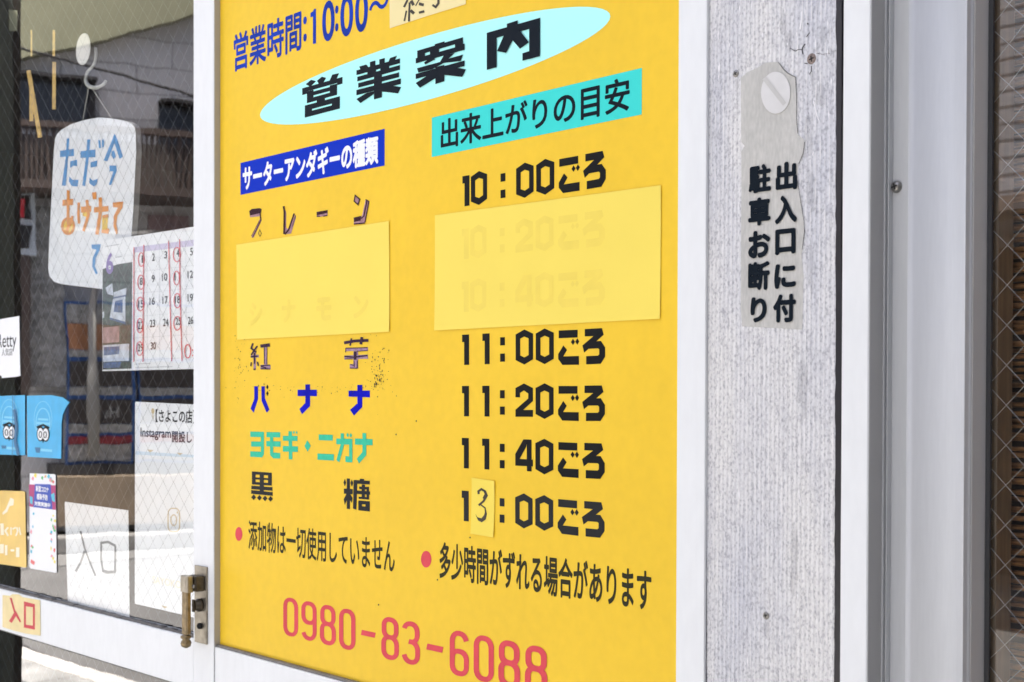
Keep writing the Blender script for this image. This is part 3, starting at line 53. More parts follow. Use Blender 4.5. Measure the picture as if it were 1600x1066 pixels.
D['specks']=[[[-17187,15257,-17181,15263,-17189,15267,-17196,15262]],[[-17055,15251,-17045,15275,-17059,15291,-17071,15271]],[[-17183,15478,-17176,15487,-17186,15493,-17194,15486]],[[-17161,15261,-17156,15272,-17162,15280,-17167,15271]],[[-17066,15645,-17057,15655,-17070,15662,-17080,15654]],[[-17267,15084,-17259,15105,-17271,15119,-17281,15101]],[[-17147,15393,-17139,15409,-17150,15419,-17158,15406]],[[-17285,15352,-17278,15357,-17287,15361,-17295,15357]],[[-16925,15492,-16918,15501,-16928,15507,-16936,15500]],[[-17031,15464,-17022,15487,-17035,15504,-17047,15484]],[[-17345,15353,-17337,15365,-17348,15373,-17357,15363]],[[-17125,15206,-17116,15213,-17128,15218,-17139,15212]],[[-16997,15265,-16992,15274,-16998,15280,-17004,15272]],[[-17324,15311,-17313,15323,-17328,15331,-17341,15321]],[[-17277,15276,-17269,15286,-17280,15293,-17289,15285]],[[-17344,15094,-17339,15103,-17346,15110,-17352,15102]],[[-17138,15397,-17135,15401,-17139,15403,-17143,15400]],[[-17175,15609,-17170,15615,-17176,15619,-17182,15614]],[[-17122,15155,-17119,15161,-17123,15165,-17126,15160]],[[-16905,15615,-16897,15638,-16908,15654,-16918,15635]],[[-17071,15312,-17060,15336,-17075,15352,-17087,15332]],[[-17493,15092,-17485,15110,-17496,15122,-17505,15107]],[[-17218,15226,-17212,15232,-17221,15236,-17228,15231]],[[-17472,15016,-17466,15020,-17474,15023,-17480,15020]],[[-17106,15307,-17097,15320,-17109,15329,-17120,15318]],[[-17207,15253,-17197,15270,-17212,15281,-17224,15268]],[[-17180,15284,-17177,15287,-17181,15289,-17185,15286]],[[-17231,15445,-17229,15450,-17233,15453,-17236,15449]],[[-17189,14680,-17185,14686,-17190,14691,-17194,14685]],[[-17169,15530,-17158,15548,-17173,15560,-17186,15545]],[[-17186,15151,-17183,15155,-17187,15158,-17190,15154]],[[-17188,14936,-17178,14952,-17191,14963,-17202,14949]],[[-17083,15317,-17079,15322,-17085,15325,-17090,15321]],[[-17158,14965,-17155,14968,-17160,14970,-17164,14967]],[[-17021,15443,-17011,15459,-17026,15470,-17038,15457]],[[-17019,15494,-17010,15514,-17022,15527,-17033,15511]],[[-17258,15340,-17254,15350,-17260,15358,-17265,15349]],[[-16926,15593,-16921,15604,-16928,15611,-16934,15602]],[[-17128,15597,-17119,15614,-17131,15625,-17142,15611]],[[-17321,15584,-17316,15596,-17323,15604,-17328,15594]],[[-17135,15347,-17125,15375,-17140,15394,-17152,15371]],[[-17213,15394,-17203,15403,-17217,15410,-17229,15402]],[[-16982,15401,-16979,15405,-16983,15407,-16986,15404]],[[-17319,15521,-17310,15543,-17322,15559,-17333,15540]],[[-17189,15330,-17179,15337,-17193,15342,-17205,15336]],[[-17140,15399,-17131,15420,-17143,15435,-17154,15417]],[[-17058,15508,-17049,15518,-17062,15526,-17074,15517]],[[-17254,15484,-17244,15507,-17258,15522,-17270,15503]],[[-17372,15309,-17369,15311,-17373,15313,-17376,15311]],[[-17334,15461,-17324,15480,-17337,15493,-17349,15477]],[[-17102,15198,-17093,15214,-17105,15225,-17116,15212]],[[-16914,15317,-16905,15325,-16918,15331,-16929,15324]],[[-17331,15393,-17322,15405,-17335,15413,-17346,15403]],[[-17173,15123,-17163,15133,-17177,15139,-17190,15131]],[[-17037,15160,-17028,15178,-17041,15189,-17053,15175]],[[-17460,15194,-17451,15201,-17463,15206,-17474,15200]],[[-17122,15426,-17117,15438,-17124,15446,-17130,15436]],[[-17428,15184,-17424,15194,-17429,15200,-17434,15192]],[[-17155,15246,-17148,15255,-17158,15261,-17165,15253]],[[-17503,15458,-17495,15464,-17506,15468,-17517,15464]],[[-17205,15127,-17197,15145,-17208,15158,-17219,15142]],[[-17198,15185,-17193,15198,-17201,15207,-17207,15196]],[[-17260,15110,-17246,15139,-17266,15159,-17284,15134]],[[-17219,15243,-17213,15260,-17222,15271,-17229,15257]],[[-17372,15164,-17366,15180,-17374,15190,-17382,15177]],[[-17128,15255,-17120,15263,-17131,15268,-17141,15262]],[[-17146,15234,-17135,15244,-17150,15251,-17163,15243]],[[-17110,15173,-17097,15186,-17115,15195,-17129,15184]],[[-17081,15213,-17072,15226,-17085,15235,-17097,15224]],[[-17191,15196,-17183,15216,-17194,15229,-17202,15213]],[[-17098,15127,-17092,15136,-17101,15142,-17109,15135]],[[-17137,15167,-17123,15202,-17143,15225,-17159,15196]],[[-17101,15267,-17087,15282,-17106,15292,-17123,15280]],[[-17257,15205,-17248,15231,-17261,15248,-17273,15227]],[[-17144,15316,-17140,15324,-17146,15330,-17150,15323]],[[-17231,15248,-17221,15273,-17236,15289,-17248,15269]],[[-17232,15082,-17225,15097,-17235,15106,-17244,15094]],[[-17038,15236,-17032,15243,-17041,15248,-17048,15242]],[[-17220,15107,-17205,15145,-17226,15170,-17243,15139]],[[-17237,15156,-17225,15172,-17242,15183,-17257,15170]],[[-17174,15186,-17169,15195,-17176,15201,-17181,15194]],[[-17207,15244,-17200,15263,-17209,15276,-17218,15260]],[[-17202,15210,-17198,15219,-17203,15225,-17207,15218]],[[-16940,15194,-16931,15207,-16944,15216,-16956,15205]],[[-17097,15166,-17091,15180,-17099,15189,-17105,15177]],[[-17029,15244,-17024,15249,-17030,15253,-17035,15249]],[[-21288,14822,-21283,14831,-21290,14837,-21295,14830]],[[-21259,15730,-21249,15741,-21263,15749,-21276,15740]],[[-21268,15461,-21264,15463,-21269,15465,-21274,15463]],[[-21220,15309,-21216,15318,-21221,15324,-21226,15316]],[[-21257,14889,-21248,14906,-21260,14917,-21270,14903]],[[-21370,15964,-21360,15983,-21374,15996,-21386,15980]],[[-21376,15578,-21367,15592,-21379,15602,-21390,15590]],[[-21265,15430,-21256,15444,-21269,15454,-21281,15442]],[[-21120,15363,-21111,15374,-21124,15381,-21136,15372]],[[-21342,15178,-21332,15190,-21346,15198,-21358,15188]],[[-21296,15253,-21292,15261,-21297,15266,-21301,15259]],[[-20873,15353,-20869,15357,-20875,15359,-20880,15356]],[[-21055,15826,-21050,15834,-21057,15840,-21063,15833]],[[-21396,15371,-21392,15381,-21398,15388,-21404,15380]],[[-20991,15426,-20982,15449,-20995,15465,-21007,15445]],[[-21372,15075,-21363,15092,-21376,15102,-21388,15089]],[[-21052,15200,-21042,15212,-21056,15220,-21068,15210]],[[-21358,15885,-21350,15890,-21361,15893,-21370,15889]],[[-21258,15574,-21248,15591,-21262,15603,-21273,15589]],[[-21288,14908,-21280,14917,-21291,14924,-21300,14916]],[[-21056,15894,-21046,15916,-21059,15931,-21071,15913]],[[-21300,15772,-21293,15784,-21304,15792,-21313,15782]],[[-21075,15450,-21071,15457,-21076,15462,-21081,15456]],[[-21354,15430,-21346,15438,-21357,15443,-21366,15437]],[[-21176,15325,-21167,15345,-21180,15359,-21191,15342]],[[-21212,15544,-21201,15566,-21216,15581,-21229,15563]],[[-21196,15425,-21187,15442,-21200,15453,-21212,15439]],[[-21209,15469,-21200,15475,-21213,15479,-21223,15474]],[[-21264,15408,-21258,15421,-21266,15430,-21273,15419]],[[-21195,15915,-21190,15922,-21198,15927,-21204,15922]],[[-21219,15468,-21213,15484,-21222,15494,-21229,15481]],[[-21187,15953,-21181,15963,-21189,15970,-21195,15961]],[[-21144,15830,-21138,15836,-21147,15840,-21155,15835]],[[-20927,15365,-20917,15376,-20931,15384,-20943,15374]],[[-21187,15692,-21179,15709,-21190,15721,-21200,15707]],[[-21270,15103,-21265,15111,-21272,15116,-21278,15109]],[[-21094,15389,-21089,15401,-21097,15409,-21103,15399]],[[-21048,15103,-21044,15113,-21050,15119,-21054,15111]],[[-21164,15329,-21160,15340,-21166,15348,-21172,15339]],[[-21325,15919,-21318,15924,-21327,15929,-21336,15924]],[[-19910,15050,-19900,15060,-19914,15066,-19926,15058]],[[-19023,15010,-19020,15019,-19025,15025,-19029,15017]],[[-19610,15030,-19603,15048,-19613,15060,-19622,15045]],[[-17022,15052,-17018,15060,-17023,15065,-17027,15059]],[[-17068,15078,-17064,15082,-17069,15085,-17073,15081]],[[-18026,15076,-18021,15089,-18028,15097,-18033,15086]],[[-20120,15115,-20111,15124,-20124,15131,-20136,15123]],[[-18416,14982,-18408,15000,-18420,15012,-18430,14997]],[[-18674,15082,-18666,15100,-18678,15112,-18688,15097]],[[-20408,15166,-20404,15170,-20409,15173,-20414,15170]],[[-18177,15051,-18171,15062,-18180,15069,-18187,15060]],[[-20580,15029,-20571,15048,-20584,15060,-20594,15044]],[[-18401,15085,-18397,15090,-18402,15093,-18407,15089]],[[-19903,15102,-19896,15111,-19906,15117,-19915,15110]],[[-20520,15039,-20510,15049,-20524,15056,-20536,15047]],[[-21418,14996,-21414,14999,-21420,15001,-21426,14998]],[[-18256,15010,-18249,15028,-18259,15041,-18268,15025]],[[-19500,15088,-19495,15098,-19502,15105,-19508,15096]],[[-19686,15076,-19680,15084,-19688,15090,-19695,15083]],[[-20020,15059,-20016,15062,-20021,15064,-20026,15061]],[[-18675,15155,-18670,15160,-18677,15163,-18684,15159]],[[-19592,15034,-19584,15048,-19596,15057,-19607,15046]],[[-17616,15095,-17613,15102,-17618,15107,-17622,15101]],[[-20615,15128,-20607,15133,-20619,15137,-20629,15133]],[[-21450,15067,-21445,15070,-21451,15072,-21457,15069]],[[-18682,15059,-18677,15066,-18685,15071,-18691,15065]],[[-17872,15085,-17867,15094,-17873,15100,-17879,15092]],[[-18802,15095,-18794,15105,-18805,15111,-18814,15103]],[[-17973,15026,-17967,15034,-17975,15039,-17982,15032]],[[-17503,15089,-17498,15094,-17505,15097,-17511,15093]],[[-17258,15102,-17250,15109,-17261,15114,-17269,15108]],[[-17837,15120,-17834,15126,-17838,15131,-17842,15125]],[[-17564,15071,-17557,15088,-17567,15099,-17576,15085]],[[-18136,15102,-18132,15105,-18138,15107,-18142,15105]],[[-18592,15057,-18588,15064,-18594,15068,-18598,15063]],[[-17828,15000,-17821,15019,-17831,15031,-17840,15015]],[[-17801,15031,-17798,15035,-17802,15038,-17805,15035]],[[-17187,15129,-17184,15133,-17188,15136,-17191,15132]],[[-17291,15047,-17284,15056,-17294,15062,-17302,15054]],[[-17083,15146,-17077,15153,-17086,15158,-17093,15152]],[[-16848,15111,-16841,15116,-16851,15120,-16860,15115]],[[-17331,15066,-17326,15074,-17333,15080,-17339,15073]],[[-17174,15034,-17168,15045,-17177,15053,-17183,15043]],[[-18257,15074,-18251,15079,-18260,15082,-18267,15078]],[[-17913,15060,-17910,15067,-17914,15072,-17918,15066]],[[-17874,15036,-17870,15044,-17875,15049,-17880,15042]],[[-18687,15030,-18683,15038,-18688,15044,-18692,15037]],[[-18808,15000,-18801,15011,-18811,15018,-18820,15009]],[[-20255,15028,-20246,15044,-20259,15055,-20271,15041]],[[-20771,15103,-20762,15111,-20775,15117,-20785,15110]],[[-21681,15078,-21672,15092,-21685,15102,-21695,15090]],[[-20595,15097,-20583,15120,-20600,15135,-20614,15116]],[[-20335,15248,-20328,15257,-20338,15263,-20347,15255]],[[-20227,15040,-20221,15047,-20229,15051,-20236,15045]],[[-19540,15021,-19534,15029,-19542,15033,-19549,15027]],[[-20418,15126,-20407,15150,-20423,15165,-20436,15146]],[[-20978,14987,-20973,14991,-20980,14993,-20986,14990]],[[-19580,15091,-19577,15098,-19581,15103,-19585,15097]],[[-18252,15086,-18245,15094,-18254,15100,-18263,15093]],[[-19794,14927,-19787,14934,-19796,14939,-19804,14933]],[[-17444,15602,-17440,15605,-17446,15608,-17450,15605]],[[-17176,15715,-17174,15716,-17177,15718,-17181,15716]],[[-17020,15658,-17014,15670,-17023,15677,-17030,15668]],[[-17047,15673,-17043,15681,-17049,15687,-17054,15680]],[[-17039,15653,-17033,15665,-17041,15673,-17049,15663]],[[-17583,15649,-17578,15660,-17585,15667,-17590,15658]],[[-17248,15633,-17244,15638,-17250,15642,-17255,15637]],[[-17063,15644,-17060,15649,-17064,15652,-17068,15648]],[[-17215,15852,-17208,15861,-17218,15868,-17226,15860]],[[-17362,15873,-17357,15884,-17364,15892,-17369,15883]],[[-16711,14948,-16705,14965,-16713,14976,-16720,14962]],[[-17125,15084,-17121,15093,-17127,15099,-17132,15091]],[[-17051,15058,-17046,15071,-17053,15080,-17059,15069]],[[-17522,14977,-17519,14984,-17523,14988,-17526,14983]],[[-17874,15075,-17871,15079,-17876,15082,-17880,15078]],[[-18310,15006,-18306,15012,-18312,15017,-18317,15011]],[[-18156,14971,-18153,14979,-18157,14984,-18161,14978]],[[-16811,15013,-16805,15022,-16813,15028,-16819,15021]],[[-17458,15061,-17455,15065,-17459,15068,-17463,15065]],[[-17502,14941,-17497,14951,-17504,14957,-17510,14949]],[[-16222,14613,-16237,14613,-16245,14601,-16237,14589,-16222,14589,-16214,14601]],[[-16710,14408,-16726,14407,-16734,14395,-16726,14383,-16710,14383,-16702,14396]],[[-14994,13025,-15008,13024,-15015,13012,-15008,13001,-14994,13003,-14987,13015]],[[-15721,12368,-15735,12367,-15743,12354,-15735,12343,-15721,12345,-15713,12357]],[[-17145,11850,-17161,11848,-17169,11835,-17161,11823,-17145,11825,-17136,11839]]]
D['film']=[[[-10184,17813,-10138,17764,-10183,17713,-10180,17257,-10181,15974,-10162,15759,-9793,15732,-9335,15696,-9322,16278,-9349,16485,-9308,16721,-9326,16859,-9361,17033,-9414,17299,-9398,17462,-9331,17577,-9315,17718,-9408,17793,-9431,17967,-9424,18206,-9438,18414,-9541,18473,-9601,18524,-9671,18616,-9856,18638,-9944,18604,-10097,18574,-10197,18527]]]
D['film_dot']=[[[-9508,18304,-9523,18354,-9547,18401,-9578,18443,-9616,18476,-9659,18500,-9703,18513,-9748,18515,-9791,18506,-9829,18485,-9861,18453,-9885,18413,-9900,18367,-9905,18316,-9899,18264,-9884,18213,-9859,18165,-9827,18123,-9788,18090,-9745,18067,-9700,18054,-9656,18054,-9614,18064,-9576,18086,-9545,18117,-9522,18157,-9507,18203,-9503,18252]]]
D['film_slash']=[[[-9884,18459,-9602,18128,-9554,18151,-9835,18481]]]
D['film_edge']=[[[-9672,18610,-9602,18521,-9595,18525,-9665,18613],[-9602,18521,-9540,18462,-9535,18467,-9595,18525],[-9540,18462,-9439,18405,-9431,18408,-9535,18467],[-9439,18405,-9425,18206,-9416,18204,-9431,18408],[-9425,18206,-9423,17965,-9415,17964,-9416,18204],[-9423,17965,-9405,17798,-9397,17798,-9415,17964]],[[-9316,17698,-9332,17578,-9324,17575,-9308,17696],[-9332,17578,-9390,17476,-9382,17472,-9324,17575]],[[-9405,17298,-9353,17032,-9346,17032,-9399,17298],[-9353,17032,-9318,16858,-9311,16858,-9346,17032],[-9318,16858,-9309,16741,-9302,16740,-9311,16858],[-9309,16741,-9341,16553,-9335,16551,-9302,16740]]]
D['cracks']=[[[-9264,18855,-9306,18817,-9297,18811,-9255,18848]],[[-9321,18748,-9355,18715,-9341,18708,-9309,18739],[-9355,18715,-9363,18683,-9348,18681,-9341,18708],[-9363,18683,-9350,18637,-9336,18637,-9348,18681]],[[-9523,18736,-9448,18685,-9448,18693,-9518,18741],[-9448,18685,-9409,18696,-9411,18703,-9448,18693],[-9409,18696,-9355,18688,-9356,18695,-9411,18703]],[[-9324,18533,-9281,18522,-9280,18532,-9323,18543]],[[-9237,18493,-9239,18440,-9228,18436,-9226,18490],[-9239,18440,-9261,18411,-9252,18405,-9228,18436]],[[-9171,18616,-9085,18589,-9085,18593,-9171,18620],[-9085,18589,-8993,18584,-8994,18588,-9085,18593]],[[-9276,18958,-9284,18963,-9291,18961,-9294,18954,-9291,18946,-9284,18941,-9276,18943,-9273,18950]],[[-8984,18602,-8916,18597,-8916,18600,-8985,18605]]]
D['scratches']=[[[-9211,18118,-9177,17997,-9164,17998,-9198,18118],[-9177,17997,-9143,17904,-9131,17905,-9164,17998]],[[-9375,13957,-9357,13875,-9347,13877,-9365,13959],[-9357,13875,-9340,13794,-9330,13796,-9347,13877]],[[-9370,19101,-9378,19007,-9361,19002,-9353,19096],[-9378,19007,-9394,18915,-9377,18909,-9361,19002]],[[-9584,17194,-9557,17108,-9549,17109,-9575,17194]],[[-9428,18834,-9421,18877,-9434,18903,-9439,18870]],[[-9315,19017,-9313,19096,-9327,19142,-9328,19081]],[[-9885,18909,-9882,18956,-9900,18985,-9906,18949]],[[-10523,18635,-10511,18698,-10527,18735,-10530,18686]],[[-9611,19731,-9602,19770,-9619,19797,-9616,19764]],[[-10475,19455,-10466,19550,-10479,19605,-10485,19531]],[[-9637,19785,-9634,19816,-9638,19833,-9648,19812]],[[-8975,18222,-8966,18295,-8980,18338,-8986,18281]],[[-9956,14869,-9950,14953,-9966,14999,-9968,14934]],[[-9846,19606,-9838,19703,-9859,19761,-9859,19685]],[[-9877,19290,-9865,19322,-9885,19344,-9887,19318]],[[-9287,15552,-9282,15629,-9286,15671,-9296,15612]],[[-9023,18565,-9015,18615,-9027,18646,-9035,18607]],[[-9204,17526,-9195,17563,-9197,17584,-9216,17557]],[[-10512,18555,-10505,18611,-10505,18642,-10524,18601]],[[-10504,18631,-10492,18710,-10508,18756,-10517,18695]],[[-9373,12772,-9366,12835,-9383,12867,-9380,12819]],[[-9548,18761,-9542,18788,-9553,18805,-9558,18784]],[[-10310,19263,-10316,19362,-10313,19415,-10330,19343]],[[-9142,19281,-9137,19370,-9144,19420,-9150,19352]],[[-9832,18933,-9834,19007,-9841,19048,-9847,18992]],[[-10180,13818,-10176,13893,-10196,13932,-10199,13874]],[[-10295,18809,-10299,18864,-10303,18894,-10312,18854]],[[-10035,19222,-10031,19319,-10037,19373,-10054,19301]],[[-10425,18876,-10430,18919,-10443,18945,-10442,18912]],[[-8995,17872,-8994,17949,-9002,17992,-9009,17934]],[[-10203,19251,-10206,19312,-10221,19348,-10224,19302]],[[-10518,18996,-10517,19087,-10528,19139,-10532,19069]],[[-10046,11958,-10043,12045,-10049,12090,-10068,12021]],[[-9017,18841,-9010,18907,-9024,18947,-9029,18895]],[[-9583,19099,-9576,19153,-9591,19186,-9592,19144]],[[-10032,18765,-10023,18836,-10028,18875,-10046,18823]],[[-9172,18639,-9165,18723,-9183,18772,-9183,18706]],[[-10356,18895,-10349,18929,-10351,18948,-10372,18925]],[[-9137,18251,-9132,18301,-9142,18331,-9145,18292]],[[-9547,15058,-9547,15086,-9564,15101,-9565,15079]]]
D['grime']=[[[-9053,18229,-9086,18264,-9110,18301,-9135,18277,-9167,18295,-9168,18217,-9167,18167,-9182,18101,-9157,18063,-9131,18068,-9112,18051,-9078,18024,-9053,18070,-9057,18149]],[[-9178,18402,-9197,18425,-9208,18473,-9221,18429,-9231,18415,-9254,18417,-9249,18349,-9237,18309,-9229,18283,-9219,18270,-9206,18214,-9190,18228,-9193,18303,-9196,18340]],[[-9251,17797,-9240,17965,-9266,18018,-9290,17959,-9319,17977,-9324,17850,-9322,17747,-9315,17662,-9312,17538,-9283,17612,-9266,17535,-9243,17542,-9221,17609,-9213,17733]],[[-9488,18871,-9497,18932,-9532,18896,-9548,18909,-9587,18957,-9595,18895,-9594,18842,-9604,18780,-9573,18752,-9547,18756,-9522,18683,-9498,18722,-9475,18758,-9493,18823]],[[-9169,17296,-9200,17327,-9216,17379,-9233,17347,-9277,17506,-9275,17294,-9296,17164,-9271,17035,-9245,17007,-9233,16901,-9213,16943,-9193,16951,-9156,16974,-9180,17152]],[[-9579,19101,-9582,19159,-9602,19167,-9620,19182,-9651,19214,-9648,19124,-9643,19072,-9667,19001,-9645,18948,-9622,18907,-9598,18930,-9579,18958,-9561,18993,-9575,19059]],[[-9057,18846,-9062,18915,-9081,18889,-9093,18909,-9101,18869,-9116,18859,-9139,18804,-9123,18726,-9104,18700,-9094,18640,-9073,18579,-9070,18710,-9047,18711,-9037,18785]],[[-10222,18491,-10242,18501,-10250,18540,-10263,18523,-10282,18544,-10286,18492,-10278,18448,-10276,18418,-10271,18389,-10261,18386,-10250,18360,-10246,18402,-10237,18413,-10220,18439]],[[-9766,12477,-9775,12530,-9791,12490,-9802,12556,-9813,12512,-9816,12454,-9827,12403,-9826,12330,-9804,12345,-9798,12327,-9789,12311,-9773,12287,-9779,12375,-9766,12411]],[[-9185,16434,-9181,16625,-9213,16496,-9234,16683,-9248,16551,-9255,16442,-9279,16343,-9264,16212,-9242,16158,-9229,16008,-9206,16080,-9187,16119,-9192,16266,-9156,16336]],[[-9248,15335,-9297,15298,-9309,15461,-9331,15403,-9349,15337,-9382,15300,-9394,15114,-9388,14900,-9342,14919,-9332,14675,-9303,14741,-9271,14751,-9275,14981,-9263,15113]],[[-9368,13381,-9390,13531,-9420,13619,-9453,13609,-9465,13406,-9480,13308,-9465,13177,-9478,13045,-9469,12894,-9446,12787,-9418,12829,-9408,12998,-9367,12994,-9385,13185]]]
D['seal']=[[[-8923,19139,-8849,19123,-8849,19248,-8926,19264],[-8919,19013,-8851,18999,-8849,19123,-8923,19139],[-8928,18889,-8846,18873,-8851,18999,-8919,19013],[-8924,18763,-8849,18749,-8846,18873,-8928,18889],[-8912,18636,-8847,18624,-8849,18749,-8924,18763],[-8914,18511,-8847,18499,-8847,18624,-8912,18636],[-8917,18386,-8848,18375,-8847,18499,-8914,18511],[-8916,18261,-8844,18249,-8848,18375,-8917,18386],[-8917,18136,-8844,18124,-8844,18249,-8916,18261],[-8915,18010,-8847,18000,-8844,18124,-8917,18136],[-8913,17885,-8844,17875,-8847,18000,-8915,18010],[-8919,17760,-8846,17750,-8844,17875,-8913,17885],[-8910,17634,-8843,17625,-8846,17750,-8919,17760],[-8912,17508,-8840,17500,-8843,17625,-8910,17634],[-8911,17383,-8840,17374,-8840,17500,-8912,17508],[-8916,17258,-8840,17250,-8840,17374,-8911,17383],[-8914,17132,-8839,17124,-8840,17250,-8916,17258],[-8908,17006,-8843,17000,-8839,17124,-8914,17132],[-8918,16882,-8842,16875,-8843,17000,-8908,17006],[-8905,16755,-8840,16749,-8842,16875,-8918,16882],[-8910,16630,-8840,16624,-8840,16749,-8905,16755],[-8911,16504,-8839,16499,-8840,16624,-8910,16630],[-8913,16379,-8838,16374,-8839,16499,-8911,16504],[-8909,16253,-8835,16249,-8838,16374,-8913,16379],[-8907,16127,-8835,16123,-8835,16249,-8909,16253],[-8904,16002,-8834,15998,-8835,16123,-8907,16127],[-8906,15876,-8838,15873,-8834,15998,-8904,16002],[-8903,15750,-8833,15748,-8838,15873,-8906,15876],[-8902,15624,-8835,15622,-8833,15748,-8903,15750],[-8904,15499,-8836,15497,-8835,15622,-8902,15624],[-8902,15373,-8834,15372,-8836,15497,-8904,15499],[-8909,15247,-8836,15246,-8834,15372,-8902,15373],[-8900,15121,-8830,15121,-8836,15246,-8909,15247],[-8911,14995,-8831,14996,-8830,15121,-8900,15121],[-8906,14870,-8834,14870,-8831,14996,-8911,14995],[-8907,14744,-8830,14745,-8834,14870,-8906,14870],[-8898,14618,-8834,14619,-8830,14745,-8907,14744],[-8901,14492,-8833,14494,-8834,14619,-8898,14618],[-8899,14366,-8831,14368,-8833,14494,-8901,14492],[-8896,14240,-8827,14243,-8831,14368,-8899,14366],[-8901,14114,-8826,14117,-8827,14243,-8896,14240],[-8904,13988,-8831,13992,-8826,14117,-8901,14114],[-8899,13862,-8831,13866,-8831,13992,-8904,13988],[-8904,13735,-8828,13740,-8831,13866,-8899,13862],[-8898,13610,-8829,13615,-8828,13740,-8904,13735],[-8906,13483,-8824,13489,-8829,13615,-8898,13610],[-8901,13357,-8823,13364,-8824,13489,-8906,13483],[-8892,13232,-8826,13238,-8823,13364,-8901,13357],[-8898,13105,-8825,13112,-8826,13238,-8892,13232],[-8895,12979,-8824,12987,-8825,13112,-8898,13105],[-8895,12853,-8823,12861,-8824,12987,-8895,12979],[-8889,12727,-8823,12735,-8823,12861,-8895,12853],[-8896,12600,-8821,12609,-8823,12735,-8889,12727],[-8899,12473,-8823,12483,-8821,12609,-8896,12600],[-8887,12348,-8822,12358,-8823,12483,-8899,12473],[-8893,12221,-8824,12231,-8822,12358,-8887,12348],[-8895,12095,-8820,12106,-8824,12231,-8893,12221],[-8900,11967,-8819,11980,-8820,12106,-8895,12095],[-8890,11842,-8822,11854,-8819,11980,-8900,11967]]]
D['gapline']=[[[-10713,19512,-10697,19508,-10698,19645,-10715,19649],[-10713,19375,-10696,19372,-10697,19508,-10713,19512],[-10719,19240,-10697,19235,-10696,19372,-10713,19375],[-10709,19101,-10696,19099,-10697,19235,-10719,19240],[-10709,18965,-10697,18962,-10696,19099,-10709,19101],[-10712,18829,-10696,18826,-10697,18962,-10709,18965],[-10711,18692,-10694,18689,-10696,18826,-10712,18829],[-10715,18556,-10694,18552,-10694,18689,-10711,18692],[-10712,18419,-10691,18415,-10694,18552,-10715,18556],[-10707,18281,-10693,18279,-10691,18415,-10712,18419],[-10706,18144,-10693,18142,-10693,18279,-10707,18281],[-10707,18007,-10692,18005,-10693,18142,-10706,18144],[-10712,17871,-10688,17868,-10692,18005,-10707,18007],[-10709,17734,-10690,17732,-10688,17868,-10712,17871],[-10701,17596,-10687,17595,-10690,17732,-10709,17734],[-10707,17460,-10686,17458,-10687,17595,-10701,17596],[-10704,17323,-10686,17321,-10686,17458,-10707,17460],[-10706,17186,-10685,17184,-10686,17321,-10704,17323],[-10701,17049,-10684,17047,-10685,17184,-10706,17186],[-10698,16911,-10686,16910,-10684,17047,-10701,17049],[-10703,16775,-10685,16773,-10686,16910,-10698,16911],[-10704,16638,-10685,16636,-10685,16773,-10703,16775],[-10702,16501,-10682,16499,-10685,16636,-10704,16638],[-10704,16364,-10681,16362,-10682,16499,-10702,16501],[-10700,16226,-10682,16225,-10681,16362,-10704,16364],[-10695,16089,-10681,16088,-10682,16225,-10700,16226],[-10699,15952,-10680,15951,-10681,16088,-10695,16089],[-10694,15815,-10681,15814,-10680,15951,-10699,15952],[-10691,15677,-10680,15677,-10681,15814,-10694,15815],[-10693,15540,-10676,15540,-10680,15677,-10691,15677],[-10699,15403,-10676,15403,-10676,15540,-10693,15540],[-10695,15266,-10676,15265,-10676,15403,-10699,15403],[-10698,15128,-10677,15128,-10676,15265,-10695,15266],[-10695,14991,-10673,14991,-10677,15128,-10698,15128],[-10694,14854,-10673,14854,-10673,14991,-10695,14991],[-10687,14716,-10672,14716,-10673,14854,-10694,14854],[-10691,14579,-10673,14579,-10672,14716,-10687,14716],[-10689,14441,-10671,14442,-10673,14579,-10691,14579],[-10692,14304,-10670,14305,-10671,14442,-10689,14441],[-10685,14167,-10669,14167,-10670,14305,-10692,14304],[-10692,14029,-10668,14030,-10669,14167,-10685,14167],[-10690,13891,-10670,13892,-10668,14030,-10692,14029],[-10685,13754,-10667,13755,-10670,13892,-10690,13891],[-10686,13616,-10666,13618,-10667,13755,-10685,13754],[-10684,13479,-10668,13480,-10666,13618,-10686,13616],[-10685,13341,-10667,13343,-10668,13480,-10684,13479],[-10687,13203,-10667,13205,-10667,13343,-10685,13341],[-10680,13066,-10663,13068,-10667,13205,-10687,13203],[-10685,12928,-10666,12930,-10663,13068,-10680,13066],[-10676,12791,-10663,12793,-10666,12930,-10685,12928],[-10681,12653,-10664,12655,-10663,12793,-10676,12791],[-10678,12516,-10661,12518,-10664,12655,-10681,12653],[-10679,12378,-10661,12380,-10661,12518,-10678,12516],[-10682,12239,-10659,12242,-10661,12380,-10679,12378],[-10682,12102,-10660,12105,-10659,12242,-10682,12239],[-10673,11965,-10660,11967,-10660,12105,-10682,12102],[-10673,11827,-10657,11829,-10660,11967,-10673,11965],[-10674,11689,-10656,11692,-10657,11829,-10673,11827],[-10678,11550,-10657,11554,-10656,11692,-10674,11689]]]
D['board']=[[[-7575,18253,-7629,17668,-7557,17505,-7360,17381,-7003,17307,-6404,17239,-5164,17107,-4438,17027,-3981,17003,-3911,17763,-3789,18576,-3668,19711,-3684,20040,-3719,20168,-3839,20266,-4081,20350,-4433,20436,-4837,20523,-5250,20590,-5624,20617,-6006,20632,-6543,20629,-6994,20571,-7177,20515,-7279,20430,-7342,20169,-7437,19370]]]
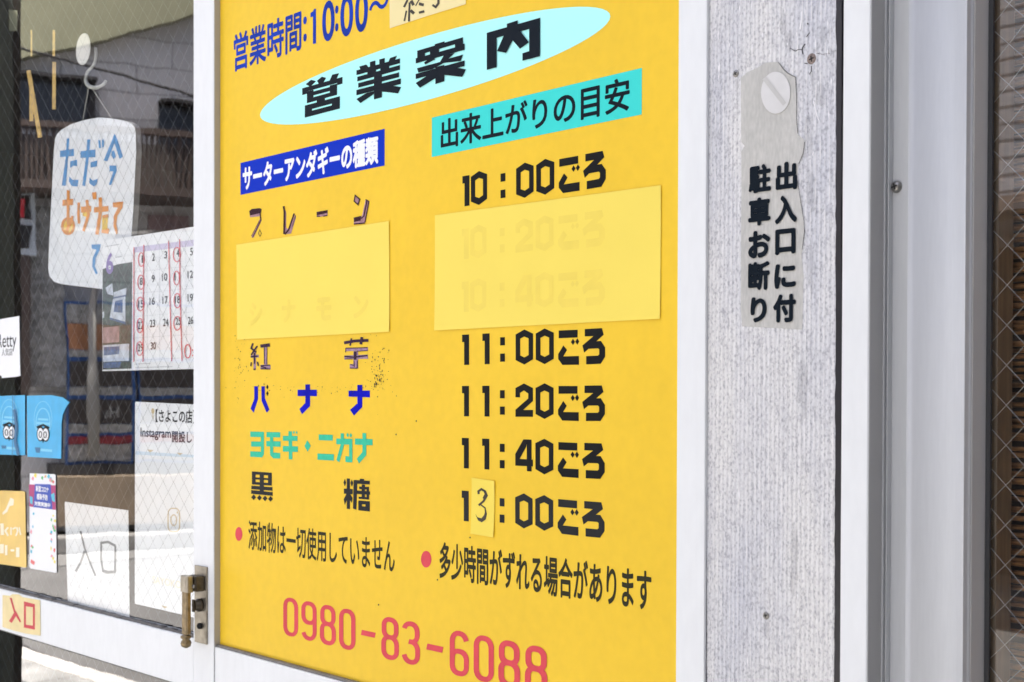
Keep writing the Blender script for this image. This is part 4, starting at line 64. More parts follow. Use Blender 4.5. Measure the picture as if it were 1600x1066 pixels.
D['board_blue']=[[[-7030,20003,-6375,19948,-6375,20099,-7030,20138]],[[-6748,20004,-6951,19388,-6750,19366,-6628,20060,-6588,20344,-6707,20360]],[[-6550,19715,-6376,19748,-6220,19712,-6219,19852,-6549,19856]],[[-6606,19439,-6472,19329,-6197,19290,-6158,19425,-6432,19455,-6590,19543]],[[-6064,19868,-5395,19804,-5394,19958,-6063,20007]],[[-5810,19855,-5988,19285,-5850,19263,-5681,19839,-5619,20193,-5756,20211]],[[-5605,19616,-5320,19607,-5305,19725,-5605,19726]],[[-5659,19302,-5471,19213,-5321,19241,-5284,19353,-5508,19337,-5659,19422]],[[-5230,19961,-5149,19961,-5171,20124,-5260,20129]],[[-5097,19965,-5024,19963,-5009,20113,-5097,20125]],[[-5024,19691,-4864,19655,-4517,20032,-4552,20171]],[[-4574,20006,-4340,19636,-4199,19675,-4446,20056,-4552,20164]],[[-4697,19753,-4589,19666,-4503,19712,-4574,19839,-4675,19834]],[[-4770,19442,-4604,19423,-4806,19176,-4698,19164,-4461,19423,-4482,19526,-4769,19560]],[[-5549,17947,-5339,17915,-5511,17755,-5534,17585,-5362,17409,-5287,17432,-5414,17577,-5376,17746,-5190,17904,-5160,18011,-5563,18034]]]
D['board_yellow']=[[[-6404,18576,-6474,18641,-6575,18683,-6689,18693,-6791,18670,-6863,18616,-6889,18545,-6863,18468,-6792,18403,-6690,18362,-6576,18352,-6474,18377,-6404,18430,-6379,18501]],[[-5101,18272,-4866,18252,-4844,18555,-5100,18578]],[[-5966,18657,-5683,18596,-5607,18796,-6004,18817]]]
D['board_orange']=[[[-6905,18955,-6403,18925,-6403,19055,-6905,19080]],[[-6706,18369,-6626,18327,-6586,18571,-6560,19240,-6704,19272]],[[-6037,18732,-5579,18707,-5578,18828,-6037,18854]],[[-5503,18958,-5330,18941,-5352,19087,-5540,19099]],[[-5451,18678,-4816,18646,-4816,18754,-5450,18788]],[[-4621,18709,-4406,18682,-4585,18531,-4600,18331,-4478,18146,-4407,18180,-4478,18354,-4442,18518,-4215,18664,-4194,18778,-4620,18803]],[[-6421,18487,-6445,18425,-6340,18399,-6309,18477],[-6445,18425,-6510,18382,-6428,18340,-6340,18399],[-6510,18382,-6597,18364,-6564,18312,-6428,18340],[-6597,18364,-6688,18372,-6721,18325,-6564,18312],[-6688,18372,-6775,18404,-6859,18376,-6721,18325],[-6775,18404,-6841,18459,-6949,18450,-6859,18376],[-6841,18459,-6865,18525,-6980,18534,-6949,18450],[-6865,18525,-6841,18586,-6948,18613,-6980,18534],[-6841,18586,-6775,18630,-6858,18672,-6948,18613],[-6775,18630,-6687,18647,-6720,18699,-6858,18672],[-6687,18647,-6596,18639,-6563,18685,-6720,18699],[-6596,18639,-6509,18606,-6428,18634,-6563,18685],[-6509,18606,-6445,18552,-6339,18560,-6428,18634],[-6445,18552,-6421,18487,-6309,18477,-6339,18560]],[[-6480,18710,-6597,18547,-6495,18518,-6375,18686],[-6597,18547,-6794,18425,-6699,18391,-6495,18518]],[[-6195,18958,-6220,18749,-6103,18739,-6079,18944],[-6220,18749,-6189,18518,-6072,18511,-6103,18739]],[[-5832,18970,-5758,18675,-5627,18657,-5703,18964],[-5758,18675,-5985,18353,-5860,18326,-5627,18657]],[[-5241,18965,-5227,18694,-5079,18675,-5093,18952],[-5227,18694,-5391,18232,-5243,18210,-5079,18675]],[[-5043,18526,-4802,18528,-4829,18590,-5071,18588]],[[-5121,18239,-4820,18193,-4929,18279,-5098,18305],[-4820,18193,-4768,18286,-4909,18315,-4929,18279]]]
D['cal']=[[[-4646,15428,-1091,15429,8,15443,7,17996,-1091,18000,-2804,18007,-4641,18022]]]
D['cal_head']=[[[-3324,17694,21,17631,21,17748,-3324,17799]]]
D['cal_photo']=[[[-4633,15455,-3421,15464,-3393,17518,-3981,17512,-4629,17461]]]
D['cal_white']=[[[-4148,16869,-3644,16899,-3624,17034,-4161,16971]],[[-4320,16486,-3670,16376,-3669,16870,-4188,16843]],[[-4608,15611,-3531,15616,-3518,15948,-4608,15943]],[[-4405,16952,-4174,16910,-4207,17158,-4505,17081]],[[-4627,16482,-4560,16495,-4559,16619,-4627,16591]]]
D['cal_blue']=[[[-4158,16587,-3781,16556,-3781,16815,-4092,16799]],[[-4316,16448,-3666,16327,-3666,16376,-4316,16485]],[[-4570,15734,-3924,15753,-3911,15906,-4570,15905]],[[-4584,15486,-3879,15493,-3847,15599,-4584,15595]],[[-4157,16848,-3640,16869,-3640,16899,-4157,16879]]]
D['cal_pink']=[[[-4610,15984,-3924,15988,-3911,16299,-4623,16295]]]
D['cal_red']=[[[-2914,17531,-2920,17492,-2890,17487,-2884,17528],[-2920,17492,-2936,17458,-2907,17451,-2890,17487],[-2936,17458,-2960,17432,-2934,17422,-2907,17451],[-2960,17432,-2989,17417,-2971,17404,-2934,17422],[-2989,17417,-3016,17414,-3016,17399,-2971,17404],[-3016,17414,-3043,17421,-3061,17410,-3016,17399],[-3043,17421,-3072,17439,-3098,17433,-3061,17410],[-3072,17439,-3096,17468,-3126,17465,-3098,17433],[-3096,17468,-3112,17504,-3143,17504,-3126,17465],[-3112,17504,-3118,17544,-3149,17546,-3143,17504],[-3118,17544,-3112,17583,-3143,17588,-3149,17546],[-3112,17583,-3096,17618,-3125,17624,-3143,17588],[-3096,17618,-3071,17643,-3098,17653,-3125,17624],[-3071,17643,-3043,17658,-3061,17671,-3098,17653],[-3043,17658,-3016,17660,-3016,17676,-3061,17671],[-3016,17660,-2989,17654,-2970,17665,-3016,17676],[-2989,17654,-2960,17635,-2934,17641,-2970,17665],[-2960,17635,-2936,17606,-2907,17609,-2934,17641],[-2936,17606,-2920,17570,-2889,17570,-2907,17609],[-2920,17570,-2914,17531,-2884,17528,-2889,17570]],[[-2915,17100,-2921,17060,-2891,17056,-2884,17099],[-2921,17060,-2939,17024,-2910,17017,-2891,17056],[-2939,17024,-2966,16997,-2940,16987,-2910,17017],[-2966,16997,-2997,16981,-2980,16968,-2940,16987],[-2997,16981,-3029,16978,-3029,16962,-2980,16968],[-3029,16978,-3060,16985,-3078,16973,-3029,16962],[-3060,16985,-3092,17003,-3118,16997,-3078,16973],[-3092,17003,-3119,17034,-3149,17030,-3118,16997],[-3119,17034,-3137,17071,-3168,17071,-3149,17030],[-3137,17071,-3143,17113,-3174,17115,-3168,17071],[-3143,17113,-3137,17154,-3168,17158,-3174,17115],[-3137,17154,-3119,17190,-3148,17197,-3168,17158],[-3119,17190,-3092,17217,-3118,17227,-3148,17197],[-3092,17217,-3060,17232,-3077,17246,-3118,17227],[-3060,17232,-3028,17236,-3028,17252,-3077,17246],[-3028,17236,-2997,17229,-2980,17240,-3028,17252],[-2997,17229,-2965,17210,-2939,17216,-2980,17240],[-2965,17210,-2939,17180,-2909,17183,-2939,17216],[-2939,17180,-2921,17142,-2890,17142,-2909,17183],[-2921,17142,-2915,17100,-2884,17099,-2890,17142]],[[-2927,16685,-2934,16646,-2904,16643,-2897,16684],[-2934,16646,-2954,16612,-2925,16606,-2904,16643],[-2954,16612,-2983,16586,-2958,16576,-2925,16606],[-2983,16586,-3018,16571,-3002,16558,-2958,16576],[-3018,16571,-3054,16568,-3054,16552,-3002,16558],[-3054,16568,-3090,16574,-3106,16562,-3054,16552],[-3090,16574,-3125,16592,-3150,16584,-3106,16562],[-3125,16592,-3155,16621,-3184,16617,-3150,16584],[-3155,16621,-3174,16657,-3205,16656,-3184,16617],[-3174,16657,-3181,16697,-3212,16698,-3205,16656],[-3181,16697,-3174,16736,-3205,16740,-3212,16698],[-3174,16736,-3154,16770,-3184,16777,-3205,16740],[-3154,16770,-3125,16796,-3150,16806,-3184,16777],[-3125,16796,-3089,16811,-3106,16825,-3150,16806],[-3089,16811,-3054,16814,-3054,16830,-3106,16825],[-3054,16814,-3018,16807,-3002,16820,-3054,16830],[-3018,16807,-2983,16789,-2958,16797,-3002,16820],[-2983,16789,-2953,16761,-2925,16765,-2958,16797],[-2953,16761,-2934,16725,-2904,16726,-2925,16765],[-2934,16725,-2927,16685,-2897,16684,-2904,16726]],[[-2971,16277,-2977,16236,-2946,16233,-2940,16276],[-2977,16236,-2993,16199,-2963,16194,-2946,16233],[-2993,16199,-3017,16171,-2990,16163,-2963,16194],[-3017,16171,-3046,16155,-3027,16142,-2990,16163],[-3046,16155,-3073,16151,-3073,16135,-3027,16142],[-3073,16151,-3100,16157,-3119,16145,-3073,16135],[-3100,16157,-3129,16175,-3156,16168,-3119,16145],[-3129,16175,-3153,16204,-3183,16201,-3156,16168],[-3153,16204,-3169,16242,-3200,16241,-3183,16201],[-3169,16242,-3175,16284,-3206,16285,-3200,16241],[-3175,16284,-3169,16325,-3200,16328,-3206,16285],[-3169,16325,-3153,16362,-3183,16367,-3200,16328],[-3153,16362,-3128,16389,-3155,16398,-3183,16367],[-3128,16389,-3099,16405,-3118,16419,-3155,16398],[-3099,16405,-3073,16409,-3073,16425,-3118,16419],[-3073,16409,-3046,16404,-3027,16415,-3073,16425],[-3046,16404,-3017,16385,-2990,16392,-3027,16415],[-3017,16385,-2993,16356,-2963,16359,-2990,16392],[-2993,16356,-2976,16318,-2946,16319,-2963,16359],[-2976,16318,-2971,16277,-2940,16276,-2946,16319]],[[-2965,15839,-2971,15800,-2941,15797,-2934,15839],[-2971,15800,-2989,15765,-2960,15760,-2941,15797],[-2989,15765,-3016,15739,-2990,15730,-2960,15760],[-3016,15739,-3048,15723,-3031,15710,-2990,15730],[-3048,15723,-3079,15718,-3079,15703,-3031,15710],[-3079,15718,-3111,15724,-3128,15711,-3079,15703],[-3111,15724,-3143,15741,-3169,15733,-3128,15711],[-3143,15741,-3170,15769,-3200,15764,-3169,15733],[-3170,15769,-3188,15805,-3219,15803,-3200,15764],[-3188,15805,-3194,15844,-3225,15845,-3219,15803],[-3194,15844,-3188,15884,-3219,15887,-3225,15845],[-3188,15884,-3170,15919,-3199,15924,-3219,15887],[-3170,15919,-3143,15945,-3169,15955,-3199,15924],[-3143,15945,-3111,15961,-3128,15974,-3169,15955],[-3111,15961,-3079,15965,-3079,15981,-3128,15974],[-3079,15965,-3048,15959,-3030,15972,-3079,15981],[-3048,15959,-3016,15942,-2990,15950,-3030,15972],[-3016,15942,-2989,15914,-2960,15919,-2990,15950],[-2989,15914,-2971,15879,-2941,15880,-2960,15919],[-2971,15879,-2965,15839,-2934,15839,-2941,15880]],[[-1546,17529,-1552,17490,-1524,17485,-1517,17527],[-1552,17490,-1570,17456,-1543,17449,-1524,17485],[-1570,17456,-1597,17430,-1574,17420,-1543,17449],[-1597,17430,-1630,17416,-1614,17402,-1574,17420],[-1630,17416,-1662,17413,-1662,17398,-1614,17402],[-1662,17413,-1695,17420,-1711,17409,-1662,17398],[-1695,17420,-1728,17439,-1752,17432,-1711,17409],[-1728,17439,-1756,17468,-1783,17465,-1752,17432],[-1756,17468,-1774,17505,-1802,17505,-1783,17465],[-1774,17505,-1780,17545,-1809,17547,-1802,17505],[-1780,17545,-1774,17584,-1802,17589,-1809,17547],[-1774,17584,-1755,17619,-1783,17626,-1802,17589],[-1755,17619,-1728,17644,-1752,17654,-1783,17626],[-1728,17644,-1695,17658,-1711,17672,-1752,17654],[-1695,17658,-1662,17661,-1662,17676,-1711,17672],[-1662,17661,-1629,17654,-1614,17665,-1662,17676],[-1629,17654,-1597,17635,-1574,17641,-1614,17665],[-1597,17635,-1570,17605,-1543,17608,-1574,17641],[-1570,17605,-1552,17569,-1524,17569,-1543,17608],[-1552,17569,-1546,17529,-1517,17527,-1524,17569]],[[-1580,17102,-1585,17065,-1557,17061,-1551,17101],[-1585,17065,-1600,17032,-1573,17026,-1557,17061],[-1600,17032,-1622,17007,-1598,16998,-1573,17026],[-1622,17007,-1649,16993,-1632,16980,-1598,16998],[-1649,16993,-1674,16989,-1674,16974,-1632,16980],[-1674,16989,-1699,16995,-1716,16984,-1674,16974],[-1699,16995,-1726,17013,-1750,17006,-1716,16984],[-1726,17013,-1748,17040,-1776,17037,-1750,17006],[-1748,17040,-1763,17075,-1792,17075,-1776,17037],[-1763,17075,-1769,17113,-1797,17115,-1792,17075],[-1769,17113,-1763,17151,-1792,17155,-1797,17115],[-1763,17151,-1748,17184,-1776,17190,-1792,17155],[-1748,17184,-1726,17209,-1750,17218,-1776,17190],[-1726,17209,-1699,17223,-1716,17237,-1750,17218],[-1699,17223,-1674,17226,-1674,17242,-1716,17237],[-1674,17226,-1649,17220,-1632,17231,-1674,17242],[-1649,17220,-1622,17203,-1598,17209,-1632,17231],[-1622,17203,-1600,17175,-1573,17178,-1598,17209],[-1600,17175,-1585,17141,-1557,17141,-1573,17178],[-1585,17141,-1580,17102,-1551,17101,-1557,17141]],[[-1540,16686,-1546,16647,-1518,16643,-1512,16685],[-1546,16647,-1562,16612,-1535,16606,-1518,16643],[-1562,16612,-1587,16586,-1563,16577,-1535,16606],[-1587,16586,-1617,16570,-1600,16557,-1563,16577],[-1617,16570,-1646,16567,-1646,16551,-1600,16557],[-1646,16567,-1675,16573,-1691,16561,-1646,16551],[-1675,16573,-1704,16591,-1728,16584,-1691,16561],[-1704,16591,-1729,16619,-1757,16616,-1728,16584],[-1729,16619,-1746,16656,-1774,16655,-1757,16616],[-1746,16656,-1752,16696,-1780,16697,-1774,16655],[-1752,16696,-1746,16735,-1774,16739,-1780,16697],[-1746,16735,-1729,16770,-1757,16776,-1774,16739],[-1729,16770,-1704,16796,-1728,16806,-1757,16776],[-1704,16796,-1674,16811,-1691,16825,-1728,16806],[-1674,16811,-1646,16815,-1645,16830,-1691,16825],[-1646,16815,-1617,16809,-1600,16820,-1645,16830],[-1617,16809,-1587,16791,-1563,16797,-1600,16820],[-1587,16791,-1562,16762,-1535,16765,-1563,16797],[-1562,16762,-1546,16726,-1518,16727,-1535,16765],[-1546,16726,-1540,16686,-1512,16685,-1518,16727]],[[-1529,16271,-1535,16234,-1507,16230,-1501,16270],[-1535,16234,-1553,16201,-1526,16195,-1507,16230],[-1553,16201,-1580,16175,-1557,16166,-1526,16195],[-1580,16175,-1613,16161,-1598,16147,-1557,16166],[-1613,16161,-1646,16157,-1646,16142,-1598,16147],[-1646,16157,-1679,16163,-1694,16150,-1646,16142],[-1679,16163,-1712,16180,-1735,16172,-1694,16150],[-1712,16180,-1739,16207,-1766,16202,-1735,16172],[-1739,16207,-1757,16241,-1785,16240,-1766,16202],[-1757,16241,-1763,16279,-1792,16280,-1785,16240],[-1763,16279,-1757,16317,-1785,16320,-1792,16280],[-1757,16317,-1739,16350,-1766,16356,-1785,16320],[-1739,16350,-1711,16375,-1735,16385,-1766,16356],[-1711,16375,-1679,16390,-1694,16403,-1735,16385],[-1679,16390,-1646,16394,-1646,16409,-1694,16403],[-1646,16394,-1613,16388,-1598,16400,-1646,16409],[-1613,16388,-1580,16371,-1557,16378,-1598,16400],[-1580,16371,-1553,16343,-1526,16348,-1557,16378],[-1553,16343,-1535,16309,-1507,16310,-1526,16348],[-1535,16309,-1529,16271,-1501,16270,-1507,16310]],[[-3323,17798,-3338,15592,-3307,15591,-3292,17796]],[[-2932,17814,-2952,16701,-2921,16700,-2902,17811],[-2952,16701,-2965,15586,-2935,15586,-2921,16700]],[[-1982,17814,-1936,16800,-1907,16798,-1953,17812],[-1936,16800,-1867,15584,-1839,15584,-1907,16798]],[[-1574,17811,-1557,16781,-1529,16780,-1545,17808],[-1557,16781,-1489,15584,-1461,15584,-1529,16780]],[[-1178,15753,-1183,15716,-1150,15713,-1144,15752],[-1183,15716,-1197,15684,-1165,15678,-1150,15713],[-1197,15684,-1219,15659,-1191,15650,-1165,15678],[-1219,15659,-1244,15645,-1225,15630,-1191,15650],[-1244,15645,-1267,15641,-1267,15623,-1225,15630],[-1267,15641,-1290,15646,-1310,15632,-1267,15623],[-1290,15646,-1315,15661,-1344,15652,-1310,15632],[-1315,15661,-1337,15687,-1369,15682,-1344,15652],[-1337,15687,-1352,15720,-1385,15718,-1369,15682],[-1352,15720,-1357,15756,-1391,15757,-1385,15718],[-1357,15756,-1352,15793,-1385,15796,-1391,15757],[-1352,15793,-1337,15825,-1369,15831,-1385,15796],[-1337,15825,-1315,15850,-1344,15859,-1369,15831],[-1315,15850,-1290,15864,-1310,15879,-1344,15859],[-1290,15864,-1267,15867,-1267,15885,-1310,15879],[-1267,15867,-1244,15863,-1225,15877,-1267,15885],[-1244,15863,-1219,15847,-1190,15856,-1225,15877],[-1219,15847,-1197,15822,-1165,15826,-1190,15856],[-1197,15822,-1183,15789,-1150,15791,-1165,15826],[-1183,15789,-1178,15753,-1144,15752,-1150,15791]],[[-1078,15785,-1100,15785,-1111,15771,-1100,15756,-1078,15756,-1067,15770]],[[-1078,15686,-1100,15687,-1111,15672,-1100,15657,-1078,15657,-1067,15671]]]
D['cal_lines']=[[[-3324,17316,22,17288,21,17292,-3325,17321]],[[-3324,16902,22,16887,21,16891,-3325,16907]],[[-3325,16461,22,16461,21,16465,-3326,16465]],[[-3326,16049,22,16062,22,16066,-3326,16054]],[[-3326,15619,22,15647,22,15651,-3327,15624]],[[-2822,17814,-2800,15584,-2790,15584,-2812,17814]],[[-2340,17807,-2318,15577,-2309,15577,-2331,17806]],[[-1359,17794,-1337,15562,-1328,15562,-1350,17793]],[[-888,17790,-866,15556,-857,15555,-879,17790]],[[-3313,15541,-2666,15550,-2668,15561,-3315,15553]],[[-3282,15474,-1839,15478,-1840,15489,-3283,15486]],[[-4518,17889,-3913,17890,-3919,17905,-4524,17905]],[[-4076,17645,-3817,17642,-3822,17664,-4082,17667]]]
D['notice']=[[[-6209,10649,-3514,10636,-3563,12714,-6354,12720]]]
D['notice_ink']=[[[-5658,12151,-5472,11817,-5391,11835,-5575,12166],[-5472,11817,-5278,11598,-5200,11618,-5391,11835],[-5278,11598,-4991,11296,-4914,11317,-5200,11618]],[[-5478,11771,-5657,11521,-5567,11511,-5386,11764],[-5657,11521,-5886,11316,-5799,11302,-5567,11511]],[[-4740,11960,-4415,12007,-4396,12059,-4754,12008],[-4415,12007,-4110,11957,-4062,12004,-4396,12059]],[[-4741,11970,-4741,11665,-4660,11675,-4659,11977],[-4741,11665,-4663,11426,-4583,11439,-4660,11675]],[[-4137,11976,-4150,11449,-4066,11456,-4053,11983]],[[-4675,11414,-4447,11398,-4428,11458,-4633,11473],[-4447,11398,-4084,11441,-4089,11497,-4428,11458]]]
D['insta']=[[[-3306,10927,-2316,10929,-1351,10929,-140,10902,-142,14775,-1078,14790,-3289,14827]]]
D['insta_band']=[[[-3257,13807,-135,13839,-135,13873,-3256,13875]]]
D['insta_marks']=[[[-2676,13869,-2552,13916,-2813,13919]],[[-1568,13852,-1452,13892,-1685,13896]],[[-2139,10968,-2019,11012,-2260,11014]]]
D['insta_icon']=[[[-1560,12771,-1567,12805,-1606,12798,-1600,12768],[-1567,12805,-1589,12836,-1625,12825,-1606,12798],[-1589,12836,-1623,12860,-1653,12844,-1625,12825],[-1623,12860,-1668,12874,-1686,12855,-1653,12844],[-1668,12874,-1718,12877,-1723,12857,-1686,12855],[-1718,12877,-1865,12868,-1860,12848,-1723,12857],[-1865,12868,-1916,12859,-1898,12841,-1860,12848],[-1916,12859,-1962,12838,-1932,12826,-1898,12841],[-1962,12838,-1997,12810,-1960,12803,-1932,12826],[-1997,12810,-2019,12776,-1979,12775,-1960,12803],[-2019,12776,-2026,12741,-1986,12743,-1979,12775],[-2026,12741,-2026,12520,-1986,12523,-1986,12743],[-2026,12520,-2019,12485,-1979,12493,-1986,12523],[-2019,12485,-1997,12455,-1960,12466,-1979,12493],[-1997,12455,-1962,12431,-1932,12447,-1960,12466],[-1962,12431,-1916,12417,-1898,12437,-1932,12447],[-1916,12417,-1865,12415,-1861,12435,-1898,12437],[-1865,12415,-1719,12426,-1723,12445,-1861,12435],[-1719,12426,-1669,12435,-1686,12452,-1723,12445],[-1669,12435,-1623,12456,-1653,12468,-1686,12452],[-1623,12456,-1589,12484,-1625,12491,-1653,12468],[-1589,12484,-1567,12518,-1607,12519,-1625,12491],[-1567,12518,-1560,12553,-1600,12551,-1607,12519],[-1560,12553,-1560,12771,-1600,12768,-1600,12551]],[[-1707,12649,-1715,12612,-1678,12611,-1669,12652],[-1715,12612,-1736,12581,-1703,12574,-1678,12611],[-1736,12581,-1766,12560,-1743,12546,-1703,12574],[-1766,12560,-1796,12552,-1797,12532,-1743,12546],[-1796,12552,-1827,12556,-1850,12538,-1797,12532],[-1827,12556,-1857,12572,-1890,12561,-1850,12538],[-1857,12572,-1879,12601,-1916,12594,-1890,12561],[-1879,12601,-1887,12637,-1925,12634,-1916,12594],[-1887,12637,-1879,12674,-1916,12676,-1925,12634],[-1879,12674,-1857,12706,-1890,12713,-1916,12676],[-1857,12706,-1827,12726,-1850,12741,-1890,12713],[-1827,12726,-1796,12734,-1796,12754,-1850,12741],[-1796,12734,-1766,12730,-1743,12748,-1796,12754],[-1766,12730,-1736,12713,-1703,12725,-1743,12748],[-1736,12713,-1715,12685,-1678,12692,-1703,12725],[-1715,12685,-1707,12649,-1669,12652,-1678,12692]],[[-1645,12810,-1662,12815,-1679,12808,-1686,12792,-1679,12778,-1662,12773,-1645,12780,-1639,12795]]]
D['pin']=[[[-2528,14680,-2551,14699,-2583,14706,-2616,14699,-2639,14679,-2648,14651,-2639,14624,-2616,14604,-2584,14598,-2551,14605,-2528,14625,-2519,14653]],[[-2598,14609,-2591,14501,-2561,14501,-2569,14610]]]
D['retty']=[[[-10761,15339,-9390,15373,-9355,15316,-9043,15328,-8634,15339,-8372,15359,-8397,15744,-8427,16668,-10167,16614,-10755,16588]]]
D['blue_a']=[[[-10037,13587,-8130,13631,-8135,14939,-10031,14905]]]
D['blue_b']=[[[-8015,13603,-6356,13618,-6333,14351,-6278,14539,-6128,14686,-5964,14800,-6277,14898,-6826,14943,-8036,14926]]]
D['owl_black_a']=[[[-8902,14187,-8946,14242,-9013,14277,-9092,14289,-9171,14274,-9239,14236,-9284,14179,-9300,14113,-9285,14048,-9240,13993,-9172,13958,-9093,13947,-9014,13962,-8947,14001,-8902,14057,-8886,14122]],[[-8623,14184,-8667,14238,-8733,14274,-8811,14285,-8889,14271,-8956,14233,-9001,14177,-9017,14111,-9001,14046,-8957,13992,-8890,13957,-8812,13946,-8734,13961,-8668,13999,-8624,14055,-8608,14120]],[[-9281,14237,-8957,14296,-8951,14343,-9319,14276],[-8957,14296,-8655,14236,-8607,14274,-8951,14343]],[[-8956,13915,-8859,14010,-9041,14005]]]
D['owl_iris_a']=[[[-9008,14106,-9017,14073,-8981,14070,-8970,14106],[-9017,14073,-9041,14051,-9012,14041,-8981,14070],[-9041,14051,-9065,14045,-9065,14027,-9012,14041],[-9065,14045,-9088,14050,-9117,14038,-9065,14027],[-9088,14050,-9112,14071,-9149,14066,-9117,14038],[-9112,14071,-9121,14103,-9160,14102,-9149,14066],[-9121,14103,-9112,14135,-9149,14139,-9160,14102],[-9112,14135,-9087,14158,-9117,14168,-9149,14139],[-9087,14158,-9064,14164,-9064,14182,-9117,14168],[-9064,14164,-9041,14159,-9012,14170,-9064,14182],[-9041,14159,-9017,14137,-8980,14143,-9012,14170],[-9017,14137,-9008,14106,-8970,14106,-8980,14143]],[[-8755,14104,-8764,14072,-8728,14069,-8717,14105],[-8764,14072,-8788,14050,-8759,14040,-8728,14069],[-8788,14050,-8811,14044,-8811,14026,-8759,14040],[-8811,14044,-8834,14049,-8863,14037,-8811,14026],[-8834,14049,-8858,14070,-8894,14065,-8863,14037],[-8858,14070,-8867,14102,-8905,14101,-8894,14065],[-8867,14102,-8857,14134,-8894,14137,-8905,14101],[-8857,14134,-8834,14156,-8863,14166,-8894,14137],[-8834,14156,-8811,14162,-8811,14180,-8863,14166],[-8811,14162,-8788,14157,-8759,14168,-8811,14180],[-8788,14157,-8764,14136,-8728,14141,-8759,14168],[-8764,14136,-8755,14104,-8717,14105,-8728,14141]]]
D['owl_white_a']=[[[-8939,14166,-8973,14210,-9024,14238,-9085,14248,-9146,14236,-9197,14205,-9232,14160,-9245,14107,-9233,14055,-9198,14012,-9147,13983,-9086,13974,-9025,13986,-8974,14017,-8939,14062,-8927,14114]],[[-8660,14165,-8693,14208,-8744,14237,-8804,14246,-8864,14234,-8915,14204,-8949,14159,-8961,14107,-8950,14055,-8916,14011,-8865,13983,-8805,13974,-8745,13986,-8694,14017,-8660,14062,-8648,14114]]]
D['owl_light_a']=[[[-8617,14382,-8639,14278,-8586,14274,-8563,14383],[-8639,14278,-8703,14185,-8653,14177,-8586,14274],[-8703,14185,-8798,14117,-8757,14103,-8653,14177],[-8798,14117,-8909,14081,-8891,14059,-8757,14103],[-8909,14081,-9022,14079,-9040,14056,-8891,14059],[-9022,14079,-9134,14110,-9176,14093,-9040,14056],[-9134,14110,-9230,14175,-9282,14164,-9176,14093],[-9230,14175,-9294,14266,-9350,14260,-9282,14164],[-9294,14266,-9317,14371,-9373,14370,-9350,14260],[-9317,14371,-9294,14477,-9349,14480,-9373,14370],[-9294,14477,-9228,14570,-9280,14578,-9349,14480],[-9228,14570,-9132,14637,-9173,14653,-9280,14578],[-9132,14637,-9019,14672,-9037,14695,-9173,14653],[-9019,14672,-8906,14673,-8888,14696,-9037,14695],[-8906,14673,-8796,14641,-8755,14657,-8888,14696],[-8796,14641,-8701,14576,-8651,14585,-8755,14657],[-8701,14576,-8639,14485,-8585,14490,-8651,14585],[-8639,14485,-8617,14382,-8563,14383,-8585,14490]],[[-8504,14454,-8533,14320,-8503,14318,-8474,14454],[-8533,14320,-8614,14201,-8586,14197,-8503,14318],[-8614,14201,-8738,14112,-8715,14104,-8586,14197],[-8738,14112,-8887,14064,-8877,14051,-8715,14104],[-8887,14064,-9044,14060,-9054,14047,-8877,14051],[-9044,14060,-9195,14102,-9218,14093,-9054,14047],[-9195,14102,-9321,14187,-9350,14181,-9218,14093],[-9321,14187,-9405,14305,-9436,14302,-9350,14181],[-9405,14305,-9434,14441,-9465,14440,-9436,14302],[-9434,14441,-9404,14577,-9435,14579,-9465,14440],[-9404,14577,-9319,14697,-9348,14702,-9435,14579],[-9319,14697,-9192,14786,-9215,14795,-9348,14702],[-9192,14786,-9041,14832,-9051,14845,-9215,14795],[-9041,14832,-8884,14833,-8874,14846,-9051,14845],[-8884,14833,-8735,14789,-8712,14798,-8874,14846],[-8735,14789,-8612,14703,-8584,14709,-8712,14798],[-8612,14703,-8532,14587,-8502,14590,-8584,14709],[-8532,14587,-8504,14454,-8474,14454,-8502,14590]],[[-9233,14421,-8684,14415,-8677,14460,-9226,14466]],[[-9305,14328,-8619,14319,-8609,14375,-9294,14385]],[[-9100,13733,-8487,13731,-8476,13787,-9088,13790]]]
D['owl_black_b']=[[[-7163,14182,-7204,14234,-7265,14268,-7338,14279,-7411,14265,-7473,14229,-7515,14174,-7530,14111,-7515,14048,-7474,13996,-7412,13962,-7339,13951,-7266,13966,-7205,14003,-7164,14057,-7149,14120]],[[-6907,14179,-6947,14231,-7008,14265,-7080,14276,-7152,14262,-7213,14226,-7254,14172,-7269,14109,-7255,14046,-7214,13994,-7153,13961,-7081,13950,-7009,13965,-6948,14001,-6907,14055,-6893,14117]],[[-7512,14229,-7214,14286,-7209,14331,-7547,14267],[-7214,14286,-6936,14228,-6893,14265,-7209,14331]],[[-7213,13921,-7124,14012,-7291,14007]]]
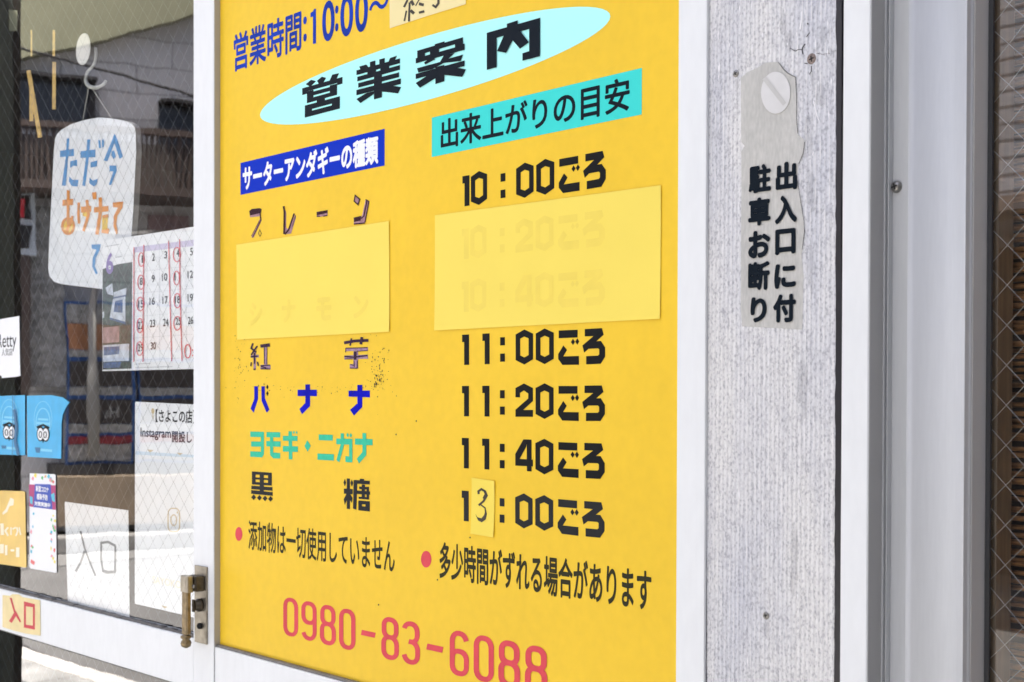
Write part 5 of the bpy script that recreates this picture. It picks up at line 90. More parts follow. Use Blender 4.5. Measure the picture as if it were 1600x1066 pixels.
D['owl_iris_b']=[[[-7260,14104,-7269,14073,-7235,14069,-7225,14104],[-7269,14073,-7291,14051,-7264,14042,-7235,14069],[-7291,14051,-7313,14046,-7313,14028,-7264,14042],[-7313,14046,-7334,14050,-7361,14039,-7313,14028],[-7334,14050,-7356,14071,-7390,14066,-7361,14039],[-7356,14071,-7365,14101,-7400,14100,-7390,14066],[-7365,14101,-7356,14132,-7390,14135,-7400,14100],[-7356,14132,-7334,14153,-7361,14163,-7390,14135],[-7334,14153,-7312,14159,-7312,14177,-7361,14163],[-7312,14159,-7291,14154,-7264,14165,-7312,14177],[-7291,14154,-7269,14134,-7235,14139,-7264,14165],[-7269,14134,-7260,14104,-7225,14104,-7235,14139]],[[-7028,14102,-7037,14072,-7003,14068,-6993,14103],[-7037,14072,-7059,14050,-7032,14041,-7003,14068],[-7059,14050,-7080,14044,-7080,14027,-7032,14041],[-7080,14044,-7101,14049,-7128,14038,-7080,14027],[-7101,14049,-7122,14069,-7156,14064,-7128,14038],[-7122,14069,-7131,14100,-7166,14099,-7156,14064],[-7131,14100,-7122,14131,-7156,14134,-7166,14099],[-7122,14131,-7100,14152,-7127,14162,-7156,14134],[-7100,14152,-7079,14157,-7079,14175,-7127,14162],[-7079,14157,-7058,14153,-7031,14164,-7079,14175],[-7058,14153,-7036,14132,-7003,14137,-7031,14164],[-7036,14132,-7028,14102,-6993,14103,-7003,14137]]]
D['owl_white_b']=[[[-7197,14162,-7229,14204,-7276,14231,-7332,14240,-7387,14229,-7435,14199,-7467,14156,-7478,14105,-7467,14055,-7436,14013,-7388,13986,-7332,13978,-7277,13989,-7229,14019,-7198,14062,-7187,14112]],[[-6941,14161,-6972,14202,-7018,14229,-7073,14238,-7128,14227,-7175,14198,-7207,14155,-7218,14105,-7207,14055,-7176,14013,-7129,13986,-7074,13978,-7019,13989,-6972,14018,-6941,14061,-6930,14111]]]
D['owl_light_b']=[[[-6902,14369,-6922,14268,-6873,14265,-6852,14369],[-6922,14268,-6980,14180,-6934,14172,-6873,14265],[-6980,14180,-7068,14115,-7030,14101,-6934,14172],[-7068,14115,-7170,14080,-7153,14059,-7030,14101],[-7170,14080,-7274,14078,-7290,14055,-7153,14059],[-7274,14078,-7377,14108,-7415,14092,-7290,14055],[-7377,14108,-7465,14170,-7513,14160,-7415,14092],[-7465,14170,-7524,14257,-7575,14252,-7513,14160],[-7524,14257,-7545,14358,-7597,14357,-7575,14252],[-7545,14358,-7524,14459,-7574,14463,-7597,14357],[-7524,14459,-7464,14548,-7511,14557,-7574,14463],[-7464,14548,-7375,14613,-7413,14628,-7511,14557],[-7375,14613,-7272,14647,-7288,14668,-7413,14628],[-7272,14647,-7168,14648,-7151,14670,-7288,14668],[-7168,14648,-7066,14617,-7028,14632,-7151,14670],[-7066,14617,-6979,14554,-6933,14564,-7028,14632],[-6979,14554,-6922,14468,-6873,14473,-6933,14564],[-6922,14468,-6902,14369,-6852,14369,-6873,14473]],[[-6798,14438,-6824,14309,-6796,14308,-6770,14438],[-6824,14309,-6899,14195,-6873,14191,-6796,14308],[-6899,14195,-7013,14110,-6991,14102,-6873,14191],[-7013,14110,-7150,14064,-7141,14052,-6991,14102],[-7150,14064,-7294,14060,-7303,14048,-7141,14052],[-7294,14060,-7433,14100,-7455,14091,-7303,14048],[-7433,14100,-7549,14182,-7576,14176,-7455,14091],[-7549,14182,-7626,14295,-7655,14292,-7576,14176],[-7626,14295,-7652,14425,-7682,14424,-7655,14292],[-7652,14425,-7625,14556,-7654,14558,-7682,14424],[-7625,14556,-7547,14671,-7574,14676,-7654,14558],[-7547,14671,-7431,14756,-7452,14764,-7574,14676],[-7431,14756,-7292,14800,-7301,14812,-7452,14764],[-7292,14800,-7147,14801,-7138,14813,-7301,14812],[-7147,14801,-7011,14759,-6989,14767,-7138,14813],[-7011,14759,-6897,14677,-6871,14682,-6989,14767],[-6897,14677,-6823,14565,-6796,14568,-6871,14682],[-6823,14565,-6798,14438,-6770,14438,-6796,14568]],[[-7468,14406,-6964,14400,-6957,14443,-7462,14449]],[[-7534,14317,-6903,14308,-6894,14362,-7524,14372]],[[-7345,13746,-6782,13744,-6771,13798,-7334,13801]]]
D['owl_word_a']=[[[-9354,13739,-9146,13746,-9111,13811,-9389,13810]]]
D['owl_word_b']=[[[-7579,13711,-7388,13704,-7355,13821,-7627,13820]]]
D['blue_scratch']=[[[-8723,14945,-8708,14338,-8674,14339,-8689,14945],[-8708,14338,-8745,13603,-8711,13604,-8674,14339]],[[-8681,14618,-8582,14227,-8464,14230,-8564,14624],[-8582,14227,-8651,13914,-8532,13921,-8464,14230],[-8651,13914,-8482,13606,-8368,13621,-8532,13921]]]
D['slip']=[[[-7919,11217,-7854,11188,-6652,11213,-6572,11223,-6622,13259,-6677,13283,-7895,13248]]]
D['slip_red']=[[[-7914,12529,-6602,12535,-6616,13051,-7932,13006]]]
D['slip_blue']=[[[-7706,12528,-6758,12539,-6849,13060,-7623,13029]]]
D['slip_cyan']=[[[-6758,12714,-6629,12695,-6665,12894,-6835,12845]],[[-7867,12608,-7738,12574,-7737,12740,-7883,12760]]]
D['slip_red_bits']=[[[-6707,13081,-6666,13131,-6747,13153,-6801,13106]],[[-7108,13180,-7089,13222,-7127,13242,-7153,13203]],[[-6659,11632,-6628,11705,-6690,11738,-6731,11669]],[[-7678,11278,-7629,11349,-7727,11375,-7793,11308]],[[-6818,11993,-6782,12035,-6854,12050,-6903,12010]],[[-7771,11293,-7730,11366,-7812,11396,-7867,11327]],[[-7778,11652,-7746,11695,-7809,11711,-7852,11670]]]
D['slip_green_bits']=[[[-6784,13108,-6745,13154,-6822,13174,-6874,13131]],[[-7242,13133,-7205,13194,-7278,13223,-7327,13166]],[[-6805,12275,-6782,12330,-6829,12355,-6861,12304]],[[-7730,11627,-7691,11671,-7768,11687,-7820,11645]],[[-6640,12068,-6601,12112,-6679,12128,-6732,12087]],[[-6731,12140,-6709,12204,-6753,12235,-6782,12175]],[[-6691,12104,-6665,12158,-6718,12182,-6753,12132]]]
D['slip_yellow_bits']=[[[-7576,13157,-7527,13233,-7624,13269,-7690,13197]],[[-7080,13193,-7054,13231,-7107,13248,-7142,13213]],[[-6720,11463,-6690,11523,-6749,11550,-6788,11492]],[[-6716,12379,-6688,12416,-6743,12431,-6780,12396]],[[-6622,12269,-6581,12319,-6663,12338,-6718,12291]],[[-6642,11399,-6609,11457,-6675,11480,-6720,11426]],[[-6824,11651,-6804,11726,-6844,11763,-6871,11692]]]
D['slip_cyan_bits']=[[[-6920,13168,-6877,13241,-6963,13276,-7021,13207]],[[-6817,13160,-6793,13204,-6842,13226,-6875,13184]],[[-7722,12066,-7702,12120,-7742,12145,-7768,12095]],[[-6807,11819,-6780,11892,-6834,11926,-6870,11858]],[[-7798,11516,-7764,11577,-7832,11603,-7877,11546]],[[-6803,12005,-6768,12068,-6838,12095,-6884,12036]],[[-7675,12352,-7641,12399,-7710,12419,-7756,12374]]]
D['slip_pink_bits']=[[[-7708,13095,-7666,13160,-7749,13190,-7805,13129]],[[-6833,13100,-6789,13173,-6878,13208,-6937,13139]],[[-6636,12112,-6590,12185,-6682,12216,-6743,12147]],[[-6784,11518,-6748,11565,-6819,11583,-6867,11538]],[[-7803,11933,-7767,12008,-7838,12042,-7886,11971]],[[-6796,11861,-6772,11912,-6820,11936,-6852,11887]]]
D['orange']=[[[-10560,11102,-9478,11137,-8149,11182,-8073,11203,-8136,12822,-8209,12845,-9471,12792,-10552,12762]]]
D['orange_white']=[[[-9151,12396,-9334,12298,-9308,12257,-9074,12336,-8944,12473,-8739,12506,-8713,12635,-8892,12668]],[[-9451,12051,-9426,11794,-9247,11811,-9272,12067]],[[-9058,12007,-9236,11909,-9123,11913,-8988,11987],[-9236,11909,-9065,11792,-8983,11817,-9123,11913]],[[-8905,12006,-8905,11835,-8833,11840,-8833,12011]],[[-8774,11960,-8596,12015,-8631,12038,-8810,11983]],[[-8602,12023,-8555,11947,-8470,11951,-8524,12037],[-8555,11947,-8652,11839,-8577,11832,-8470,11951]],[[-8471,12034,-8397,11871,-8328,11882,-8402,12045]],[[-9469,11587,-9470,11381,-9260,11399,-9259,11604]],[[-9196,11587,-9197,11362,-9062,11373,-9061,11598]],[[-8896,11473,-8692,11490,-8692,11533,-8896,11516]],[[-8605,11582,-8606,11370,-8424,11386,-8423,11597]]]
D['entry']=[[[-8971,9797,-8425,9795,-7763,9809,-7017,9857,-7039,10606,-7956,10575,-8088,10616,-8456,10584,-8557,10538,-8968,10508]]]
D['entry_ink']=[[[-8502,10389,-8356,10187,-8620,9970,-8473,9951,-8252,10124,-8046,10012,-7984,10041,-8190,10196,-8304,10259,-8470,10497,-8581,10494]],[[-7738,10399,-7386,10418,-7287,10493,-7839,10495],[-7386,10418,-7388,10024,-7289,9951,-7287,10493],[-7388,10024,-7740,10002,-7842,9929,-7289,9951],[-7740,10002,-7738,10399,-7839,10495,-7842,9929]]]
D['tapes']=[[[-7991,22840,-7993,22274,-7912,22260,-7910,22824]],[[-6905,22636,-6907,22085,-6784,22064,-6782,22613]],[[-6909,21965,-6927,20971,-6758,20946,-6740,21935]],[[-8205,21998,-7930,21262,-7723,21246,-7996,21978],[-7930,21262,-7626,20463,-7422,20451,-7723,21246]],[[-8060,21579,-8062,20881,-7867,20853,-7865,21549]]]
G['1']=[[[-15190,15003,-15144,15003,-15143,14684,-15035,14686,-15037,15104,-15190,15105]]]
G['i']=[[[-14750,15007,-14702,15007,-14700,14688,-14597,14689,-14599,15106,-14751,15106]]]
G[':']=[[[-14379,14937,-14280,14938,-14281,15046,-14379,15046],[-14378,14717,-14279,14718,-14280,14827,-14379,14826]]]
G['2']=[[[-14063,14952,-13972,14952,-13973,15009,-13893,15042,-13808,15003,-13808,14937,-14062,14787,-14062,14693,-13714,14698,-13714,14787,-13906,14785,-13715,14905,-13716,15075,-13894,15135,-14063,15075]]]
G['0']=[[[-13573,15016,-13490,15042,-13491,15136,-13665,15075],[-13490,15042,-13406,15016,-13319,15075,-13491,15136],[-13406,15016,-13405,14797,-13317,14740,-13319,15075],[-13405,14797,-13489,14767,-13489,14673,-13317,14740],[-13489,14767,-13572,14795,-13663,14735,-13489,14673],[-13572,14795,-13573,15016,-13665,15075,-13663,14735]]]
G['g']=[[[-13224,15001,-12874,15002,-12874,15099,-13225,15100],[-12959,14907,-12921,14947,-12960,14989,-12997,14947],[-12881,14908,-12843,14950,-12881,14992,-12917,14950],[-13233,14798,-13232,14734,-13153,14658,-12848,14657,-12849,14767,-13139,14767,-13070,14847,-13136,14908]]]
G['r']=[[[-12745,15011,-12589,15011,-12786,14898,-12755,14806,-12677,14854,-12508,14856,-12485,14843,-12485,14781,-12508,14765,-12718,14762,-12718,14659,-12459,14663,-12381,14751,-12381,14863,-12456,14947,-12535,14945,-12408,15024,-12439,15105,-12745,15103]]]
G['4']=[[[-13829,14700,-13739,14701,-13741,15117,-13837,15118]],[[-14062,14764,-13712,14768,-13713,14856,-14063,14855]],[[-14063,14919,-14062,14826,-13971,14829,-13971,14861,-13847,15019,-13816,15118,-13901,15117]]]
T={'hours': [('営業時間', (-2.1424, -1.9295, 2.0503, 2.1154)), (':', (-1.9239, -1.9135, 2.0615, 2.1014)), ('0', (-1.8693, -1.8347, 2.0496, 2.1129)), (':', (-1.8335, -1.8241, 2.0604, 2.1004)), ('0', (-1.8189, -1.7843, 2.0476, 2.1122)), ('0', (-1.7792, -1.7456, 2.0467, 2.1107)), ('～', (-1.7424, -1.6936, 2.0707, 2.0865))], 'flav': [('サーターアンダギーの種類', (-2.112, -1.7178, 1.8426, 1.886))], 'ready': [('出来上がりの目安', (-1.5676, -1.1974, 1.8441, 1.8861))], 'add': [('添加物は一切使用していません', (-2.093, -1.6753, 1.2341, 1.2848))], 'late': [('多少時間がずれる場合があります', (-1.5685, -1.1584, 1.2384, 1.2904))], 'park': [('出', (-0.9695, -0.9407, 1.7206, 1.7515)), ('入', (-0.9705, -0.9405, 1.685, 1.7157)), ('口', (-0.9698, -0.9424, 1.6516, 1.6793)), ('に', (-0.9708, -0.9417, 1.6147, 1.6416)), ('付', (-0.9723, -0.9415, 1.578, 1.6088)), ('駐', (-1.0071, -0.9759, 1.7219, 1.7531)), ('車', (-1.0076, -0.9762, 1.6859, 1.7168)), ('お', (-1.0074, -0.9765, 1.6502, 1.6804)), ('断', (-1.0072, -0.977, 1.6145, 1.6463)), ('り', (-1.0036, -0.981, 1.5793, 1.6073))], 'cinn': [('シ', (-2.0899, -2.0465, 1.6139, 1.6526)), ('ナ', (-1.9865, -1.944, 1.6145, 1.6522)), ('モ', (-1.8841, -1.8409, 1.6138, 1.6507)), ('ン', (-1.7816, -1.7412, 1.6139, 1.6489))], 'cal': [('1', (-0.3011, -0.2962, 1.7473, 1.7616)), ('2', (-0.2609, -0.2501, 1.7483, 1.7624)), ('3', (-0.2139, -0.2034, 1.7495, 1.7634)), ('4', (-0.1687, -0.1584, 1.7498, 1.7635)), ('5', (-0.1196, -0.1096, 1.7486, 1.7622)), ('8', (-0.3086, -0.2975, 1.7053, 1.7196)), ('9', (-0.2616, -0.2507, 1.7078, 1.7219)), ('10', (-0.2228, -0.2028, 1.7082, 1.7222)), ('11', (-0.1762, -0.1567, 1.707, 1.7208)), ('12', (-0.1285, -0.1096, 1.708, 1.7215)), ('15', (-0.3149, -0.2939, 1.6622, 1.6765)), ('16', (-0.2707, -0.2502, 1.6656, 1.6797)), ('17', (-0.221, -0.2011, 1.6655, 1.6794)), ('18', (-0.1745, -0.155, 1.6642, 1.678)), ('19', (-0.1285, -0.1096, 1.6656, 1.6791)), ('22', (-0.3161, -0.2951, 1.6214, 1.6357)), ('23', (-0.2695, -0.249, 1.6235, 1.6376)), ('24', (-0.2187, -0.1988, 1.6239, 1.6378)), ('25', (-0.1722, -0.1528, 1.6246, 1.6384)), ('26', (-0.1274, -0.1085, 1.6245, 1.6381)), ('29', (-0.3168, -0.2958, 1.5788, 1.5931)), ('30', (-0.2665, -0.246, 1.5813, 1.5954))], 'cal6': [('6', (-0.4464, -0.416, 1.7339, 1.7764))], 'insta': [('【さよこの店】', (-0.2478, -0.1016, 1.4443, 1.4688)), ('Instagram', (-0.3065, -0.1898, 1.4105, 1.4331)), ('開設しました', (-0.1862, -0.0373, 1.4083, 1.4298))], 'insta2': [('SAYOKONOMISE', (-0.2604, -0.0547, 1.1401, 1.1536))], 'retty': [('Retty', (-0.959, -0.8573, 1.5904, 1.6309)), ('人気店', (-0.9363, -0.8777, 1.5812, 1.5975))], 'slip': [('新型コロナ', (-0.7569, -0.6936, 1.2873, 1.3004)), ('感染予防', (-0.7521, -0.6984, 1.2706, 1.2836)), ('対策実施中', (-0.7634, -0.686, 1.2567, 1.2666))]}
OV=(-1.6435, 1.96455, 0.4123999999999999, 0.04599539999999988)
BB=(-2.1197, -1.7022, 1.8379, 1.8923)
BT=(-1.5882, -1.1774, 1.8362, 1.892)
duA,duC=-398,-1341
ZT=[1.8012, 1.7281, 1.655, 1.5818, 1.5107, 1.4387, 1.3655]
POSTX=-3.342
# ------------------------------------------------------------------ materials
def mat(name, col=(.8,.8,.8), rough=.5, metal=0., spec=.5, noise=0., nscale=40., bump=0., bscale=300., coat=0., stretch=(1,1,1), noise2=0., n2scale=3.):
    m = bpy.data.materials.new(name); m.use_nodes = True
    n = m.node_tree.nodes; l = m.node_tree.links; b = n['Principled BSDF']
    b.inputs['Base Color'].default_value = (*col, 1); b.inputs['Roughness'].default_value = rough
    b.inputs['Metallic'].default_value = metal; b.inputs['Specular IOR Level'].default_value = spec
    b.inputs['Coat Weight'].default_value = coat
    if noise or bump or noise2:
        tc = n.new('ShaderNodeTexCoord'); mp = n.new('ShaderNodeMapping'); mp.inputs['Scale'].default_value = stretch
        l.new(tc.outputs['Object'], mp.inputs[0])
    src = None
    for amt, sc in ((noise, nscale), (noise2, n2scale)):
        if not amt: continue
        t = n.new('ShaderNodeTexNoise'); t.inputs['Scale'].default_value = sc; t.inputs['Detail'].default_value = 6
        l.new(mp.outputs[0], t.inputs[0])
        r = n.new('ShaderNodeMapRange'); r.inputs[1].default_value = .3; r.inputs[2].default_value = .7
        r.inputs[3].default_value = 1-amt; r.inputs[4].default_value = 1+amt*.35
        l.new(t.outputs[0], r.inputs[0])
        mx = n.new('ShaderNodeMix'); mx.data_type = 'RGBA'; mx.blend_type = 'MULTIPLY'; mx.inputs[0].default_value = 1
        if src is None: mx.inputs[6].default_value = (*col, 1)
        else: l.new(src, mx.inputs[6])
        l.new(r.outputs[0], mx.inputs[7]); src = mx.outputs[2]
    if src is not None: l.new(src, b.inputs['Base Color'])
    if bump:
        t = n.new('ShaderNodeTexNoise'); t.inputs['Scale'].default_value = bscale; t.inputs['Detail'].default_value = 4
        l.new(mp.outputs[0], t.inputs[0]); bp = n.new('ShaderNodeBump'); bp.inputs['Strength'].default_value = bump; bp.inputs['Distance'].default_value = .002
        l.new(t.outputs[0], bp.inputs['Height']); l.new(bp.outputs[0], b.inputs['Normal'])
    return m

M = {}
M['yellow'] = mat('yellow_board_face', (.88,.58,.030), .5, spec=.25, noise=.05, nscale=5, noise2=.04, n2scale=60, bump=.04, bscale=900)
M['white'] = mat('white_aluminium', (.80,.825,.83), .42, spec=.4, noise=.03, nscale=9, stretch=(1,1,.3), noise2=.03, n2scale=90)
M['grey_alu'] = mat('grey_aluminium', (.535,.55,.56), .42, spec=.35, noise=.06, nscale=12, stretch=(3,3,.25), noise2=.03, n2scale=140)
M['bead'] = mat('dull_bead', (.42,.42,.415), .4, noise=.05, nscale=20, stretch=(1,1,.2))
M['dark_alu'] = mat('shaded_aluminium', (.36,.36,.365), .4, noise=.05, nscale=20, stretch=(1,1,.2))
M['gasket'] = mat('rubber_gasket', (.03,.032,.035), .6)
M['gasket_grey'] = mat('grey_gasket', (.13,.125,.12), .6, noise=.3, nscale=60)
M['sealgrey'] = mat('grey_sealing_strip', (.16,.15,.14), .5, noise=.3, nscale=40)
M['seal'] = mat('black_sealant', (.012,.011,.016), .35, noise=.3, nscale=50)
M['black'] = mat('black_vinyl', (.011,.012,.013), .45, spec=.06)
M['black2'] = mat('faded_black_vinyl', (.024,.026,.028), .45, spec=.06)
M['navy'] = mat('navy_black_vinyl', (.006,.011,.018), .4, spec=.06)
M['olive'] = mat('olive_black_vinyl', (.038,.036,.018), .5, spec=.06)
M['cyan'] = mat('pale_cyan_vinyl', (.46,.97,.93), .42, spec=.06)
M['teal'] = mat('turquoise_vinyl', (.055,.69,.63), .42, spec=.06)
M['blue'] = mat('blue_vinyl', (.001,.030,.50), .5, spec=.06)
M['blue2'] = mat('deep_blue_vinyl', (.006,.045,.42), .5, spec=.08, noise=.5, nscale=14)
M['blue3'] = mat('ultramarine_vinyl', (.001,.004,.52), .5, spec=.06, noise=.35, nscale=25)
M['green'] = mat('green_vinyl', (.05,.55,.345), .45, spec=.06, noise=.12, nscale=120)
M['red'] = mat('rose_vinyl', (.72,.085,.105), .45, spec=.06, noise=.14, nscale=30)
M['whitevinyl'] = mat('white_vinyl', (.85,.87,.88), .45)
M['mauve'] = mat('faded_mauve_vinyl', (.42,.22,.27), .5, noise=.35, nscale=160)
M['mauve2'] = mat('faded_violet_vinyl', (.36,.22,.34), .5, noise=.4, nscale=160)
M['purple'] = mat('purple_marker', (.052,.018,.03), .45, spec=.06, noise=.6, nscale=200)
M['purple2'] = mat('violet_marker', (.05,.025,.06), .45, spec=.06, noise=.6, nscale=200)
M['speck'] = mat('dark_specks', (.05,.035,.012), .7)
M['ink'] = mat('brown_black_ink', (.035,.026,.012), .5, noise=.5, nscale=120)
M['paperink'] = mat('black_ink', (.03,.033,.035), .5, spec=.06, noise=.4, nscale=60)
M['greyink'] = mat('grey_ink', (.15,.16,.17), .5, noise=.3, nscale=90)
M['film'] = mat('aged_film', (.70,.695,.65), .5, noise=.16, nscale=300, stretch=(1,1,.3), noise2=.14, n2scale=18)
def see_through(m, k):
    n = m.node_tree.nodes; l = m.node_tree.links; t = n.new('ShaderNodeBsdfTransparent'); x = n.new('ShaderNodeMixShader'); x.inputs[0].default_value = k
    l.new(n['Principled BSDF'].outputs[0], x.inputs[1]); l.new(t.outputs[0], x.inputs[2]); l.new(x.outputs[0], n['Material Output'].inputs[0])
see_through(M['film'], .3)
M['film_dot'] = mat('faded_disc', (.67,.67,.66), .5, noise=.06, nscale=60)
M['film_slash'] = mat('faded_bar', (.53,.53,.51), .5)
M['film_edge'] = mat('dirty_edge', (.10,.10,.095), .7, noise=.7, nscale=200)
M['crack'] = mat('crack', (.025,.024,.026), .8)
M['paper'] = mat('white_paper', (.88,.90,.895), .7, noise=.03, nscale=10)
M['paper2'] = mat('coated_card', (.84,.86,.87), .35, noise=.02, nscale=10)
M['boardwhite'] = mat('white_painted_board', (.84,.87,.875), .5, noise=.05, nscale=14, noise2=.04, n2scale=80)
M['boardside'] = mat('board_edge', (.42,.41,.37), .6, noise=.2, nscale=60)
M['bblue'] = mat('blue_poster_paint', (.05,.30,.64), .6, noise=.25, nscale=60)
M['borange'] = mat('orange_poster_paint', (.80,.29,.03), .6, noise=.2, nscale=70)
M['byellow'] = mat('yellow_poster_paint', (.86,.58,.06), .6, noise=.2, nscale=70)
M['cream'] = mat('cream_note', (.86,.74,.36), .6, noise=.03, nscale=20)
M['creamtag'] = mat('faded_cream_sticker', (.84,.70,.36), .6, noise=.10, nscale=30)
M['brightnote'] = mat('bright_yellow_tape', (.87,.68,.07), .5)
M['crimson'] = mat('crimson_paint', (.62,.028,.05), .5, noise=.15, nscale=50)
M['tapey'] = mat('yellow_tape', (.72,.47,.12), .6, noise=.3, nscale=70)
M['plastic'] = mat('milky_plastic', (.72,.71,.65), .35)
M['hookp'] = mat('aged_plastic_hook', (.50,.50,.45), .35)
M['string'] = mat('grey_string', (.42,.40,.34), .8)
M['red_pen'] = mat('red_pen', (.70,.035,.05), .5)
M['lav'] = mat('lavender_print', (.62,.58,.74), .6)
M['violet'] = mat('violet_print', (.26,.19,.46), .6)
M['photo'] = mat('dark_green_photo_print', (.05,.105,.075), .45, noise=.95, nscale=110, noise2=.8, n2scale=35)
M['photow'] = mat('white_photo_print', (.62,.68,.74), .5, noise=.3, nscale=60)
M['photob'] = mat('blue_photo_print', (.07,.14,.30), .5, noise=.6, nscale=90)
M['photop'] = mat('pink_photo_print', (.40,.28,.28), .5, noise=.5, nscale=60)
M['line'] = mat('grey_print', (.50,.52,.53), .6)
M['sky'] = mat('sky_blue_sticker', (.045,.43,.76), .4, noise=.12, nscale=30)
M['skylight'] = mat('light_blue_print', (.19,.60,.83), .4)
M['skydark'] = mat('dark_blue_print', (.012,.14,.30), .4)
M['palered'] = mat('magenta_print', (.42,.03,.16), .45)
M['pblue'] = mat('royal_blue_print', (.02,.07,.45), .45)
M['pcyan'] = mat('cyan_print', (.08,.50,.65), .45)
M['pgreen'] = mat('leaf_green_print', (.10,.50,.18), .45)
M['pyellow'] = mat('lemon_print', (.86,.75,.12), .45)
M['ppink'] = mat('pink_print', (.80,.33,.40), .45)
M['pred'] = mat('red_print', (.75,.16,.16), .45)
M['amber'] = mat('amber_sticker', (.87,.60,.15), .4, noise=.22, nscale=9)
M['amberw'] = mat('pale_amber_print', (.88,.82,.62), .4)
M['paleband'] = mat('pale_blue_print', (.62,.74,.82), .6)
M['tan'] = mat('tan_print', (.62,.50,.28), .6)
M['brass'] = mat('antique_brass', (.27,.205,.115), .42, metal=.85, noise=.4, nscale=90, bump=.1, bscale=400)
M['brassd'] = mat('dark_brass', (.10,.085,.06), .45, metal=.7, noise=.4, nscale=90)
M['brassl'] = mat('worn_brass', (.40,.365,.30), .45, metal=.8, noise=.3, nscale=70)
M['steel'] = mat('screw_steel', (.33,.32,.30), .35, metal=.9, noise=.4, nscale=300)
M['rust'] = mat('rusty_screw', (.30,.24,.21), .5, metal=.6, noise=.5, nscale=300)
M['hole'] = mat('dark_recess', (.01,.01,.01), .8)
M['wire'] = mat('wire', (.20,.20,.195), .5)
M['wire2'] = mat('bright_wire', (.48,.48,.47), .4)
M['wood'] = mat('tan_wood', (.20,.145,.085), .6, noise=.25, nscale=30, stretch=(6,6,.4))
M['reed'] = mat('bamboo_reed', (.56,.29,.13), .5, noise=.5, nscale=14, stretch=(1,1,8), noise2=.45, n2scale=90)
M['post'] = mat('greenish_grey_post', (.11,.12,.095), .6, noise=.2, nscale=20)
M['postdark'] = mat('dark_brown_post', (.03,.024,.016), .6)
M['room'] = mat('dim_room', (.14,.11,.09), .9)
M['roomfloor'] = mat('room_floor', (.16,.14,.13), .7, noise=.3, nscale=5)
M['wing'] = mat('dark_side_wall', (.16,.15,.14), .9, noise=.2, nscale=4)
M['taglabel'] = mat('pale_green_label', (.50,.52,.36), .6)
M['scratch'] = mat('bare_scratch', (.86,.86,.87), .4)
M['grime'] = mat('grey_grime', (.40,.40,.42), .7, noise=.5, nscale=150)
see_through(M['grime'], .86)
M['fore'] = mat('grey_concrete_yard', (.17,.17,.168), .9, noise=.2, nscale=2)
M['pipe'] = mat('dull_pipe', (.27,.265,.25), .6)
M['plaster'] = mat('grey_render', (.55,.55,.53), .9, noise=.2, nscale=4)
M['pave'] = mat('pale_concrete', (.33,.335,.33), .9, noise=.35, nscale=3.5, noise2=.18, n2scale=30)
M['asphalt'] = mat('asphalt', (.14,.14,.14), .9, noise=.25, nscale=60, noise2=.2, n2scale=1.5)
M['roadwhite'] = mat('road_paint', (.78,.78,.76), .7, noise=.15, nscale=20)
M['pale_kerb'] = mat('pale_kerb', (.24,.235,.225), .9, noise=.2, nscale=8)
M['kerb'] = mat('kerb_concrete', (.50,.49,.47), .9, noise=.2, nscale=12)
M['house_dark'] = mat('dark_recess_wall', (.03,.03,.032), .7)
M['winglass'] = mat('dark_window', (.035,.042,.05), .12)
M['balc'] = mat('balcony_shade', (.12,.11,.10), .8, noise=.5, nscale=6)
M['brown'] = mat('brown_rail', (.085,.062,.052), .6)
M['tanwall'] = mat('tan_plinth', (.27,.21,.15), .9, noise=.25, nscale=6)
M['olivewall'] = mat('olive_wall', (.34,.34,.22), .8, noise=.12, nscale=6)
M['frameblue'] = mat('blue_frame', (.02,.11,.36), .4)
M['porange'] = mat('orange_poster', (.42,.19,.09), .5, noise=.4, nscale=9)
M['pgrey'] = mat('grey_poster', (.36,.36,.35), .5, noise=.6, nscale=18)
M['pdark'] = mat('dark_poster', (.06,.05,.045), .5, noise=.6, nscale=14)
M['pmaroon'] = mat('maroon_poster', (.28,.03,.04), .5, noise=.5, nscale=20)
M['lens'] = mat('red_lens', (.65,.02,.03), .2)
M['cable'] = mat('cable', (.015,.015,.017), .6)
M['rooftile'] = mat('roof', (.22,.18,.16), .8, noise=.2, nscale=4)

M['note'] = mat('thin_yellow_paper', (.90,.72,.115), .6, noise=.025, nscale=8, spec=.3)
M['ghost'] = mat('show_through', (.865,.68,.108), .6, noise=.05, nscale=30, spec=.3)

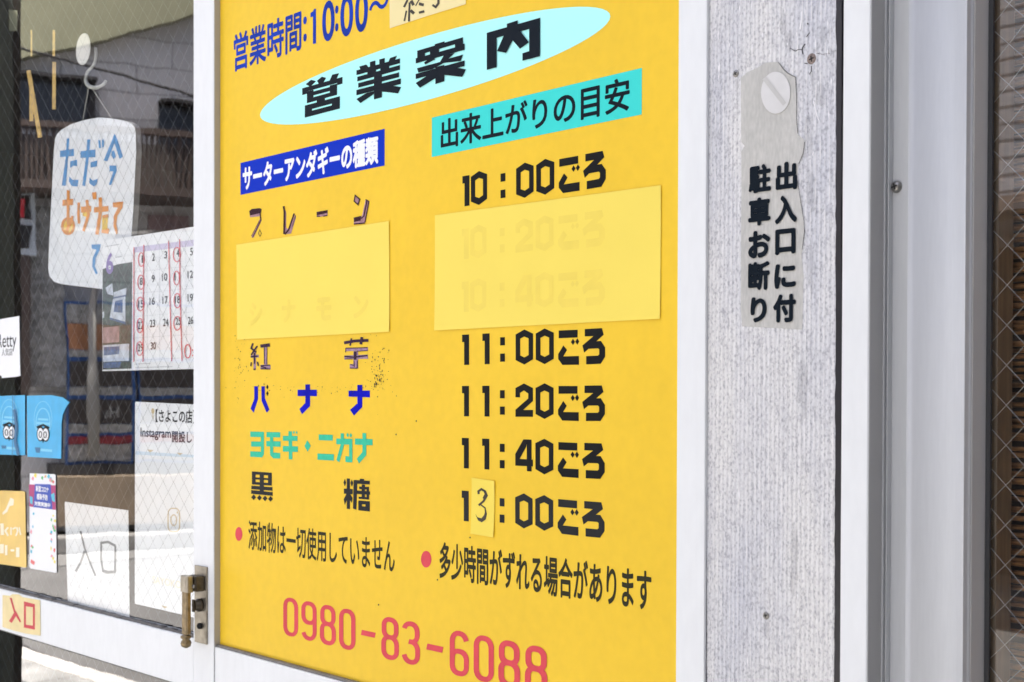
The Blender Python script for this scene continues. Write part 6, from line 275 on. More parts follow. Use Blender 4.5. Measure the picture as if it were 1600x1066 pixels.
def m_glass(name, tint, gain):
    m = bpy.data.materials.new(name); m.use_nodes = True; n = m.node_tree.nodes; l = m.node_tree.links
    n.remove(n['Principled BSDF']); o = n['Material Output']
    tr = n.new('ShaderNodeBsdfTransparent'); tr.inputs[0].default_value = (*tint, 1)
    gl = n.new('ShaderNodeBsdfGlossy'); gl.inputs['Roughness'].default_value = .006; gl.inputs[0].default_value = (1,1,1,1)
    fr = n.new('ShaderNodeFresnel'); fr.inputs[0].default_value = 1.52
    k = n.new('ShaderNodeMath'); k.operation = 'MULTIPLY'; k.inputs[1].default_value = gain; k.use_clamp = True; l.new(fr.outputs[0], k.inputs[0])
    ge = n.new('ShaderNodeNewGeometry'); mx = n.new('ShaderNodeMix'); mx.data_type = 'FLOAT'
    l.new(ge.outputs['Backfacing'], mx.inputs[0]); l.new(k.outputs[0], mx.inputs[2]); mx.inputs[3].default_value = .08
    # float glass is never perfectly flat
    tc = n.new('ShaderNodeTexCoord'); t = n.new('ShaderNodeTexNoise'); t.inputs['Scale'].default_value = 7; t.inputs['Detail'].default_value = 1
    l.new(tc.outputs['Object'], t.inputs[0]); bp = n.new('ShaderNodeBump'); bp.inputs['Strength'].default_value = .02; bp.inputs['Distance'].default_value = .01
    l.new(t.outputs[0], bp.inputs['Height']); l.new(bp.outputs[0], gl.inputs['Normal'])
    x = n.new('ShaderNodeMixShader'); l.new(mx.outputs[0], x.inputs[0]); l.new(tr.outputs[0], x.inputs[1]); l.new(gl.outputs[0], x.inputs[2]); l.new(x.outputs[0], o.inputs[0])
    return m
M['glass'] = m_glass('wired_glass', (.975,.985,.98), 1.9)
M['glass_back'] = mat('glass_edge', (1,1,1), .1)
def m_clear():
    m = bpy.data.materials.new('glass_rear_face'); m.use_nodes = True; n = m.node_tree.nodes; n.remove(n['Principled BSDF'])
    t = n.new('ShaderNodeBsdfTransparent'); m.node_tree.links.new(t.outputs[0], n['Material Output'].inputs[0]); return m
M['glass_back'] = m_clear()

def m_pillar():
    # silver-white sheet: fine vertical ribs, sparkling grain, bluish patches
    m = bpy.data.materials.new('ribbed_silver_sheet'); m.use_nodes = True; n = m.node_tree.nodes; l = m.node_tree.links; b = n['Principled BSDF']
    tc = n.new('ShaderNodeTexCoord')
    def noise(sc, st, det=3):
        mp = n.new('ShaderNodeMapping'); mp.inputs['Scale'].default_value = st; l.new(tc.outputs['Object'], mp.inputs[0])
        t = n.new('ShaderNodeTexNoise'); t.inputs['Scale'].default_value = sc; t.inputs['Detail'].default_value = det; l.new(mp.outputs[0], t.inputs[0]); return t
    def ramp(src, stops):
        r = n.new('ShaderNodeValToRGB'); e = r.color_ramp.elements
        e[0].position, e[0].color = stops[0][0], (*stops[0][1],1); e[1].position, e[1].color = stops[1][0], (*stops[1][1],1)
        for p, c in stops[2:]:
            q = e.new(p); q.color = (*c,1)
        l.new(src, r.inputs[0]); return r
    def mul(a, b_, f=1.):
        x = n.new('ShaderNodeMix'); x.data_type='RGBA'; x.blend_type='MULTIPLY'; x.inputs[0].default_value=f; l.new(a,x.inputs[6]); l.new(b_,x.inputs[7]); return x.outputs[2]
    grain = ramp(noise(400,(1,1,.7),2).outputs[0], [(.34,(.60,.60,.63)),(.60,(1,1,1)),(.45,(.88,.88,.885))])
    fleck = ramp(noise(210,(1,1,.6),2).outputs[0], [(.34,(.80,.80,.83)),(.42,(1,1,1))])
    patch = ramp(noise(7,(1.6,1,.3),5).outputs[0], [(.36,(.74,.765,.85)),(.58,(1,1,.985))])
    wv = n.new('ShaderNodeTexWave'); wv.wave_type='BANDS'; wv.bands_direction='X'; wv.inputs['Scale'].default_value = 52; wv.inputs['Distortion'].default_value = .35; wv.inputs['Detail Scale'].default_value = 2
    l.new(tc.outputs['Object'], wv.inputs[0])
    base = n.new('ShaderNodeRGB'); base.outputs[0].default_value = (.73,.73,.73,1)
    c = mul(mul(mul(base.outputs[0], grain.outputs[0], .9), fleck.outputs[0], .8), patch.outputs[0], .9)
    # rib crest highlights painted in as broken pale streaks
    crest = ramp(wv.outputs[0], [(.72,(0,0,0)),(.95,(1,1,1))]); streak = ramp(noise(90,(1.6,1,.35),4).outputs[0], [(.42,(0,0,0)),(.62,(.62,.62,.62))])
    x = n.new('ShaderNodeMix'); x.data_type='RGBA'; l.new(mul(crest.outputs[0], streak.outputs[0]), x.inputs[0]); l.new(c, x.inputs[6]); x.inputs[7].default_value = (.86,.86,.85,1)
    l.new(x.outputs[2], b.inputs['Base Color']); b.inputs['Roughness'].default_value = .45
    # ribs modelled by bump, weaker at the top where the sheet is battered
    ad = n.new('ShaderNodeMath'); ad.operation='MULTIPLY_ADD'; l.new(noise(330,(1,1,.4),3).outputs[0], ad.inputs[0]); ad.inputs[1].default_value = .8; l.new(wv.outputs[0], ad.inputs[2])
    bp = n.new('ShaderNodeBump'); bp.inputs['Strength'].default_value = .55; bp.inputs['Distance'].default_value = .0015
    l.new(ad.outputs[0], bp.inputs['Height']); l.new(bp.outputs[0], b.inputs['Normal'])
    return m
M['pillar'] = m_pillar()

def m_blocks(name, col, joint, sx, sz, axis='Y'):
    m = mat(name, col, .9); n = m.node_tree.nodes; l = m.node_tree.links
    tc = n.new('ShaderNodeTexCoord'); sp = n.new('ShaderNodeSeparateXYZ'); cb = n.new('ShaderNodeCombineXYZ')
    l.new(tc.outputs['Object'], sp.inputs[0]); l.new(sp.outputs[axis], cb.inputs[0]); l.new(sp.outputs['Z'], cb.inputs[1])
    bk = n.new('ShaderNodeTexBrick'); bk.inputs['Scale'].default_value = 1; bk.inputs['Brick Width'].default_value = sx; bk.inputs['Row Height'].default_value = sz
    bk.inputs['Mortar Size'].default_value = .012; bk.inputs['Color1'].default_value = (*col,1); bk.inputs['Color2'].default_value = (*[c*.82 for c in col],1); bk.inputs['Mortar'].default_value = (*joint,1)
    l.new(cb.outputs[0], bk.inputs[0]); l.new(bk.outputs[0], n['Principled BSDF'].inputs['Base Color']); return m
M['block'] = m_blocks('grey_blockwork', (.74,.725,.715), (.42,.42,.42), .8, .30)
M['siding'] = m_blocks('grey_siding', (.40,.41,.44), (.14,.14,.15), 6., .11, 'X')

# ------------------------------------------------------------------ mesh helpers
def bx(bm, x0, x1, y0, y1, z0, z1, bev=0., mi=0):
    vs = [bm.verts.new(p) for p in ((x0,y0,z0),(x1,y0,z0),(x1,y1,z0),(x0,y1,z0),(x0,y0,z1),(x1,y0,z1),(x1,y1,z1),(x0,y1,z1))]
    fs = [bm.faces.new([vs[i] for i in q]) for q in ((0,3,2,1),(4,5,6,7),(0,1,5,4),(1,2,6,5),(2,3,7,6),(3,0,4,7))]
    for f in fs: f.material_index = mi
    if bev:
        es = list({e for f in fs for e in f.edges})
        bmesh.ops.bevel(bm, geom=es, offset=bev, segments=2, profile=.6, affect='EDGES')
    return fs
def prism(bm, prof, z0, z1, mi=0):      # closed (x,y) profile swept along z
    a = [bm.verts.new((x,y,z0)) for x,y in prof]; b = [bm.verts.new((x,y,z1)) for x,y in prof]; n = len(prof)
    for i in range(n): bm.faces.new((a[i],a[(i+1)%n],b[(i+1)%n],b[i])).material_index = mi
    bm.faces.new(a[::-1]).material_index = mi; bm.faces.new(b).material_index = mi
def tube(bm, pts, r, n=8, mi=0, caps=True):
    pts = [Vector(p) for p in pts]; rs = r if isinstance(r,(list,tuple)) else [r]*len(pts); rings = []; up = None
    for i,p in enumerate(pts):
        d = (pts[min(i+1,len(pts)-1)]-pts[max(i-1,0)]).normalized()
        if up is None:
            up = d.orthogonal().normalized()
        else: up = (up-d*up.dot(d)).normalized()
        s = d.cross(up)
        rings.append([bm.verts.new(p+(up*math.cos(2*math.pi*k/n)+s*math.sin(2*math.pi*k/n))*rs[i]) for k in range(n)])
    for a,b in zip(rings,rings[1:]):
        for k in range(n):
            f = bm.faces.new((a[k],a[(k+1)%n],b[(k+1)%n],b[k])); f.smooth = True; f.material_index = mi
    if caps:
        bm.faces.new(rings[0][::-1]).material_index = mi; bm.faces.new(rings[-1]).material_index = mi
def lathe(bm, prof, c, axis, n=20, mi=0):   # prof: (radius, along) ; axis unit vector
    ax = Vector(axis); u = ax.orthogonal().normalized(); v = ax.cross(u); c = Vector(c); R = []
    for r,h in prof: R.append([bm.verts.new(c+ax*h+(u*math.cos(2*math.pi*k/n)+v*math.sin(2*math.pi*k/n))*max(r,1e-5)) for k in range(n)])
    for a,b in zip(R,R[1:]):
        for k in range(n):
            f = bm.faces.new((a[k],a[(k+1)%n],b[(k+1)%n],b[k])); f.smooth = True; f.material_index = mi
    bm.faces.new(R[0][::-1]).material_index = mi; bm.faces.new(R[-1]).material_index = mi
def smoothcurve(pts, n=6):
    out = []; P = [Vector(p) for p in pts]
    for i in range(len(P)-1):
        a,b,c,d = P[max(i-1,0)],P[i],P[i+1],P[min(i+2,len(P)-1)]
        for k in range(n):
            t = k/n; out.append(.5*((2*b)+(c-a)*t+(2*a-5*b+4*c-d)*t*t+(3*b-a-3*c+d)*t**3))
    out.append(P[-1]); return out

class Frame:
    def __init__(s, o, rz): s.o = Vector(o); s.m = Matrix.Translation(s.o) @ Matrix.Rotation(rz,4,'Z')
WALL = Frame((0,0,0), 0)
LEAF = Frame((-2.1903,-.012,0), math.radians(1.5))      # the glass door stands slightly out of line with the wall
def tag(o, label, cat, group=None):
    o['label'] = label; o['category'] = cat
    if group: o['group'] = group
    return o
def thing(name, label, cat, base=(0,0,0), fr=WALL, group=None):
    o = bpy.data.objects.new(name, None); COL.objects.link(o); o.empty_display_size = .05
    o.matrix_world = fr.m @ Matrix.Translation(Vector(base)); o['base'] = [float(v) for v in base]
    return tag(o, label, cat, group)
def flush(bm, name, mats):
    me = bpy.data.meshes.new(name); bm.to_mesh(me); bm.free()
    for m in (mats if isinstance(mats,(list,tuple)) else [mats]): me.materials.append(M[m])
    return me
def base_of(p): return Vector(p['base'])
def part(name, bm, mats, parent):
    bmesh.ops.translate(bm, verts=bm.verts, vec=-base_of(parent))
    o = bpy.data.objects.new(name, flush(bm, name, mats)); COL.objects.link(o); o.parent = parent; o['base'] = parent['base']; return o
def solo(name, bm, mats, base, label, cat, fr=WALL, group=None):
    bmesh.ops.translate(bm, verts=bm.verts, vec=-Vector(base))
    o = bpy.data.objects.new(name, flush(bm, name, mats)); COL.objects.link(o); o.matrix_world = fr.m @ Matrix.Translation(Vector(base)); o['base'] = [float(v) for v in base]
    return tag(o, label, cat, group)
def struct(name, bm, mats):
    o = bpy.data.objects.new(name, flush(bm, name, mats)); COL.objects.link(o); o['kind'] = 'structure'; return o
def flat(bm, layers, y, du=0., dz=0., mi=0, step=2e-5):     # vinyl shapes, each layer a hair proud of the last
    for i, lay in enumerate(layers):
        cache = {}
        for p in lay:
            vs = []
            for k in range(0,len(p),2):
                key = (p[k],p[k+1])
                if key not in cache: cache[key] = bm.verts.new((p[k]*1e-4+du, y-i*step, p[k+1]*1e-4+dz))
                if cache[key] not in vs: vs.append(cache[key])
            if len(vs) > 2:
                try: bm.faces.new(vs).material_index = mi
                except ValueError: pass
def sheet(bm, layers, y, t, mi=0):      # paper or board with thickness t behind y
    for lay in layers:
        for p in lay:
            n = len(p)//2
            a = [bm.verts.new((p[2*k]*1e-4, y, p[2*k+1]*1e-4)) for k in range(n)]; b = [bm.verts.new((v.co.x, y+t, v.co.z)) for v in a]
            bm.faces.new(a).material_index = mi; bm.faces.new(b[::-1]).material_index = mi
            for k in range(n):
                f = bm.faces.new((a[(k+1)%n],a[k],b[k],b[(k+1)%n])); f.material_index = min(mi+1, 1) if t > .004 else mi
def text_bm(items, y, bold=0., bm=None, mi=0):      # heavier weights: copies of the outline a hair apart, each a hair proud of the last
    bm = bm or bmesh.new()
    for body, r in items:
        cu = bpy.data.curves.new('txt','FONT'); cu.body = body; cu.resolution_u = 5
        ob = bpy.data.objects.new('txt', cu); COL.objects.link(ob); bpy.context.view_layer.update()
        me = bpy.data.meshes.new_from_object(ob.evaluated_get(bpy.context.evaluated_depsgraph_get()))
        src = [v.co.copy() for v in me.vertices]
        xs = [v.x for v in src]; ys = [v.y for v in src]
        x0,x1,y0,y1 = min(xs)-bold,max(xs)+bold,min(ys)-bold,max(ys)+bold
        sx, sy = (r[1]-r[0])/(x1-x0), (r[3]-r[2])/(y1-y0)
        offs = [(0,0)] if not bold else [(bold*math.cos(k*math.pi/4), bold*math.sin(k*math.pi/4)) for k in range(8)]
        for i,(dx,dy) in enumerate(offs):
            for v,p in zip(me.vertices, src): v.co = (r[0]+(p.x+dx-x0)*sx, y-i*8e-6, r[2]+(p.y+dy-y0)*sy)
            nf = len(bm.faces); bm.from_mesh(me); bm.faces.ensure_lookup_table()
            for f in bm.faces[nf:]:
                f.material_index = mi; f.smooth = False; f.normal_update()
                if f.normal.y > 0: f.normal_flip()
        bpy.data.objects.remove(ob); bpy.data.curves.remove(cu); bpy.data.meshes.remove(me)
    bm.normal_update(); return bm
def nb(): return bmesh.new()

# ------------------------------------------------------------------ ground
b = nb(); bx(b,-90,90,-90,90,-.6,-.13); struct('ground', b, 'asphalt')
b = nb(); bx(b,-12.4,14,-8.2,-2.32,-.5,-.12); struct('road', b, 'asphalt')
b = nb()
for k in range(-12,14): bx(b,k+.006,k+.994,-2.16,-.003,-.4,0,.004)
struct('pavement', b, 'pave')
b = nb()
for k in range(-12,14): bx(b,k+.004,k+.996,-2.318,-2.164,-.4,.005,.01)
struct('kerb', b, 'kerb')
b = nb(); bx(b,-26,-12.45,-14,3,-.5,-.118); struct('forecourt', b, 'fore')  # ground slab added to bounce light onto the town house
b = nb(); bx(b,-12.4,14,-12,-8.24,-.4,.01); struct('far_pavement', b, 'pave')
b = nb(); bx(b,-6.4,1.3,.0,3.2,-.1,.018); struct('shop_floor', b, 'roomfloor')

# ------------------------------------------------------------------ shop building round the doors
shop = thing('shop_building', 'grey rendered shop front that holds the glass door, the yellow sign and the window', 'building', (-1,.1,0))
b = nb(); bx(b,-9,5,-.02,.16,2.62,3.7); part('wall', b, 'plaster', shop)
b = nb(); bx(b,-9,-3.42,-.02,.02,0,2.62); part('wall', b, 'plaster', shop)
b = nb(); bx(b,.75,5,-.02,.16,0,2.62); part('wall', b, 'plaster', shop)
b = nb(); bx(b,1.15,1.35,-3.0,-.024,0,3.695); part('side_wing', b, 'wing', shop)  # unseen wall added to hold back light from the right
b = nb(); bx(b,-9,5,-.42,5,3.7,3.9); part('roof', b, 'plaster', shop)
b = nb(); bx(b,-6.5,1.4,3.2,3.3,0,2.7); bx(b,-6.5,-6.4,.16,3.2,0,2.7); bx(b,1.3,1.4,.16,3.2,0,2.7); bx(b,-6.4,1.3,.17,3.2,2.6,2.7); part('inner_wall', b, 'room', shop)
b = nb(); bx(b,-1.25,-.86,.06,.16,0,2.62); part('wall_core', b, 'plaster', shop)

# ------------------------------------------------------------------ wired glass helper
def pane(bm, x0,x1,y0,y1,z0,z1):
    bx(bm,x0,x1,y0,y1,z0,z1); bm.normal_update()
    for f in bm.faces: f.material_index = 0 if f.normal.y < -.5 else 1
def wires(bm, x0,x1,z0,z1,y,pitch=.0387,r=.0002,ph=0.):
    h = pitch; k0 = int((x0-z1)/h)-2; k1 = int((x1-z0)/h)+2
    for k in range(k0,k1):                       # x - z = k*h
        c = k*h+ph; a = max(x0, z0+c); e = min(x1, z1+c)
        if e-a > .002: tube(bm, [(a,y,a-c),(e,y,e-c)], r, 4)
    for k in range(int((x0+z0)/h)-1, int((x1+z1)/h)+2):
        c = k*h+ph; a = max(x0, c-z1); e = min(x1, c-z0)
        if e-a > .002: tube(bm, [(a,y+2*r,c-a),(e,y+2*r,c-e)], r, 4)

# ------------------------------------------------------------------ left: glass door
door = thing('glass_door', 'white framed door of wired glass with papers stuck on it, left of the yellow sign', 'door', (-.475,.02,.02), LEAF)
b = nb(); bx(b,-.0695,-.0005,0,.036,.02,2.60,.0015); part('stile', b, 'white', door)
b = nb(); bx(b,-.0004,.0006,.0012,.0345,.021,2.599); part('edge_trim', b, 'bead', door)  # grey strip puts the shade of the white door edge into colour
b = nb(); bx(b,-1.0655,-1.005,0,.036,.02,2.60,.0015); part('stile', b, 'white', door)
b = nb(); bx(b,-1.0045,-.0700,.0004,.035,.972,1.0625,.0015); part('mid_rail', b, 'white', door)
b = nb(); bx(b,-1.0045,-.0700,.0004,.035,2.53,2.60,.0015); part('top_rail', b, 'white', door)
b = nb(); bx(b,-1.0045,-.0700,.0004,.035,.02,.16,.0015); part('bottom_rail', b, 'white', door)
b = nb(); pane(b,-1.0045,-.0700,.0165,.0215,1.0630,2.5295); part('upper_glass', b, ['glass','glass_back'], door)
b = nb(); pane(b,-1.0045,-.0700,.0165,.0215,.1605,.9715); part('lower_glass', b, ['glass','glass_back'], door)
b = nb(); wires(b,-1.004,-.0705,1.0635,2.529,.0185); part('wire_mesh', b, 'wire', door)
b = nb(); wires(b,-1.004,-.0705,.161,.971,.0185); part('wire_mesh', b, 'wire', door)
b = nb()
rr_ = random.Random(2)
for k in range(46):      # crumbly glazing seal along the mid rail
    x = -1.0040+k*.0203; bx(b,x,x+.0195,.0045+rr_.uniform(-.0015,.0015),.0163,1.0627,1.0665+rr_.uniform(-.0008,.0012))
for k in range(46):
    x = -1.0040+k*.0203; bx(b,x,x+.0195,.008+rr_.uniform(-.001,.001),.0163,.9675,.9717)
part('glazing_seal', b, 'gasket_grey', door)
# latch handle
b = nb(); bx(b,-.0600,-.0185,-.0035,-.0002,1.0580,1.1945,.0012); hd = part('latch_handle', b, 'brassl', door)
b = nb(); bx(b,-.0535,-.0230,-.022,-.0037,1.1515,1.1790,.003); o = part('bracket', b, 'brassd', hd)
b = nb(); bx(b,-.0560,-.0300,-.034,-.0222,1.1500,1.1795,.002); bx(b,-.0495,-.0365,-.0345,-.0341,1.158,1.176); part('fork', b, 'brassl', hd)
b = nb()
bx(b,-.0515,-.0345,-.0335,-.026,1.0760,1.1590,.0015); bx(b,-.0345,-.0315,-.0330,-.0265,1.0780,1.1560,.001)
lathe(b, [(.004,0),(.0095,.003),(.0095,.006),(.006,.009),(.0085,.012),(.0095,.016),(.008,.021),(.003,.024)], (-.043,-.0298,1.0765), (0,0,-1), 16)
part('lever', b, 'brass', hd)
b = nb(); lathe(b, [(.0115,0),(.0115,.006),(.009,.0075),(.009,.013),(.007,.0135)], (-.0375,-.0037,1.1260), (0,-1,0), 20); bx(b,-.0415,-.0335,-.0195,-.0172,1.115,1.137,.001); part('thumb_turn', b, 'brassd', hd)
b = nb(); lathe(b, [(.0055,0),(.0055,.004),(.003,.0065)], (-.0375,-.0037,1.0890), (0,-1,0), 16); part('screw', b, 'hole', hd)
b = nb(); lathe(b, [(.0040,0),(.0035,.002),(.001,.003)], (-.0290,-.0222,1.1610), (0,-1,0), 14); part('pin', b, 'steel', hd)

# papers and things on the glass door ---------------------------------------------------------
def centre(layers):
    xs = [v for l in layers for p in l for v in p[0::2]]; zs = [v for l in layers for p in l for v in p[1::2]]
    return ((min(xs)+max(xs))*.5e-4, 0, min(zs)*1e-4)
def card(name, key, y, m, label, cat, fr, group=None, t=.0002):
    c = centre(D[key]); b = nb(); sheet(b, D[key], y, t)
    return solo(name, b, m, (c[0],y,c[2]), label, cat, fr, group)
def ink(name, key, y, m, parent, step=2e-5):
    b = nb(); flat(b, D[key], y, step=step); return part(name, b, m, parent)

PB, FD, BD = .0225, .0150, .045
o = card('hanging_sign', 'board', BD, ['boardwhite','boardside'], 'round topped white board with blue and orange hand painted letters hanging behind the glass', 'sign', LEAF, t=.012)
ink('blue_lettering','board_blue',BD-.0004,'bblue',o); ink('yellow_lettering','board_yellow',BD-.0003,'byellow',o); ink('orange_lettering','board_orange',BD-.0008,'borange',o)
b = nb(); tube(b, [(-.612,BD+.006,2.058),(-.5385,.030,2.1205),(-.529,.030,2.1205),(-.476,BD+.006,2.048)], .0011, 6); part('cord', b, 'string', o)
o = thing('suction_hook', 'white suction disc on the glass with the curved hook that carries the hanging board', 'hook', (-.5477,PB,2.165), LEAF)
b = nb(); lathe(b, [(.0315,0),(.0320,.0012),(.022,.004),(.010,.008),(.008,.012),(.002,.013)], (-.5477,.0218,2.1979), (0,1,0), 28); part('disc', b, 'plastic', o)
b = nb(); tube(b, smoothcurve([(-.5200,.036,2.1975),(-.5190,.036,2.178),(-.526,.034,2.163),(-.5430,.030,2.152),(-.5490,.029,2.139),(-.5430,.029,2.127),(-.5290,.030,2.1195),(-.512,.034,2.1160),(-.497,.040,2.120),(-.490,.044,2.128)]), [.0032]*24+[.0042]*20+[.0032]*11, 10); part('hook', b, 'hookp', o)

o = card('calendar', 'cal', PB, 'paper', 'white June calendar with red pen circles and a dark green picture, behind the glass', 'calendar', LEAF)
ink('header_band','cal_head',PB-.0002,'lav',o); ink('photo','cal_photo',PB-.0002,'photo',o); ink('photo_white','cal_white',PB-.0004,'photow',o); ink('photo_blue','cal_blue',PB-.0006,'photob',o); ink('photo_pink','cal_pink',PB-.0006,'photop',o)
ink('ruled_lines','cal_lines',PB-.0002,'line',o)
part('date_numbers', text_bm(T['cal'],PB-.0006,.012), 'paperink', o)
part('month_halo', text_bm(T['cal6'],PB-.0008,.075), 'whitevinyl', o); part('month_number', text_bm(T['cal6'],PB-.0010,.03), 'violet', o)
ink('red_pen_marks','cal_red',PB-.0012,'red_pen',o)
o = card('entrance_notice', 'notice', PB, 'paper', 'plain white sheet with two big grey hand drawn characters, low on the door glass', 'notice', LEAF)
ink('lettering','notice_ink',PB-.0003,'greyink',o)
o = card('shop_notice', 'insta', PB, 'paper', 'white printed notice with bold text and a small camera emblem, beside the brass handle', 'notice', LEAF)
part('heading_lettering', text_bm(T['insta'],PB-.0003,.018), 'paperink', o); ink('pale_band','insta_band',PB-.0003,'paleband',o); ink('small_marks','insta_marks',PB-.0004,'tan',o); ink('camera_emblem','insta_icon',PB-.0003,'tan',o); ink('pin_icon','pin',PB-.0003,'tan',o)
part('name_lettering', text_bm(T['insta2'],PB-.0003,.01), 'amberw', o)
o = card('review_sticker', 'retty', FD, 'paper2', 'white sticker with thin black lettering at the left edge of the photo', 'sticker', LEAF)
part('lettering', text_bm(T['retty'],FD-.0003,.0), 'paperink', o)
def owl(key, lab):
    o = card('blue_sticker', 'blue'+key, FD, 'sky', lab, 'sticker', LEAF, 'sky blue owl stickers on the glass')
    ink('light_print','owl_light'+key,FD-.0003,'skylight',o); ink('owl_outline','owl_black'+key,FD-.0005,'black',o); ink('owl_eyes','owl_white'+key,FD-.0012,'whitevinyl',o); ink('small_lettering','owl_word'+key,FD-.0003,'skydark',o)
    ink('owl_iris','owl_iris'+key,FD-.0022,'black',o)
    return o
oa = owl('_a','scratched sky blue owl sticker cut off by the left edge of the photo'); owl('_b','sky blue owl sticker with a curled pointed upper right corner')
ink('scratch','blue_scratch',FD-.0035,'skydark',oa)
o = card('amber_sticker', 'orange', FD, 'amber', 'amber yellow sticker with pale print below the blue stickers', 'sticker', LEAF); ink('pale_print','orange_white',FD-.0003,'amberw',o)
o = card('health_sticker', 'slip', FD, 'paper2', 'narrow white sticker with a blue and magenta band and bright confetti', 'sticker', LEAF)
ink('magenta_band','slip_red',FD-.0003,'palered',o); ink('blue_band','slip_blue',FD-.0005,'pblue',o); ink('cyan_print','slip_cyan',FD-.0007,'pcyan',o)
part('lettering', text_bm(T['slip'],FD-.0009,.035), 'whitevinyl', o)
for k,m in (('red','pred'),('green','pgreen'),('yellow','pyellow'),('cyan','pcyan'),('pink','ppink')): ink('confetti','slip_'+k+'_bits',FD-.0003,m,o)
o = card('entrance_sticker', 'entry', -.0006, 'creamtag', 'cream sticker with two crimson characters on the white door rail', 'sticker', LEAF); ink('lettering','entry_ink',-.0009,'crimson',o)
tl = ['thin short strip of yellow tape high at the far left of the glass','short strip of yellow tape above the long upright strip, left of the suction hook','long upright strip of yellow tape left of the hanging board','slanted strip of yellow tape crossing another strip near the hanging board','upright strip of yellow tape half covered by the slanted strip']
for i,lay in enumerate(D['tapes']):
    D['tape_tmp'] = [lay]; card('tape_strip','tape_tmp',PB+(.0004 if i==4 else 0),'tapey',tl[i],'tape',LEAF,'yellow tape strips on the door glass')

# ------------------------------------------------------------------ panel door that carries the sign
pd = thing('panel_door', 'white aluminium frame round the yellow sign with a wide white bottom rail', 'door frame', (-1.65,.02,.02))
b = nb(); bx(b,-1.1099,-1.0668,-.0100,.03,.02,2.60,.0012); part('stile', b, 'white', pd)
b = nb(); bx(b,-2.2005,-2.1905,-.0005,.03,.02,2.60,.0008); part('stile', b, 'bead', pd)
b = nb(); bx(b,-2.1900,-1.1104,-.0100,.03,.02,1.0560,.0010); part('bottom_rail', b, 'white', pd)
b = nb(); bx(b,-2.1895,-1.1104,-.0072,-.0004,1.0562,1.0605); part('glazing_seal', b, 'sealgrey', pd)
b = nb(); bx(b,-2.1900,-1.1104,-.0100,.03,2.50,2.60,.0012); part('top_rail', b, 'white', pd)

# ------------------------------------------------------------------ yellow menu sign
sign = thing('menu_sign', 'big glossy yellow menu sign with opening times and a red phone number', 'sign', (-1.65,0,1.057))
b = nb(); bx(b,-2.1896,-1.1108,0,.006,1.0566,2.4990); part('board', b, 'yellow', sign)
def lett(name, items, y, m, bold, p=sign): return part(name, text_bm(items,y,bold), m, p)
def inks(name, key, m, y=-.0003, step=2e-5): b = nb(); flat(b, D[key], y, step=step); return part(name, b, m, sign)
lett('hours_lettering', T['hours'], -.0003, 'blue2', .02); inks('hours_digit','hours_one','blue2')
b = nb(); n = 72
vs = [b.verts.new((OV[0]+OV[2]*math.cos(2*math.pi*k/n), -.0003, OV[1]+OV[3]*math.sin(2*math.pi*k/n))) for k in range(n)]; b.faces.new(vs); ov = part('title_oval', b, 'cyan', sign)
b = nb(); flat(b, D['title'], -.0005); part('title_lettering', b, 'navy', ov)
def rectsheet(name, r, y, m):
    b = nb(); b.faces.new([b.verts.new(p) for p in ((r[0],y,r[2]),(r[1],y,r[2]),(r[1],y,r[3]),(r[0],y,r[3]))]); return part(name, b, m, sign)
bl = rectsheet('flavour_heading', BB, -.0003, 'blue'); part('flavour_lettering', text_bm(T['flav'],-.0005,.042), 'whitevinyl', bl)
tb = rectsheet('time_heading', BT, -.0003, 'teal'); part('time_lettering', text_bm(T['ready'],-.0005,.020), 'navy', tb)
DA, DC = duA*1e-4, duC*1e-4
rows = [('10','00'),('10','20'),('10','40'),('11','00'),('11','20'),('11','40'),('1','00')]
for i,(hh,mm) in enumerate(rows):
    dz = ZT[i]-1.5107; b = nb()
    flat(b,G['1'],-.0003,0,dz)
    if hh == '11': flat(b,G['i'],-.0003,0,dz)
    if hh == '10': flat(b,G['0'],-.0003,DC,dz)
    flat(b,G[':'],-.0003,0,dz)
    if mm[0] == '0': flat(b,G['0'],-.0003,DA,dz)
    else: flat(b,G[mm[0]],-.0003,0,dz)
    flat(b,G['0'],-.0003,0,dz); flat(b,G['g'],-.0003,0,dz); flat(b,G['r'],-.0003,0,dz)
    part('time_row', b, 'black2' if i == 6 else 'black', sign)
o = inks('plain_lettering','plain_fill','mauve'); inks('plain_marker','plain_ink','purple',-.0006)
inks('sweet_potato_lettering','imo_fill','mauve2'); inks('sweet_potato_marker','imo_ink','purple2',-.0007,1e-5)
inks('banana_lettering','banana','blue3'); inks('banana_dots','banana_dots','black'); inks('mugwort_lettering','yomogi','green'); inks('brown_sugar_lettering','kokuto','black2',-.0003,1e-5)
inks('bullet','bullets','red'); lett('additive_lettering',T['add'],-.0003,'olive',.014); lett('delay_lettering',T['late'],-.0003,'olive',.022)
inks('phone_lettering','phone','red'); inks('dirt_specks','specks','speck',-.0003,2e-6)

